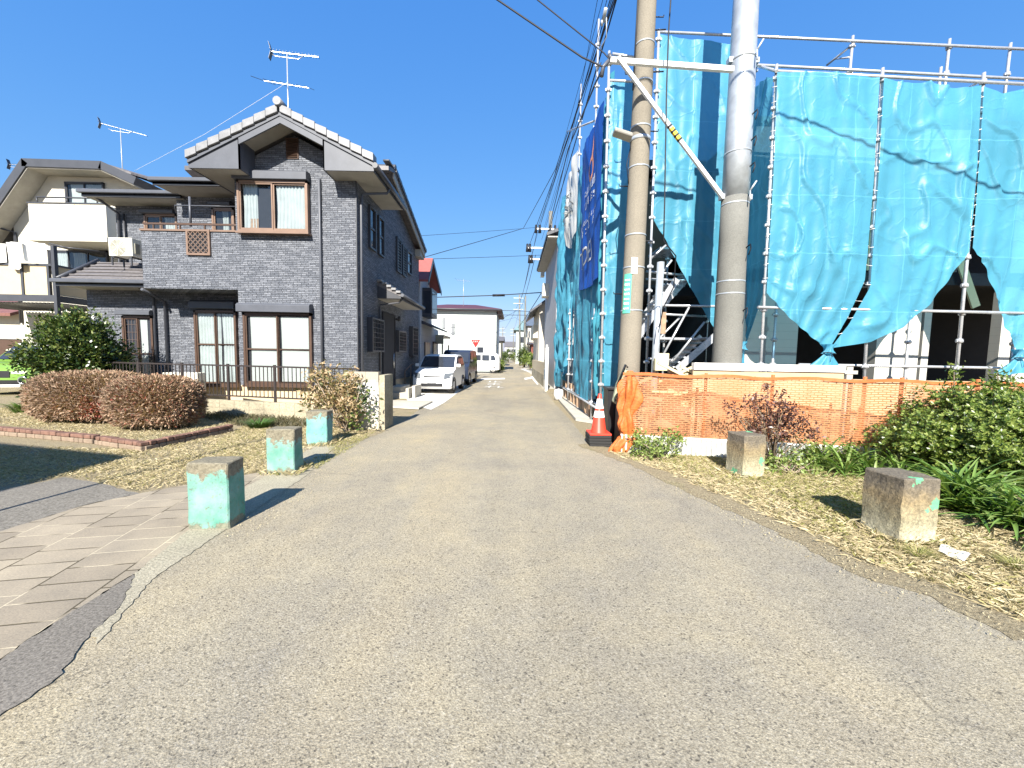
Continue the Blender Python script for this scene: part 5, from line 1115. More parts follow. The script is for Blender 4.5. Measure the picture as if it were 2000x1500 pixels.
def far_house(name, label, x0, x1, y0, y1, ze, zr, wall, roofm, wins=(), hip=False, side_ridge=True):
    t = thing(name, label, 'house', ((x0+x1)/2,y0,0)); e = MB(); e.box(x0,y0,0,x1,y1,ze); e.build('walls', wall, t); e = MB(); o_ = .45
    if side_ridge: ym = (y0+y1)/2; k = 1.6 if hip else 0; e.add([(x0-o_,y0-o_,ze-.05),(x1+o_,y0-o_,ze-.05),(x1+o_,y1+o_,ze-.05),(x0-o_,y1+o_,ze-.05),(x0-o_+k,ym,zr),(x1+o_-k,ym,zr)],[(0,1,5,4),(2,3,4,5),(1,2,5),(3,0,4),(0,3,2,1)])
    else: xm = (x0+x1)/2; e.add([(x0-o_,y0-o_,ze-.05),(x1+o_,y0-o_,ze-.05),(x1+o_,y1+o_,ze-.05),(x0-o_,y1+o_,ze-.05),(xm,y0-o_,zr),(xm,y1+o_,zr)],[(0,1,4),(2,3,5),(1,2,5,4),(3,0,4,5),(0,3,2,1)])
    e.build('roof', roofm, t)
    for (fx, fz, w, h) in wins:
        cx = x0+(x1-x0)*fx; e = MB(); e.box(cx-w/2,y0-.06,fz,cx+w/2,y0,fz+h); wn = e.build('window', M['dark_trim'], t); e = MB(); e.box(cx-w/2+.06,y0-.07,fz+.06,cx-.03,y0-.061,fz+h-.06); e.box(cx+.03,y0-.07,fz+.06,cx+w/2-.06,y0-.061,fz+h-.06); e.build('pane', M['glass_dark'], wn)
    return t
W1 = m_horizontal_lap('far_cream',(0.55,0.50,0.42),.5); W2 = plain('far_grey',(0.48,0.48,0.47),.8)
far_house('distant_house', 'low grey hipped roof house beyond the clipped bush', -2.6-3.6, -2.9, 75, 83, 5.0, 6.2, W1, M['tile_dark'], [(.35,3.2,1.6,1.2),(.7,1.0,1.8,1.4)], True)
far_house('distant_house', 'narrow cream house standing far down the left side of the street', -4.2-3, -3.3, 96, 104, 5.0, 6.5, W2, M['bronze'], [(.5,3.2,2,1.2)], False, False)
far_house('distant_house', 'greenish roofed distant house centred at the end of the street', .6, 4.6, 74, 84, 6.4, 8.6, m_horizontal_lap('far_green',(0.42,0.46,0.42),.5), plain('green_roof',(0.16,0.24,0.24),.6), [(.3,4.0,1.2,1.1),(.7,4.0,1.2,1.1)], True)
hh = far_house('distant_house', 'distant house with a wide dark blue grey roof and a long balcony', 2.2, 8.5, 58, 66, 6.0, 7.8, W1, plain('slate_roof',(0.09,0.11,0.14),.5), [(.2,3.9,1.6,1.5),(.6,3.9,1.6,1.5)])
e = MB(); e.box(1.9,56.9,3.0,8.5,57.0,4.2); e.box(1.9,57,2.9,8.5,58,3.0); e.build('balcony', M['cream'], hh)
far_house('distant_house', 'farthest pale house closing the view down the street', -3.4, 2.0, 175, 185, 5.5, 8.0, W2, M['tile_dark'], [(.3,3,2,1.5),(.7,3,2,1.5)])
far_house('distant_house', 'small rust red building behind the roadside greenery', 2.3, 5.0, 48, 53, 3.0, 3.3, plain('rust_wall',(0.25,0.085,0.06),.8), M['bronze'], [])
far_house('distant_house', 'pale block of the street left side partly behind the clipped bush', -3.9, -1.7, 55, 63, 3.6, 4.4, M['cream'], M['tile_dark'], [(.5,2.2,1.3,1.0)])
def roadside(px, py, Y, r, h, label, mat, n=2200, name='roadside_shrub'):
    x = U(px,py,Y).x; t = thing(name, label, 'shrub', (x,Y,0)); leaf_cloud('crown', ellip_centers((x,Y,h*.55),(r,r,h*.45),40,.5,.2), .16, n, .16, mat, t, .5, .1, clip=lambda P: P[:,2] > .02); stems(t,(x,Y,0),[(x+R.uniform(-r,r)*.5,Y,h*.7) for _ in range(5)],.05,M['bark'])
roadside(1022,700,50,.8,2.6,'dark leafy shrub at the far right roadside', M['camellia'])
roadside(1036,705,43,.9,1.9,'light green shrub in front of the rust red building', M['bush_leaf'])
roadside(1050,705,40,.9,1.7,'yellowish green shrub above the end of the block wall', M['weed_leaf'])
roadside(993,695,84,.9,3.0,'small palm like shrub beside the distant houses', M['camellia'])
roadside(983,700,70,.7,2.2,'dark bush close behind the white house corner', M['camellia'])
roadside(1005,702,100,1.0,2.4,'distant green bush near the end of the street', M['bush_leaf'])
def bare_tree(px, Y, h):
    x = U(px,700,Y).x; t = thing('bare_tree', 'leafless pale tree in front of the distant balcony house', 'tree', (x,Y,0)); e = MB(); e.tube([(x,Y,0),(x+.05,Y,h*.45)],[.10,.07],6); e.build('trunk', M['bark_pale'], t); e = MB()
    def br(p, d, L, r, k):
        q = p+d*L; e.tube([p, (p+q)/2+Vector((R.uniform(-.05,.05),0,.04)), q], [r,r*.8,r*.6], 4)
        if k: 
            for _ in range(3): br(q, (d+Vector((R.uniform(-.8,.8),R.uniform(-.6,.6),R.uniform(-.1,.6)))).normalized(), L*.68, r*.6, k-1)
    for _ in range(5): br(Vector((x+.05,Y,h*.42)), Vector((R.uniform(-.7,.7),R.uniform(-.5,.5),.8)).normalized(), h*.22, .045, 3)
    e.build('crown', M['bark_pale'], t)
bare_tree(1042, 46, 4.2)
# ------------------------------------------------------------------ right side of the street beyond the scaffold
gh = thing('grey_neighbour_house', 'plain grey side wall of the house just past the blue sheets', 'house', (5,18.5,0))
xg = 1.98
e = MB(); e.box(xg,18.2,0,9,24.6,7.0); e.build('walls', plain('grey_render',(0.36,0.36,0.37),.8), gh)
e = MB(); e.prism([(xg-.55,17.7,7.0),(5.4,17.7,8.6),(9.5,17.7,7.0),(9.5,17.7,6.86),(5.4,17.7,8.42),(xg-.55,17.7,6.86)], (0,7.4,0)); r_ = e.build('roof', M['dark_trim'], gh)
e = MB(); e.box(xg-.5,17.75,6.80,xg-.0,25.0,6.855); e.build('soffit', M['soffit'], r_)
e = MB(); e.box(xg-.34,22.2,4.9,xg,23.2,5.6); e.build('wall_ac', M['ac_white'], gh)
ch = thing('cream_gable_house', 'cream tiled house with a grey gable beyond the grey wall', 'house', (5,28,0))
e = MB(); e.box(1.9,28.5,0,8,36,5.2); e.prism([(1.9,28.5,5.2),(8,28.5,5.2),(4.9,28.5,7.2)], (0,7.5,0)); e.build('walls', W1, ch)
e = MB(); e.prism([(1.2,27.9,4.75),(4.9,27.9,7.5),(8.6,27.9,4.75),(8.6,27.9,4.6),(4.9,27.9,7.3),(1.2,27.9,4.6)], (0,8.4,0)); e.build('roof', M['grey_trim'], ch)
e = MB(); e.box(1.55,30,2.9,1.9,34,3.9); e.build('balcony', M['cream'], ch)
bw_ = thing('block_wall', 'beige wall on grey concrete blocks along the street past the scaffold', 'wall', (1.55,24,0))
e = MB()
for r in range(3):
    y = 18.7-(r%2)*.2
    while y < 30.2: e.box(1.52,max(y,18.7),r*.2+.004,1.66,min(y+.392,30.2),(r+1)*.2-.004); y += .4
e.box(1.53,18.7,0,1.65,30.2,.6); e.build('blocks', M['block'], bw_); e = MB(); e.box(1.535,18.7,.602,1.645,30.2,1.22); e.build('panel', M['beige_panel'], bw_)
hd = thing('white_hoarding', 'white fence panel with faded posters beside the end of the blue sheets', 'fence', (1.65,17,0))
e = MB(); e.box(1.50,16.9,.02,1.56,18.4,1.9); e.bar((1.47,16.8,0),(1.47,16.8,2.0),.08,.08,up=(0,1,0)); e.build('panel', M['white'], hd)
for i, (za, zb, c_) in enumerate(((.95,1.35,(0.45,0.44,0.36)),(.45,.9,(0.25,0.33,0.42)))):
    e = MB(); e.box(1.492,17.0,za,1.498,18.3,zb); e.build('poster', plain('poster_%d'%i, c_, .6, var=.5, vs=6), hd)
# ------------------------------------------------------------------ house under construction behind the sheets
hc = thing('house_under_construction', 'unfinished house with pale siding and dark openings behind the blue sheets', 'house', (7,10.5,0))
YH = 7.85
M['white_siding'] = m_horizontal_lap('white_siding', (0.42,0.41,0.375), .16, .06)
XQ = U(1450,600,7.85).x
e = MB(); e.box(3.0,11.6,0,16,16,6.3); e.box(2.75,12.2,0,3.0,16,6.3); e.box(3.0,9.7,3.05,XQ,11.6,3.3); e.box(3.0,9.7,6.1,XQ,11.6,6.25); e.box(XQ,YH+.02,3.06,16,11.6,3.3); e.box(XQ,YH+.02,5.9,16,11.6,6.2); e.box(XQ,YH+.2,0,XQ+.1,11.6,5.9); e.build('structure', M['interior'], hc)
def wallp(px0, px1, z0, z1, m, y=YH, nm='siding'):
    a, b = U(px0,600,y).x, U(px1,600,y).x; e = MB(); e.box(a,y,z0,b,y+.18,z1); return e.build(nm, M[m], hc)
wallp(1452,1562,0,3.04,'white_siding'); wallp(1718,1802,0,3.04,'white_siding'); wallp(1808,1822,0,3.04,'white_siding',YH+.02); wallp(1960,2350,0,3.04,'white_siding')
wallp(1455,1700,3.31,6.0,'white_siding'); wallp(1790,1862,3.31,6.0,'white_siding'); wallp(1965,2350,3.31,6.0,'white_siding'); wallp(1300,1340,3.31,5.6,'white_siding', 10.1)
e = MB(); e.box(2.9,10.1,3.31,XQ,10.3,6.0); e.build('siding', M['bronze'], hc)
for px in (1700,1788): x = U(px,500,YH).x; e = MB(); e.box(x-.06,YH-.02,3.31,x+.06,YH+.1,6.0); e.build('post', M['ply'], hc)
for (a,b,c,d) in ((1590,600,1650,640),): pass
e = MB()
for px in (1893,1912): x = U(px,560,YH-.5).x; e.bar((x,YH-.6,3.0),(x+.35,YH-.6,1.9) ,.22,.04) if False else None
x0 = U(1895,520,YH-.3).x
e.bar((x0,YH-.1,U(1905,505,YH-.1).z),(x0+.42,YH-.1,U(1925,600,YH-.1).z), .16,.03, up=(0,1,0)); e.build('panel_offcut', M['ply'], hc)
# ------------------------------------------------------------------ scaffold
YS, YN = 8.0, 6.75               # set back line and front line
sc_ = thing('scaffold', 'galvanised tube scaffold wrapped round the unfinished house', 'scaffold', (4,8,0))
ENGAGED = .0235
def std(a, b, r=ENGAGED*1.05):
    a, b = Vector(a), Vector(b); e = MB(); e.tube([a, b], r, 8); L = (b-a).length; n = int(L/.475)
    for i in range(1, n+1):
        p = a + (b-a)*(i*.475/L)
        if (p-b).length < .12: continue
        e.tube([p-Vector((0,0,.035)), p+Vector((0,0,.035))], .043, 8)
        e.box(p.x-.06,p.y-.014,p.z-.02,p.x+.06,p.y+.014,p.z+.02)
    return e.build('scaffold_pole', M['steel'], sc_)
def rail(a, b, r=.0245, nm='scaffold_rail'): e = MB(); e.tube([a, b], r, 8); return e.build(nm, M['steel'], sc_)
def vpole(pxt, pyt, pxb, Y):
    t = U(pxt,pyt,Y); b = U(pxb,700,Y); std((b.x,Y,0),(t.x,Y,t.z)); return t, b
vpole(1190,100,1176,YS-.1); vpole(1287,58,1264,YS-.08); cpole = vpole(1517,126,1488,YN+.07); vpole(1724,133,1694,YN+.07); vpole(1922,142,1872,YN+.07); vpole(2130,150,2060,YN+.07)

for px, py in ((1666,70),(1855,76),(1974,84),(1838,131)):
    t_ = U(px,py,YS+.05); std((t_.x-.02,YS+.05,6.22),(t_.x,YS+.05,t_.z))
vpole(1475,110,1452,YS)
for px, Y in ((1513,7.5),(1775,7.5),(1981,7.5)): x = U(px,650,Y).x; std((x,Y,0),(x,Y,2.6))
# street side poles
XW_ = 1.98
for X, Y, top in ((1.93,9.96,9.6),(1.90,12.2,9.6),(1.92,14.0,7.6),(1.86,15.6,7.5)): std((X+.02,Y,0),(X,Y,top))
for X, Y, top in ((1.84,8.9,2.6),(1.78,12.3,3.0),(1.72,15.2,1.6)): std((X,Y,0),(X,Y,top))
a = UX(1092+20,258,1.9); rail(U(1108,257,12.3),U(1161,236,10.2))
for z in (1.0, 2.8, 4.6): rail((2.03,8.0,z),(1.95,15.6,z))
rail((1.93,8.0,.45),(1.82,15.6,.42))
# horizontal tubes
rail(U(1283,62,YS),U(2150,103,YS+.02)); rail(U(1196,105,YS-.1),U(1252,114,YS-.1)); rail(U(1190,157,YS-.1),U(1262,161,YS-.1))
rail(U(1478,127,YN+.9),U(2150,162,YN+.9)); rail(U(1517,139,YN+.03),U(2150,172,YN+.03)); rail(U(1478,128,YS),U(1517,139,YN))
rail(U(1560,712,YN+.3),U(2150,722,YN+.3)); rail(U(1480,600,YN+.02),U(2150,615,YN+.02)); rail(U(1270,596,YS),U(1500,600,YS)); rail(U(1640,560,YS),U(1700,560,YS))
e = MB(); e.tube([U(1664,88,YS+.05),U(1614,128,YS+.4)],.022,6); e.tube([U(1659,112,YS+.05),U(1628,116,YS+.4)],.015,6); e.tube([U(1915,158,YN+.1),U(1890,172,YN+1.0)],.022,6); e.build('brace', M['steel'], sc_)
rail(U(1175,803,YS-.12),U(1100,757,12.8)); 
# stair tower behind the tied sheet
e = MB()
def stair(pa, pb, Y, w=.6, n=7):
    A, B = U(*pa,Y), U(*pb,Y)
    for dy in (0, w): e.bar(A+Vector((0,dy,0)), B+Vector((0,dy,0)), .04, .13)
    for i in range(n): p = A.lerp(B,(i+.5)/n); e.box(p.x-.12,p.y+.04,p.z-.015,p.x+.12,p.y+w-.04,p.z+.015)
stair((1242,665),(1322,545),8.1); stair((1322,722),(1398,655),7.9); stair((1290,600),(1400,480),8.6)
e.build('stair', M['steel'], sc_)
for a, b, Y in (((1285,712),(1346,600),8.0),((1315,705),(1376,629),7.8),((1271,505),(1302,478),8.0),((1292,535),(1312,508),8.0),((1280,668),(1330,618),8.3)): rail(U(*a,Y),U(*b,Y),.022,'brace')
for (a,b,Y) in (((1262,530),(1340,538),8.3),((1262,612),(1380,618),8.4),((1262,700),(1310,703),8.0)): rail(U(*a,Y),U(*b,Y))
rail(U(1262,545,8.5),U(1480,552,8.5)); 
for px in (1300,1385): x = U(px,600,9.2).x; std((x,9.2,0),(x,9.2,4.6))
for z in (1.9,3.75): e = MB(); e.box(3.0,8.2,z,XQ-.1,8.9,z+.045); e.build('walkway', M['steel'], sc_)
pg = thing('guy_guard_pipe', 'thick light grey conduit standing beside the concrete pole', 'pipe', (U(1280,700,7.2).x,7.2,0))
x = U(1278,700,7.2).x; e = MB(); e.tube([(x-.0,7.2,0),(x+.04,7.2,U(1281,512,7.2).z)], .065, 14); e.build('pipe', M['pole_steel'], pg)
e = MB(); x = U(1289,640,7.4).x; e.box(x-.04,7.35,U(1289,652,7.4).z,x+.09,7.39,U(1289,610,7.4).z); e.build('wooden_tag', M['wood'], pg)
e = MB(); 
for k, (bx, bz) in enumerate(((1292,700),(1300,690))): a = rect(bx-12,bz,bx+12,bz+24,7.0); e.box(a[0],7.0+.12*k,a[1],a[2],7.1+.12*k,a[3])
tag(e.build('timber_block', M['ply'], None, .006), 'pair of cream timber blocks behind the orange net beside the conduit', 'timber')
# ------------------------------------------------------------------ blue sheets
from mathutils import noise as mn
def poly_at(pts, t):
    """point at fraction t of a pixel polyline by length"""
    L = [0]
    for i in range(1, len(pts)): L.append(L[-1]+math.dist(pts[i], pts[i-1]))
    d = t*L[-1]
    for i in range(1, len(pts)):
        if d <= L[i]+1e-9: u = (d-L[i-1])/max(L[i]-L[i-1],1e-9); return (pts[i-1][0]+(pts[i][0]-pts[i-1][0])*u, pts[i-1][1]+(pts[i][1]-pts[i-1][1])*u)
    return pts[-1]
def sheet_px(name, label, left, right, top, bottom, place, mat, amp=.035, folds=9, seed=0, gather=None, nu=90, nv=80, cat='tarpaulin', group='blue sheets hung on the scaffold', sag=0.0):
    def S(u, v):
        l, r, t, b = poly_at(left, v), poly_at(right, v), poly_at(top, u), poly_at(bottom, u)
        c00, c10, c01, c11 = left[0], right[0], left[-1], right[-1]; out = []
        for k in (0, 1):
            out.append((1-u)*l[k]+u*r[k]+(1-v)*t[k]+v*b[k]-((1-u)*(1-v)*c00[k]+u*(1-v)*c10[k]+(1-u)*v*c01[k]+u*v*c11[k]))
        return out
    def f(u, v):
        x, y = S(u, v); p, n = place(x, y)
        q = Vector((p.x*1.1+seed*7, p.z*.5+p.y*1.1, seed))
        edge = min(1, 8*min(u, 1-u)+.15)
        tens = .35+.65*(v if gather else math.sin(math.pi*min(1,v*1.1)))
        d = amp*tens*math.sin(u*folds*6.283+2.2*mn.noise(q)+v*1.5)*edge*.30
        d += amp*1.3*mn.noise(q*.7)*edge + amp*.5*mn.noise(q*2.2+Vector((3,1,8)))*edge + amp*.22*mn.noise(q*7)*edge
        d += sag*math.sin(math.pi*u)*math.sin(math.pi*v)
        cr = abs(mn.noise(Vector((p.x*1.7+p.z*.8+seed, p.y*1.5+p.z*1.3-p.x*.4, 3.3+seed))))
        d += amp*.9*max(0, .10-cr)/.10*edge
        return p+n*d
    e = MB(); e.grid(nu, nv, f)
    o = e.build(name, mat, None, recalc=False)
    e = MB()
    for k in range(1, 15):
        for uu in (0.0, 1.0):
            a_ = f(uu, k/15); b_ = a_+Vector((-.05 if uu == 0 else .05, .05, R.uniform(-.03,.03))); e.tube([a_+Vector((0,-.008,0)), b_], .005, 4)
    if mat is M['tarp']: e.build('tie_cords', M['white'], o)
    return tag(o, label, cat, group)
FR = lambda Y: (lambda x, y: (U(x,y,Y), Vector((0,-1,0))))
T = M['tarp']
sheet_px('blue_sheet', 'blue sheet behind the grey steel pole carrying a long dark pole shadow', [(1285,66),(1282,250),(1274,425)], [(1458,92),(1456,300),(1452,560),(1446,690)], [(1285,66),(1330,74),(1370,76),(1458,92)], [(1274,425),(1300,470),(1340,545),(1390,635),(1440,695)], FR(YS), T, .03, 7, 1, True)
# flank between set back and front line: hangs along the depth
cA = U(1455,120,YS); 
def flank(x, y):
    k = (x-1452)/(1512-1452); k = min(1,max(0,k)); Y = YS+(YN-YS)*k; return U(x,y,Y), Vector((-1,-.3,0))
sheet_px('blue_sheet', 'dark shaded blue sheet hanging edge on just right of the steel pole', [(1470,172),(1464,400),(1452,600),(1440,695)], [(1511,152),(1504,350),(1494,560),(1452,692)], [(1470,172),(1490,158),(1511,152)], [(1440,695),(1446,697),(1452,692)], flank, T, .07, 3, 2, True)
sheet_px('blue_sheet', 'wide blue sheet tied at its foot, first one right of the steel pole', [(1518,141),(1510,350),(1497,572)], [(1719,150),(1708,350),(1692,540),(1660,610),(1622,675)], [(1518,141),(1600,142),(1719,150)], [(1497,572),(1530,612),(1575,655),(1618,684)], FR(YN), T, .05, 6, 3, True)
sheet_px('blue_sheet', 'middle blue sheet with a peak in its sagging top edge', [(1727,152),(1716,350),(1700,560),(1660,630),(1622,680)], [(1917,166),(1908,320),(1893,492)], [(1727,152),(1760,158),(1785,160),(1823,160),(1855,172),(1890,172),(1917,166)], [(1622,680),(1700,668),(1760,640),(1820,590),(1893,492)], FR(YN), T, .05, 5, 4, True)
sheet_px('blue_sheet', 'blue sheet past the third front pole, tied low near a green bush', [(1922,168),(1912,320),(1899,484)], [(2140,176),(2110,400),(2060,600),(2000,690)], [(1922,168),(1955,184),(1980,180),(2010,172),(2140,176)], [(1899,484),(1930,545),(1960,620),(1992,692)], FR(YN), T, .05, 5, 5, True)
def knot(px, py, Y, label, flare=1.0, h=40, cat='tied sheet end'):
    c = U(px,py,Y); k = thing('tied_sheet_end', label, cat, c, 'tied ends of the blue sheets')
    e = MB()
    def f(u, v):
        t = 2*math.pi*u; r = (.075-.03*math.sin(v*3.1)) * (1+.25*math.sin(t*5+v*5)); return c+Vector((r*1.35*math.cos(t), r*math.sin(t), .10-.16*v))
    e.grid(36, 10, f); e.build('knot', T, k, recalc=False); e = MB()
    def g(u, v):
        t = 2*math.pi*u; r = (.045+.13*v*flare)*(1+.3*math.sin(t*4+2*v)); return c+Vector((r*1.2*math.cos(t)-.05*v, r*.5*math.sin(t), -.05-.24*v*h/40+.02*math.sin(t*3)*v))
    e.grid(40, 8, g); e.build('tail', T, k, recalc=False)
    e = MB(); e.tube([c+Vector((.10*math.cos(t*.5),-.0+.10*math.sin(t*.5),-.05+.01*math.sin(t))) for t in range(13)], .008, 5); e.tube([c+Vector((-.02,-.10,-.05)), c+Vector((-.05,-.12,-.2))], .004, 4); e.build('cord', M['cable'], k)
knot(1618,684,YN-.05,'twisted knot of blue sheet hanging between the first and second front panels',1.0); knot(1448,678,YN+.3,'slim blue tail tied beside the foot of the steel pole',.3,70); knot(1990,694,YN-.05,'tied blue end by the top of the large green bush',1.3,45)
# street side sheets: along x = 1.9, from the corner into the distance
def SX(x, y): 
    X = 1.96; 
    p = UX(x,y,X) if x > 1002 else UX(1002,y,X); return Vector((p.x-.012*(p.y-8), p.y, p.z)), Vector((-1,0,0))
def side_sheet(label, y0, y1, zt0, zt1, zb0, zb1, mat, amp=.06, folds=4, seed=0, X=1.96, cat='tarpaulin', group='blue sheets hung on the scaffold', name='blue_sheet', curve=0.0, pinch=0.0, bulge=.10):
    def f(u, v):
        y = y0+(y1-y0)*u; zt = zt0+(zt1-zt0)*u; zb = zb0+(zb1-zb0)*u + curve*math.sin(math.pi*u); z = zt+(zb-zt)*v
        y = y+(((y0+y1)/2-y)*pinch*v**3)
        q = Vector((y*1.3+seed*5, z*.5, seed)); edge = min(1, 6*min(u,1-u)+.2)
        d = amp*(math.sin(u*folds*6.283+3*mn.noise(q))*.8+2*mn.noise(q*1.3)+.9*mn.noise(q*4)+.5*mn.noise(Vector((y*9,z*3,seed))))*edge
        return Vector((X-.06-.012*(y-8)-d-bulge*math.sin(math.pi*u)*(.4+.6*math.sin(math.pi*v)), y, z))
    e = MB(); e.grid(70, 90, f); o = e.build(name, mat, None, recalc=False); SHEETF[o.name] = (f, y0, y1, zt0, zt1, zb0, zb1, curve); return tag(o, label, cat, group)
def cling(mark, sheet, gap=.012):
    """lay a flat mark onto the folds of its sheet"""
    f, y0, y1, zt0, zt1, zb0, zb1, cv = SHEETF[sheet.name]; M_ = mark.matrix_basis.copy(); me = mark.data; bm = bmesh.new(); bm.from_mesh(me); bmesh.ops.transform(bm, matrix=M_, verts=bm.verts)
    bmesh.ops.triangulate(bm, faces=bm.faces); bmesh.ops.subdivide_edges(bm, edges=[e_ for e_ in bm.edges if e_.calc_length() > .12], cuts=3)
    for v in bm.verts:
        u = min(1,max(0,(v.co.y-y0)/(y1-y0))); zt = zt0+(zt1-zt0)*u; zb = zb0+(zb1-zb0)*u+cv*math.sin(math.pi*u); t_ = min(1,max(0,(v.co.z-zt)/(zb-zt))); v.co.x = f(u,t_).x-gap
    bm.to_mesh(me); bm.free(); mark.matrix_basis = Matrix.Identity(4)
TD = M['tarp_dark']; SHEETF = {}
side_sheet('teal blue sheet at the street corner of the scaffold, beside the blue banner', 8.02, 8.85, 7.1,6.95, .5,.9, TD, .05, 3, 11)
side_sheet('blue sheet below and behind the hanging banner, ragged at its foot', 8.9, 12.1, 6.9,6.9, .55,.75, T, .05, 4, 12, 1.99, curve=-.25)
side_sheet('blue sheet with a dark gap beside it, below the white banner', 12.15, 13.6, 7.0,7.1, 1.5,.6, T, .08, 3, 13, 1.97)
side_sheet('farthest blue sheet at the end of the scaffold, pinched in near its foot', 13.7, 15.6, 7.2,7.3, 1.0,.8, T, .09, 3, 14, 1.93, pinch=.35)
side_sheet('small ragged end of blue sheet hanging low at the scaffold end', 13.9, 15.3, 1.05,1.05, .42,.35, T, .04, 3, 15, 1.86, bulge=.02)
bn = side_sheet('deep blue banner with TOEI in white letters and an orange emblem', 8.35, 10.6, 6.75,6.9, 3.2,3.3, M['banner_blue'], .025, 2, 16, 1.84, 'banner', 'printed banners hung on the scaffold', 'banner', curve=-.1, bulge=.03)
# banner marks: lettering reads along the street
def on_wall(o): return o
def wtext(body, size, y, z, X, mat, label, parent, tilt=0.0, sx=1.0, nm='banner_lettering'):
    return text(body, size, (X, y, z), Euler((rad(90), 0, rad(-90))), mat, parent, nm, .004, sx)
cling(wtext('TOEI', .66, 9.75, 3.95, 1.70, M['white'], '', bn, sx=1.05), bn)
e = MB(); rr = random.Random(4)
for row, (ya, yb, z, h) in enumerate(((8.7,10.0,5.35,.20),(8.75,10.0,5.08,.17),(8.6,10.3,4.72,.10),(8.9,10.3,4.5,.18))):
    y = ya
    while y < yb:
        w = h*rr.uniform(.5,.9)
        for k in range(3):
            if rr.random() < .5: e.box(1.695,y+rr.uniform(0,.4)*w,z,1.70,y+rr.uniform(.5,1)*w,z+h*.14)
            else: a = y+rr.uniform(0,.8)*w; e.box(1.695,a,z,1.70,a+h*.14,z+h)
            if rr.random() < .6: zz = z+h*rr.uniform(.2,.8); e.box(1.6945,y,zz,1.6995,y+w*.9,zz+h*.12)
        y += w+h*(.25 if row != 3 else 1.3)
cling(e.build('banner_lettering', M['white'], bn), bn)
e = MB(); cy, cz = 9.3, 5.85; pts = [(1.69, cy+.17*math.cos(t*.314), cz+.26*math.sin(t*.314)) for t in range(21)]; e.grid(20, 2, lambda u, v: (1.69, cy+(.13+.08*v)*math.cos(u*6.283), cz+(.20+.11*v)*math.sin(u*6.283))); e.prism([(1.70,cy-.05,cz+.25),(1.70,cy+.08,cz+.25),(1.70,cy-.22,cz+.75)],(-.01,0,0)); cling(e.build('emblem', plain('banner_orange',(0.75,0.30,0.14),.6), bn), bn)
wb = side_sheet('white banner with a worn grey printed emblem, next to the blue banner', 10.7, 12.5, 6.95,6.45, 4.9,5.4, M['banner_white'], .05, 2, 17, 1.74, 'banner', 'printed banners hung on the scaffold', 'banner', curve=-.5)
e = MB(); rr = random.Random(9); gy = []
for k in range(26):
    y = rr.uniform(11.0,12.2); z = rr.uniform(5.3,6.2); e.bar((1.615,y,z),(1.615,y+rr.uniform(-.25,.25),z+rr.uniform(-.2,.2)),rr.uniform(.02,.06),.008,up=(1,0,0))
cling(e.build('emblem', plain('banner_print',(0.16,0.17,0.17),.7), wb), wb, .04)
# narrow return at the corner: behind the concrete pole
sheet_px('blue_sheet', 'narrow bright blue sheet left of the concrete pole with a dark pole shadow', [(1191,157),(1186,400),(1178,640),(1180,770)], [(1262,163),(1256,400),(1246,600),(1236,800)], [(1191,157),(1225,160),(1262,163)], [(1180,770),(1205,800),(1236,800)], FR(YS), T, .03, 3, 6)
# boards and rubbish at the foot of the street side
e = MB(); e.box(1.90,9.2,.05,1.95,14.6,.62)
for i in range(9): y = 9.3+i*.6; e.box(1.86,y,.0,1.90,y+.08,.66)
tag(e.build('plank_hoarding', M['wood']), 'dark wooden boards along the foot of the street side scaffold', 'boards')
e = MB(); e.lathe([(.0,0),(.14,.02),(.17,.2),(.15,.36),(.0,.40)], (1.62,13.4,.0), 16); tag(e.build('white_sack', M['white']), 'round white sack lying at the far foot of the scaffold', 'sack')
e = MB(); e.prism([(1.5,9,.01),(1.9,8.6,.01),(1.95,14,.01),(1.6,14,.01)],(0,0,.06)); tag(e.build('kerb', M['concrete']), 'pale concrete kerb under the street side of the scaffold', 'kerb')
# ------------------------------------------------------------------ utility poles
def upole(label, t, b, Y, d0, d1, mats, name='utility_pole'):
    T_, B_ = U(*t,Y), U(*b,Y); dxdz = (T_.x-B_.x)/(T_.z-B_.z); base = Vector((B_.x-dxdz*B_.z,Y,0)); H = 12.0; top = base+Vector((dxdz*H,0,H))
    r = thing(name, label, 'utility pole', base); at = lambda z: base+Vector((dxdz*z,0,z)); rad_at = lambda z: (d0+(d1-d0)*z/H)/2
    return r, base, at, rad_at, H
r, base, at, rz, H = upole('round beige concrete utility pole with a street lamp, left of the steel pole', (1264,0), (1229,700), 6.8, .385, .235, None)
e = MB(); e.tube([at(H*i/12) for i in range(13)], [rz(H*i/12) for i in range(13)], 28); e.build('shaft', M['pole_conc'], r)
def band(at, rz, z, root, nm='band', h=.02, m='pole_steel', o=.006): e = MB(); c = at(z); e.tube([c-Vector((0,0,h)), c+Vector((0,0,h))], rz(z)+o, 28); return e.build(nm, M[m], root)
for py in (90,165,252,275,330,462,525,608): band(at, rz, U(1250,py,6.8).z, r, h=.012 if py != 275 else .03)
for i, py in enumerate((58,140)):
    c = at(U(1250,py,6.8).z); e = MB(); e.tube([c+Vector((rz(5)+0.0,0,0)), c+Vector((rz(5)+.17,0,.01))], .012, 6); e.build('step_bolt', M['cable'], r)
for i in range(7):
    z = 2.6+i*.9; c = at(z); s = 1 if i % 2 else -1; e = MB(); e.tube([c+Vector((s*(rz(z)-.01),.02,0)), c+Vector((s*(rz(z)+.14),.02,0)), c+Vector((s*(rz(z)+.145),.02,.03))], .01, 6); e.build('step_bolt', M['cable'], r)
z = U(1240,530,6.8).z; c = at(z); e = MB()
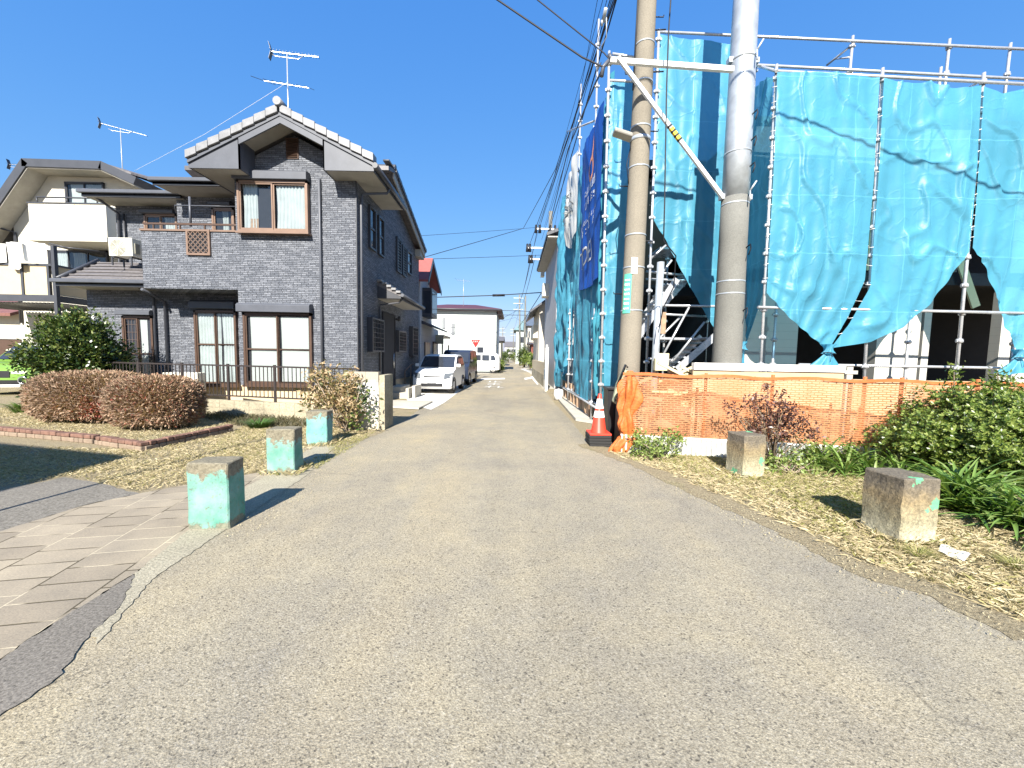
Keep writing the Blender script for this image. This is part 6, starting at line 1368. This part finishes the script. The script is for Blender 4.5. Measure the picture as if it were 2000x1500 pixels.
a = rect(1234,502,1246,534,6.6); e.box(a[0],c.y-rz(z)-.004,a[1],a[2],c.y-rz(z)+.02,a[3]); e.build('number_plate', M['reflect'], r)
e = MB(); zt_, zb_ = U(1220,535,6.7).z, U(1214,612,6.7).z
def wrap(u, v): t = rad(200+46*u); z = zb_+(zt_-zb_)*v; c = at(z); rr_ = rz(z)+.008; return c+Vector((rr_*math.cos(t),rr_*math.sin(t),z-c.z))
e.grid(10, 4, wrap); gp = e.build('address_plate', plain('plate_green',(0.10,0.42,0.30),.4), r, recalc=False)
e = MB()
for k in range(7):
    z = zb_+(zt_-zb_)*(.1+.12*k)
    for t in (208,218,228):
        t = rad(t+6); c = at(z); rr_ = rz(z)+.012; p = c+Vector((rr_*math.cos(t),rr_*math.sin(t),0)); e.box(p.x-.012,p.y-.003,z,p.x+.012,p.y+.003,z+.025+.01*(k%2))
e.build('plate_lettering', M['white'], gp)
# street lamp
lz = U(1234,272,6.75).z; c = at(lz); L0 = U(1199,262,6.45); e = MB()
d = (Vector(L0)-c); e.prism([c+d*.35+Vector((0,-.10,-.02)), c+d+Vector((0,-.09,.0)), c+d*1.02+Vector((0,.09,.0)), c+d*.35+Vector((0,.10,-.02))], (0,0,.07)); 
lamp = e.build('street_lamp_head', M['soffit'], r, .02); e = MB(); e.bar(c+Vector((-rz(lz),0,.0)), c+d*.4, .05, .05); e.build('lamp_bracket', M['pole_steel'], r)
e = MB(); e.tube([c+Vector((-rz(lz)-.0,-.02,-.1)), c+Vector((-rz(lz)-.06,-.04,-.4)), c+Vector((-rz(lz)-.015,-.03,-.7))], .008, 5); e.build('lamp_cable', M['cable'], r)
e = MB(); zc = at(3); e.tube([at(8.2)+Vector((-rz(8)-.02,-.05,0)), at(5.9)+Vector((-rz(6)-.02,-.05,0))], .012, 6); e.build('riser_cable', M['cable'], r)
P1 = (base, at, rz)
r, base, at, rz, H = upole('tall grey utility pole, zinc coated above and concrete below, holding the bracket arm', (1457,0), (1419,700), 6.55, .455, .305, None)
zj = U(1432,388,6.55).z; zj2 = U(1440,303,6.55).z
e = MB(); e.tube([at(zj*i/6) for i in range(7)], [rz(zj*i/6)+.004 for i in range(7)], 28); e.build('lower_shaft', M['pole_conc2'], r)
e = MB(); e.tube([at(zj+(H-zj)*i/8) for i in range(9)], [rz(zj+(H-zj)*i/8)-.0 for i in range(9)], 28); e.build('upper_shaft', M['pole_steel'], r)
for py in (120,302,402,552,576): band(at, rz, U(1440,py,6.55).z, r, h=.012 if py > 300 else .02, m='pole_steel' if py < 500 else 'cable' if False else 'pole_steel')
for py in (235,285,335,490,610,490):
    z = U(1440,py,6.55).z; c = at(z)+Vector((rz(z)*.55,-rz(z)*.8,0)); e = MB(); e.tube([c, c+Vector((.05,-.05,.05)), c+Vector((.03,-.10,-.03)), c+Vector((.0,-.10,-.13))], .010, 6); e.build('step_bolt', M['cable'], r)
for py in (120,386):
    z = U(1440,py,6.55).z; c = at(z); e = MB()
    for s in (-1, 1): e.box(c.x+s*(rz(z)+.02)-.03,c.y-.05,z-.04,c.x+s*(rz(z)+.02)+.03,c.y+.05,z+.04)
    e.tube([c+Vector((rz(z)*.5,-rz(z)-.03,.02)), c+Vector((rz(z)*.9,-rz(z)-.05,.16))], .014, 6); e.tube([c+Vector((rz(z)*.5,-rz(z)-.03,.02)), c+Vector((rz(z)*.45,-rz(z)-.06,-.15))], .012, 6)
    e.build('clamp', M['pole_steel'], r)
YA_ = 6.28; a1, a2 = U(1192,118,YA_), U(1432,136,YA_); e = MB(); e.bar(a1, a2, .055, .075); arm = e.build('bracket_arm', M['white'], r)
b1, b2 = U(1207,112,YA_-.05), U(1412,386,YA_-.0); e = MB(); e.bar(b1, b2, .045, .055); e.build('arm_brace', M['white'], r)
e = MB()
for k in (.495,.525,.555): p = b1.lerp(b2,k); q = b1.lerp(b2,k+.018); e.bar(p,q,.05,.06)
e.build('yellow_tape', M['yellow'], r); e = MB()
for k in (.478,.513,.543,.573): p = b1.lerp(b2,k); q = b1.lerp(b2,k+.012); e.bar(p,q,.051,.061)
e.build('black_tape', M['cable'], r)
e = MB(); e.tube([a1+Vector((.02,0,.0)), a1+Vector((-.02,0,.09))], .03, 8); e.tube([a1+Vector((-.02,0,.0)), a1+Vector((-.10,.02,-.08)), a1+Vector((-.12,.02,-.22))], .03, 8); e.build('insulator', M['grey_trim'], r)
# hanging cable between the poles
e = MB(); p = U(1310,0,6.0); e.tube([p+Vector((0,0,1.5)), p, U(1306,60,6.0), U(1302,170,6.0), U(1298,400,6.0), U(1296,470,6.0), U(1320,500,6.2), U(1316,560,6.4), U(1296,600,6.7), U(1285,650,6.9)], .010, 6)
tag(e.build('hanging_cable', M['cable']), 'thin dark cable hanging down between the two near poles', 'cable')
# far street pole with crossarms
YP = 26.0; bx = U(1074,600,YP).x; fp = thing('utility_pole', 'slim concrete street pole with crossarms rising above the far end of the blue sheets', 'utility pole', (bx,YP,0)); zt = U(1074,413,YP).z
e = MB(); e.tube([(bx,YP,0),(bx-.1,YP,zt)], [.19,.12], 14); e.build('shaft', M['pole_conc2'], fp)
for (xa, xb, py) in ((1047,1084,447),(1030,1072,484),(1034,1072,506)):
    A_, B_ = U(xa,py,YP-.2), U(xb,py+1,YP-.2); e = MB(); e.bar(A_,B_,.10,.10); ar = e.build('crossarm', M['white'], fp)
    e = MB()
    for k in (0,.2,.75,1) if py == 447 else (0,.12): q = A_.lerp(B_,k); e.tube([q-Vector((0,0,.25)), q+Vector((0,0,.25))],[.10,.07],8)
    e.build('insulators', M['cable'], ar)
a = rect(1056,517,1063,541,YP-.3); e = MB(); e.box(a[0],YP-.6,a[1],a[2],YP-.1,a[3]); e.build('junction_box', M['ac_white'], fp)
def small_pole(px, pt, Y, label, lean=0.0, arms=True):
    x = U(px,650,Y).x; z = U(px,pt,Y).z; t = thing('utility_pole', label, 'utility pole', (x,Y,0)); e = MB(); e.tube([(x,Y,0),(x+lean,Y,z)],[.17,.11],10); e.build('shaft', M['pole_conc2'], t)
    if arms:
        e = MB(); 
        for dz in (.5,1.3,2.2): e.bar((x+lean-.9,Y-.15,z-dz),(x+lean+.6,Y-.15,z-dz),.09,.09)
        e.build('crossarm', M['steel'], t)
small_pole(1025,578,52,'bare grey pole standing before the greenish roofed distant house',0,False); small_pole(1017,576,60,'leaning dark pole with crossarms further down the street',-.3); small_pole(982,638,90,'far thin pole above the grey hipped roof',0); small_pole(1003,640,110,'farthest pole near the end of the street',0)
# ------------------------------------------------------------------ overhead wires
def wire(pts, r, label, group=None, sag=0.0, m='cable'):
    pts = [Vector(p) for p in pts]; P_ = []
    for i in range(len(pts)-1):
        a, b = pts[i], pts[i+1]; n = 14; s = sag*((b-a).length/30)**2
        for k in range(n): t = k/n; P_.append(a.lerp(b,t)-Vector((0,0,4*s*t*(1-t))))
    P_.append(pts[-1]); e = MB(); e.tube(P_, r, 5); return tag(e.build('overhead_wire', M[m]), label, 'wire', group)
far1 = [U(1050,445,YP), U(1053,446,YP), U(1062,447,YP), U(1032,484,YP), U(1036,504,YP), U(1066,470,YP), U(1068,520,YP)]
gg = 'cables of the bundle running down the street'
defs = [((1196,0),(1050,445),.022),((1190,0),(1053,446),.020),((1184,0),(1062,447),.012),((1199,0),(1032,484),.026),((1176,0),(1036,504),.010),((1202,0),(1066,470),.03),((1166,0),(1068,520),.010),((1193,0),(1058,468),.016)]
lb = ['thick upper cable of the street bundle','second cable of the street bundle under the thickest one','thin cable of the bundle ending at the inner insulator','heavy cable of the bundle ending at the middle crossarm','thin outer cable reaching the lower crossarm','heaviest lowest cable passing over the bracket arm','thin leftmost cable of the street bundle','middle cable of the street bundle hugging the heaviest one']
for ((px, py), q, r_), l in zip(defs, lb):
    k = (255+q[1])/q[1]; s_ = U(q[0]+(px-q[0])*k, -255, 6.75); wire([s_, U(*q, YP)], r_*.6, l, gg, .35)
# splice closures on the bundle
e = MB(); p = U(1181,28,4.6); e.tube([p+Vector((0,-.05,.02)),p+Vector((0,.07,-.02))],[.02,.022],10); e.tube([p+Vector((-.03,0,-.06)),p+Vector((-.02,.03,-.1))],.012,8); e.tube([p+Vector((.02,0,-.02)),p+Vector((.05,.1,-.16)),p+Vector((.0,.2,-.22)),p+Vector((-.03,.3,-.1))],.006,5)
tag(e.build('cable_closure', M['pole_steel']), 'pale metal splice closure with a loop of slack on the street bundle', 'cable closure')
wire([U(1110,255,14), U(1085,330,18), U(1022,446,26), U(830,502,19.5)], .016, 'cable bending off the bundle to the red roofed house', None, .1)
wire([U(960,-8,6.5), U(1137,112,6.4), a1+Vector((-.10,0,-.1))], .014, 'lower of two wires crossing the sky to the bracket arm', None, .1)
wire([U(1040,-8,6.3), U(1180,104,6.3), a1], .010, 'upper of two wires crossing the sky to the bracket arm', None, .05)
wire([U(1174,122,6.3), U(1166,140,6.3), U(1169,122,6.3)], .008, 'small slack loop by the tip of the bracket arm', None, 0)
wire([a1+Vector((-.1,0,-.1)), U(1164,160,8), U(1110,290,14), U(1066,470,YP)], .018, 'dark cable from the bracket arm tip down the street', None, .05)
wire([U(812,461,20), U(1050,444,YP)], .010, 'level thin wire left of the crossarms', None, .2); wire([U(832,506,20), U(1062,498,YP)], .012, 'wire from the red roof to the middle crossarm', None, .15)
wire([U(700,585,30), U(965,577,30), U(1062,571,29)], .035, 'thick cable strung across the street end with a black closure', None, .05)
e = MB(); e.tube([U(962,577,30),U(986,576.5,30)],.09,8); tag(e.build('cable_closure', M['cable']), 'black tube closure on the thick cable over the crossing', 'cable closure')
wire([U(845,608,34), U(972,606,34), U(1062,609,34)], .022, 'upper wire passing in front of the white house', None, .03); wire([U(845,612,33), U(972,615,33), U(1068,616,33)], .022, 'second wire passing in front of the white house', None, .03)
wire([U(1058,571,29), U(1012,640,60)], .03, 'cable slanting down from the cream gable to a far pole', None, .1); wire([U(972,625,40), U(1018,600,60), U(1046,498,YP)], .02, 'thin wire fanning out at the far crossing', None, .3)
wire([U(1036,504,YP), U(1016,585,60), U(984,645,90)], .022, 'street wire from the lower crossarm to the far poles', None, .4); wire([U(1050,447,YP), U(1018,580,60), U(1003,642,110)], .02, 'upper street wire running on to the farthest pole', None, .4)
wire([U(880,640,30), U(1006,620,60), U(1062,650,40)], .015, 'slack wire low over the crossing', None, .2)
Y0 = 11.5; wire([U(563,160,11.6), U(400,262,14), U(262,334,17.2)], .0045, 'pale thin guy line from the tall aerial down to the cream house', None, .0, 'white')
wire([U(1290,-20,7.0), U(1700,-120,4), (12,-4,9)], .012, 'wire leaving the steel pole overhead', None, .1) if False else None
# wires overhead behind the camera that shade the sheets
S_ = -SUN_DIR
def back(p, d): return Vector(p)+S_*d
wire([back(U(1512,222,YN),5.5)+Vector((-3.2,0,.55)), back(U(1512,222,YN),5.5), back(U(1720,290,YN),5.5), back(U(2000,388,YN),5.5), back(U(2000,388,YN),5.5)+Vector((4,0,-1.4))], .022, 'overhead service wire behind the viewpoint that shades the front sheets', None, .0)
wire([back(U(1285,205,YS),7.5), back(U(1365,212,YS),7.5), back(U(1372,320,YS),7.5)], .03, 'short loop of service wire near the poles', None, .0) if False else None
# ------------------------------------------------------------------ orange net, base board, hoarding plate
N0 = Vector((U(1212,850,6.06).x, 6.06, 0)); N1 = Vector((4.7, 5.62, 0)); nd = (N1-N0).normalized(); N2 = N0+nd*8.0
bb = thing('base_board', 'white corrugated board along the foot of the orange net', 'board', N0)
Lb = (N1-N0).length*1.9; e = MB(); nn = int(Lb/.07)
def fb(u, v):
    p = N0+nd*(Lb*u); w = .022*(1 if int(u*nn*2)%2 else -1); return Vector((p.x, p.y-.03+w, .0+(.29-.05*u)*v))
e.grid(nn*4+1, 2, fb, 0, False); e.build('corrugated_sheet', M['ribbed'], bb, recalc=False); e = MB(); e.bar(N0+Vector((0,0,.295)), N0+nd*Lb+Vector((0,0,.245)), .05,.02); e.build('top_edge', M['white'], bb)
nt = thing('orange_net', 'orange plastic mesh fence stretched along the verge in front of the site', 'net fence', N0)
def net(u, v, off=0, amp=.03, sd=0):
    p = N0+nd*(7.4*u); q = Vector((p.x*1.4+sd, v*1.2, sd)); tz = 1.27+.012*math.sin(u*40)-.02*u; 
    d = amp*(mn.noise(q*1.5)+.6*mn.noise(q*4)+.5*math.sin(u*60+mn.noise(q)*3)*.4)
    return Vector((p.x, p.y+off-d, .26+(tz-.26)*v+.01*mn.noise(q*3)))
e = MB(); e.grid(160, 24, lambda u, v: net(u, v)); e.build('mesh', M['net'], nt, recalc=False)
e = MB(); e.grid(60, 3, lambda u, v: net(u, .955+.045*v, -.02, .02, 3)); e.build('top_band', M['orange'], nt, recalc=False) 
for px in (1378,1497,1652,1712,1830):
    x = U(px,800,5.9).x; t_ = (x-N0.x)/nd.x; p = N0+nd*t_; e = MB(); e.tube([(p.x,p.y+.06,0),(p.x,p.y+.06,1.29)], .024, 8); e.build('net_post', M['orange'], nt)
# bunched end of the net
bu = thing('bunched_net', 'gathered roll of orange net hanging at the corner by the cone', 'net fence', (U(1225,880,6.1).x,6.1,0))
e = MB(); cx = U(1226,800,6.1).x
def fbn(u, v):
    z = 1.30*v; t = u*6.283; c = cx-.03*math.sin(v*4)+.16*(v-.5)*(.5); c = cx + (-.12 if v < .2 else 0)*(1-v/.2) + .02*math.sin(v*9)
    r_ = (.085+.035*math.sin(v*3.0)+.025*math.sin(v*11)+.05*mn.noise(Vector((math.cos(t)*1.5,math.sin(t)*1.5,v*7)))) * (1+.22*math.sin(t*5+v*6)+.12*math.sin(t*9-v*9)); 
    if v > .88: r_ *= 1-(v-.88)*5
    if .20 < v < .27: r_ *= .8
    return Vector((c+r_*1.25*math.cos(t), 6.08+r_*.8*math.sin(t), z))
e.grid(64, 60, fbn); M['orange_roll'] = plain('orange_roll', (0.46,0.115,0.025), 0.6, var=.35, vs=22, bump=.9, bs=35); e.build('roll', M['orange_roll'], bu, recalc=False)
# panel behind the net and its bright top
hp = thing('white_site_panel', 'long white steel site panel standing behind the orange net', 'panel', (4.2,6.35,0))
a, b = U(1352,712,6.35), U(1644,722,6.35); e = MB(); e.prism([(a.x,6.3,.12),(b.x,6.3,.12),(b.x,6.3,U(1500,726,6.3).z),(a.x,6.3,U(1500,726,6.3).z)],(0,.05,0)); e.build('lower_sheet', M['cream_sheet'], hp)
e = MB(); e.box(a.x,6.27,U(1500,725,6.3).z+.003,U(1497,715,6.3).x-.006,6.37,U(1400,709,6.3).z); e.box(U(1497,715,6.3).x+.006,6.27,U(1500,725,6.3).z+.003,b.x,6.37,U(1400,709,6.3).z-.005); e.build('top_rail', M['white'], hp)
hp2 = thing('plywood_panel', 'cream plywood sheet behind the right part of the orange net', 'panel', (7,6.3,0)); e = MB(); e.box(U(1662,800,6.3).x,6.3,.1,U(2160,800,6.3).x,6.34,1.22); e.build('sheet', M['cream_sheet'], hp2)
e = MB(); x = U(1660,730,6.4).x; e.box(x-.05,6.4,0,x+.05,6.46,1.42); e.box(x-.09,6.39,1.30,x+.12,6.40,1.36); tag(e.build('short_post', M['soffit']), 'short white square post behind the net at the end of the white panel', 'post')
# planks and clutter behind the left part of the net
cl = thing('timber_stack', 'jumbled pale offcuts of timber behind the left part of the orange net', 'timber', (2.6,6.6,0)); rr = random.Random(31)
for k in range(22):
    x = U(rr.uniform(1262,1372),740,6.5).x; z = rr.uniform(.5,1.32); y = rr.uniform(6.35,6.9); a_ = rr.uniform(-.5,.5); e = MB(); L_ = rr.uniform(.15,.5)
    e.bar((x-L_/2,y,z-L_*a_/2),(x+L_/2,y+rr.uniform(-.1,.1),z+L_*a_/2),.05,rr.uniform(.03,.10)); e.build('offcut', M['ply'] if k % 3 else M['wood'], cl)
# ------------------------------------------------------------------ cone, weights, bag, bin
g = G(1173,874); cz0 = .20
cn = thing('traffic_cone', 'red traffic cone with two white bands standing on a stack of rubber weights', 'traffic cone', (g.x,g.y+.19,cz0))
hC = U(1178,770,g.y+.15).z-cz0; rb_, rt_ = .135, .028
def cone(z0, z1, o=0.0): f = lambda z: rb_+(rt_-rb_)*z/hC+o; return [(f(z0),z0),(f(z1),z1)]
e = MB(); e.lathe([(rb_+.0,.02)]+cone(.03,hC)+[(rt_-.008,hC+.005),(0,hC+.005)], (g.x,g.y+.19,cz0), 28); e.box(g.x-.18,g.y+.01,cz0,g.x+.18,g.y+.37,cz0+.03); e.build('cone_body', M['cone_red'], cn, .004)
for z0, z1 in ((hC*.42,hC*.58),(hC*.64,hC*.88)): e = MB(); e.lathe([(cone(z0,z1,.003)[0][0],z0)]+cone(z0,z1,.003), (g.x,g.y+.19,cz0), 28); e.build('reflective_band', M['reflect'], cn)
wt = thing('rubber_weights', 'stack of black rubber weights under the red cone', 'weights', (g.x,g.y+.19,0))
for k in range(4): e = MB(); j = rr.uniform(-.012,.012); e.box(g.x-.185+j,g.y+.01+j,.005+k*.049,g.x+.185+j,g.y+.37-j,.05+k*.049); e.build('weight', M['rubber'], wt, .008)
c = U(1212,760,6.42); bg = thing('grey_green_bag', 'worn grey green bag with printed lettering hung on the concrete pole by a black strap', 'bag', (c.x,c.y,c.z))
e = MB(); q = [U(1218,722,6.42),U(1228,722,6.42),U(1222,778,6.42),U(1208,792,6.42),U(1197,785,6.42),U(1205,750,6.42)]; e.prism(q,(0,.10,0)); e.build('bag_body', plain('bag_cloth',(0.28,0.30,0.20),.8,var=.25,vs=9,bump=.5), bg, .02)
e = MB(); e.tube([U(1206,752,6.38),U(1222,712,6.38),U(1226,718,6.38)],.018,6); e.build('strap', M['cable'], bg)
e = MB(); p_ = U(1210,768,6.395)
for k in range(6): q1 = U(1204+k*2.4,782-k*6.2,6.405); e.box(q1.x-.018,6.408,q1.z-.012,q1.x+.012,6.414,q1.z+.02)
e.build('print', M['cable'], bg)
a = rect(1186,762,1212,862,6.85); bn2 = thing('dark_bin', 'dark plastic bin tucked between the cone and the orange net', 'bin', ((a[0]+a[2])/2,7.0,0)); e = MB(); e.prism([(a[0]+.04,6.85,0.02),(a[2]-.04,6.85,0.02),(a[2],6.85,a[3]),(a[0],6.85,a[3])],(0,.35,0)); e.build('bin_body', M['black'], bn2, .01); e = MB(); e.box(a[0]-.02,6.82,a[3],a[2]+.02,7.22,a[3]+.05); e.build('lid', M['black'], bn2, .01)
# ------------------------------------------------------------------ plants of the right verge
def agapanthus(px, py, label, n, h, rr_, seed):
    g = G(px,py); t = thing('strappy_plant', label, 'plant', (g.x,g.y,0), 'strap leaved plants in the right verge'); rng = np.random.default_rng(seed)
    k = 7; Vs = []; Fs = []; off = 0
    for j in range(max(1, n//26)):
        cx, cy = g.x+rng.uniform(-.55,.55)*rr_*1.2, g.y+rng.uniform(-.4,.4)*rr_*1.2; m = 26
        a = rng.uniform(0,2*np.pi,m); L = rng.uniform(.55,1.15,m)*h*1.25; el = rng.uniform(.55,1.45,m); w0 = rng.uniform(.022,.038,m)
        for i in range(m):
            p = np.array([cx,cy,0.0]); th = el[i]; pts = []
            for s_ in range(k+1):
                u = s_/k; w = w0[i]*(math.sin(math.pi*(.12+.86*u))**.6); sd_ = np.array([-math.sin(a[i]),math.cos(a[i]),0]); pts += [p-sd_*w/2, p+np.array([0,0,-.006]), p+sd_*w/2]
                th -= (.10+.17*u)*rng.uniform(.6,1.3); st = L[i]/k; p = p+np.array([math.cos(a[i])*math.cos(th)*st, math.sin(a[i])*math.cos(th)*st, math.sin(th)*st]); p[2] = max(p[2], .02)
            Vs += pts
            for s_ in range(k):
                for c_ in (0, 1): b_ = off+s_*3+c_; Fs.append((b_,b_+1,b_+4,b_+3))
            off += 3*(k+1)
    o = big_mesh('leaves', np.array(Vs), np.array(Fs), M['strap_leaf'], t)
    for p in o.data.polygons: p.use_smooth = True
agapanthus(1905,1000,'big strap leaved clump to the right of the nearest brown bollard',340,.50,.42,1); agapanthus(2060,1050,'strap leaved clump running out of the picture edge',260,.5,.4,2); agapanthus(1960,960,'strap leaved clump in the hollow under the large bush',200,.45,.4,9)
agapanthus(1680,925,'darker strap leaved clump between the two right hand bollards',240,.46,.62,3); agapanthus(1850,930,'strap leaved clump at the foot of the round bush',130,.42,.5,4)
def bush(px, py, Y, rx, ry, rz_, label, n):
    c = G(px,py); c = Vector((U(px,800,Y).x,Y,0)); t = thing('evergreen_bush', label, 'bush', (c.x,Y,0)); cs = ellip_centers((c.x,Y,rz_*.98),(rx,ry,rz_),330,.62,.18)
    cs[:,2] = np.maximum(cs[:,2],.08)
    # whorls of leaves at the tips of twigs
    N = n//7; idx = NR.integers(0,len(cs),N); P = cs[idx]+NR.normal(0,.085,(N,3)); o_ = np.array([c.x,Y,rz_*.6]); ax = P-o_; ax /= np.linalg.norm(ax,axis=1)[:,None]; ax += NR.normal(0,.35,(N,3)); ax[:,2] += .45; ax /= np.linalg.norm(ax,axis=1)[:,None]
    r1 = np.cross(ax,NR.normal(0,1,(N,3))); r1 /= np.linalg.norm(r1,axis=1)[:,None]; r2 = np.cross(ax,r1); V = []
    for j in range(7):
        th = 2*np.pi*j/7+NR.uniform(0,.6,N); d = r1*np.cos(th)[:,None]+r2*np.sin(th)[:,None]; d = d*.8+ax*NR.uniform(.3,.8,N)[:,None]; d /= np.linalg.norm(d,axis=1)[:,None]; s = np.cross(ax,d); s /= np.linalg.norm(s,axis=1)[:,None]+1e-6; L = NR.uniform(.030,.055,N)[:,None]; W = L*.40
        V.append(np.stack([P, P+d*L*.6+s*W*.5, P+d*L, P+d*L*.6-s*W*.5],1))
    V = np.concatenate(V).reshape(-1,3); big_mesh('crown', V, np.arange(len(V)).reshape(-1,4), M['bush_leaf'], t)
    stems(t,(c.x,Y,0),[tuple(p) for p in cs[::7]],.022,M['bark'],'branches',.12)
bush(1925,900,4.95,.98,.82,.60,'large rounded evergreen bush with small glossy leaves before the orange net',80000)
bush(2150,900,4.6,1.0,.9,.60,'second evergreen bush at the picture edge beside the large one',40000)
def sprig(px, Y, h, label):
    x = U(px,760,Y).x; t = thing('tall_sprig', label, 'plant', (x,Y,0)); e = MB(); pts = [(x,Y,.6),(x+.02,Y,h*.8),(x-.02,Y,h)]; e.tube(pts,[.012,.008,.004],5); e.build('stem', M['bark'], t); leaf_cloud('leaves', np.array([[x,Y,h-.04],[x,Y,h-.12],[x+.02,Y,h-.22],[x-.05,Y,h-.3]]), .05, 150, .06, M['bush_leaf'], t, .4, .5)
sprig(1862,4.9,U(1862,722,4.9).z,'upright leafy sprig standing out of the left side of the large bush'); sprig(1948,4.8,U(1948,726,4.8).z,'leafy sprig standing above the middle of the large bush')
def purple():
    Y = 5.35; x = U(1510,900,Y).x; t = thing('purple_shrub', 'thin shrub with dark reddish leaves behind the mid bollard', 'shrub', (x,Y,0)); zt = U(1500,765,Y).z
    tips = [(U(a,b,Y).x+R.uniform(-.04,.04), Y+R.uniform(-.2,.15), U(a,b,Y).z) for a, b in ((1422,792),(1448,784),(1468,776),(1440,800),(1490,800),(1500,810),(1512,790),(1530,800),(1545,815),(1560,835),(1575,850),(1500,830),(1480,840),(1520,770),(1512,760),(1465,815),(1535,835),(1495,790),(1525,820),(1550,860),(1470,835),(1508,845),(1580,842))]
    stems(t,(x,Y,0),tips,.011,M['bark'],'branches',.05,.6); leaf_cloud('leaves', np.array(tips), .045, 900, .052, M['purple_leaf'], t, .42, .1); leaf_cloud('leaves', np.array([[x+R.uniform(-.2,.25),Y+R.uniform(-.1,.1),R.uniform(.35,.9)] for _ in range(26)]), .06, 650, .05, M['purple_leaf'], t, .42, .1)
purple()
def weed(px, py, w, h, label, n, seed=0):
    g = G(px,py); t = thing('weed', label, 'plant', (g.x,g.y,0)); tips = [(g.x+R.uniform(-w,w),g.y+R.uniform(-w,w)*.6,R.uniform(.3,1)*h) for _ in range(26)]
    stems(t,(g.x,g.y,0),tips,.006,M['bark_pale'],'stalks',.06); leaf_cloud('leaves', np.array(tips), .05, n, .06, M['weed_leaf'], t, .45, .1)
weed(1282,897,.34,.36,'pale green leafy weed growing against the white base board',900); weed(1590,905,.45,.30,'loose weeds behind the mid bollard',700); weed(1545,925,.3,.22,'small weeds beside the mid bollard',350)
small_clump(1795,1088, 'small fresh green tuft at the foot of the nearest brown bollard', .10, .12, 160, M['grass'], wid=.006); small_clump(1985,1110, 'green tuft near the white label', .10, .12, 160, M['grass'], wid=.006)
# crumpled white label on the straw
a = [G(1838,1062,.03),G(1896,1082,.03),G(1882,1097,.03),G(1832,1077,.03)]; e = MB(); e.grid(12,6,lambda u,v: (a[0]*(1-u)*(1-v)+a[1]*u*(1-v)+a[2]*u*v+a[3]*(1-u)*v)+Vector((0,0,.006*math.sin(u*9)+.004*math.sin(v*7))))
lb_ = tag(e.build('paper_label', M['reflect'], None, recalc=False), 'dropped white strip of printed paper lying on the straw', 'litter'); e = MB()
for k in range(7): p = a[0].lerp(a[1],.12+.12*k).lerp(a[3].lerp(a[2],.12+.12*k),.4); e.box(p.x,p.y,.042,p.x+.012,p.y+.012,.0425)
e.build('print', M['grey_trim'], lb_)
# ------------------------------------------------------------------ behind the viewpoint on the left: house and mast that shade the lawn
nh = thing('shading_house', 'house standing behind the viewpoint whose shadow falls on the lawn', 'house', (-11,-6,0)); e = MB(); e.box(-16,-12,0,-6.45,-2.15,5.2); e.prism([(-16.4,-12.4,5.2),(-6.3,-12.4,5.2),(-11.3,-12.4,6.0)],(0,10.4,0)); e.build('walls', M['cream'], nh)
e = MB(); e.tube([(-4.87,2.0,0),(-4.87,2.0,3.8)],.022,8); e.build('shading_mast', M['steel'], None); tag(COL.objects['shading_mast'], 'unseen thin steel mast added for the line of shadow it draws on the lawn', 'post')  # unseen mast, put in to cast the thin line of shadow
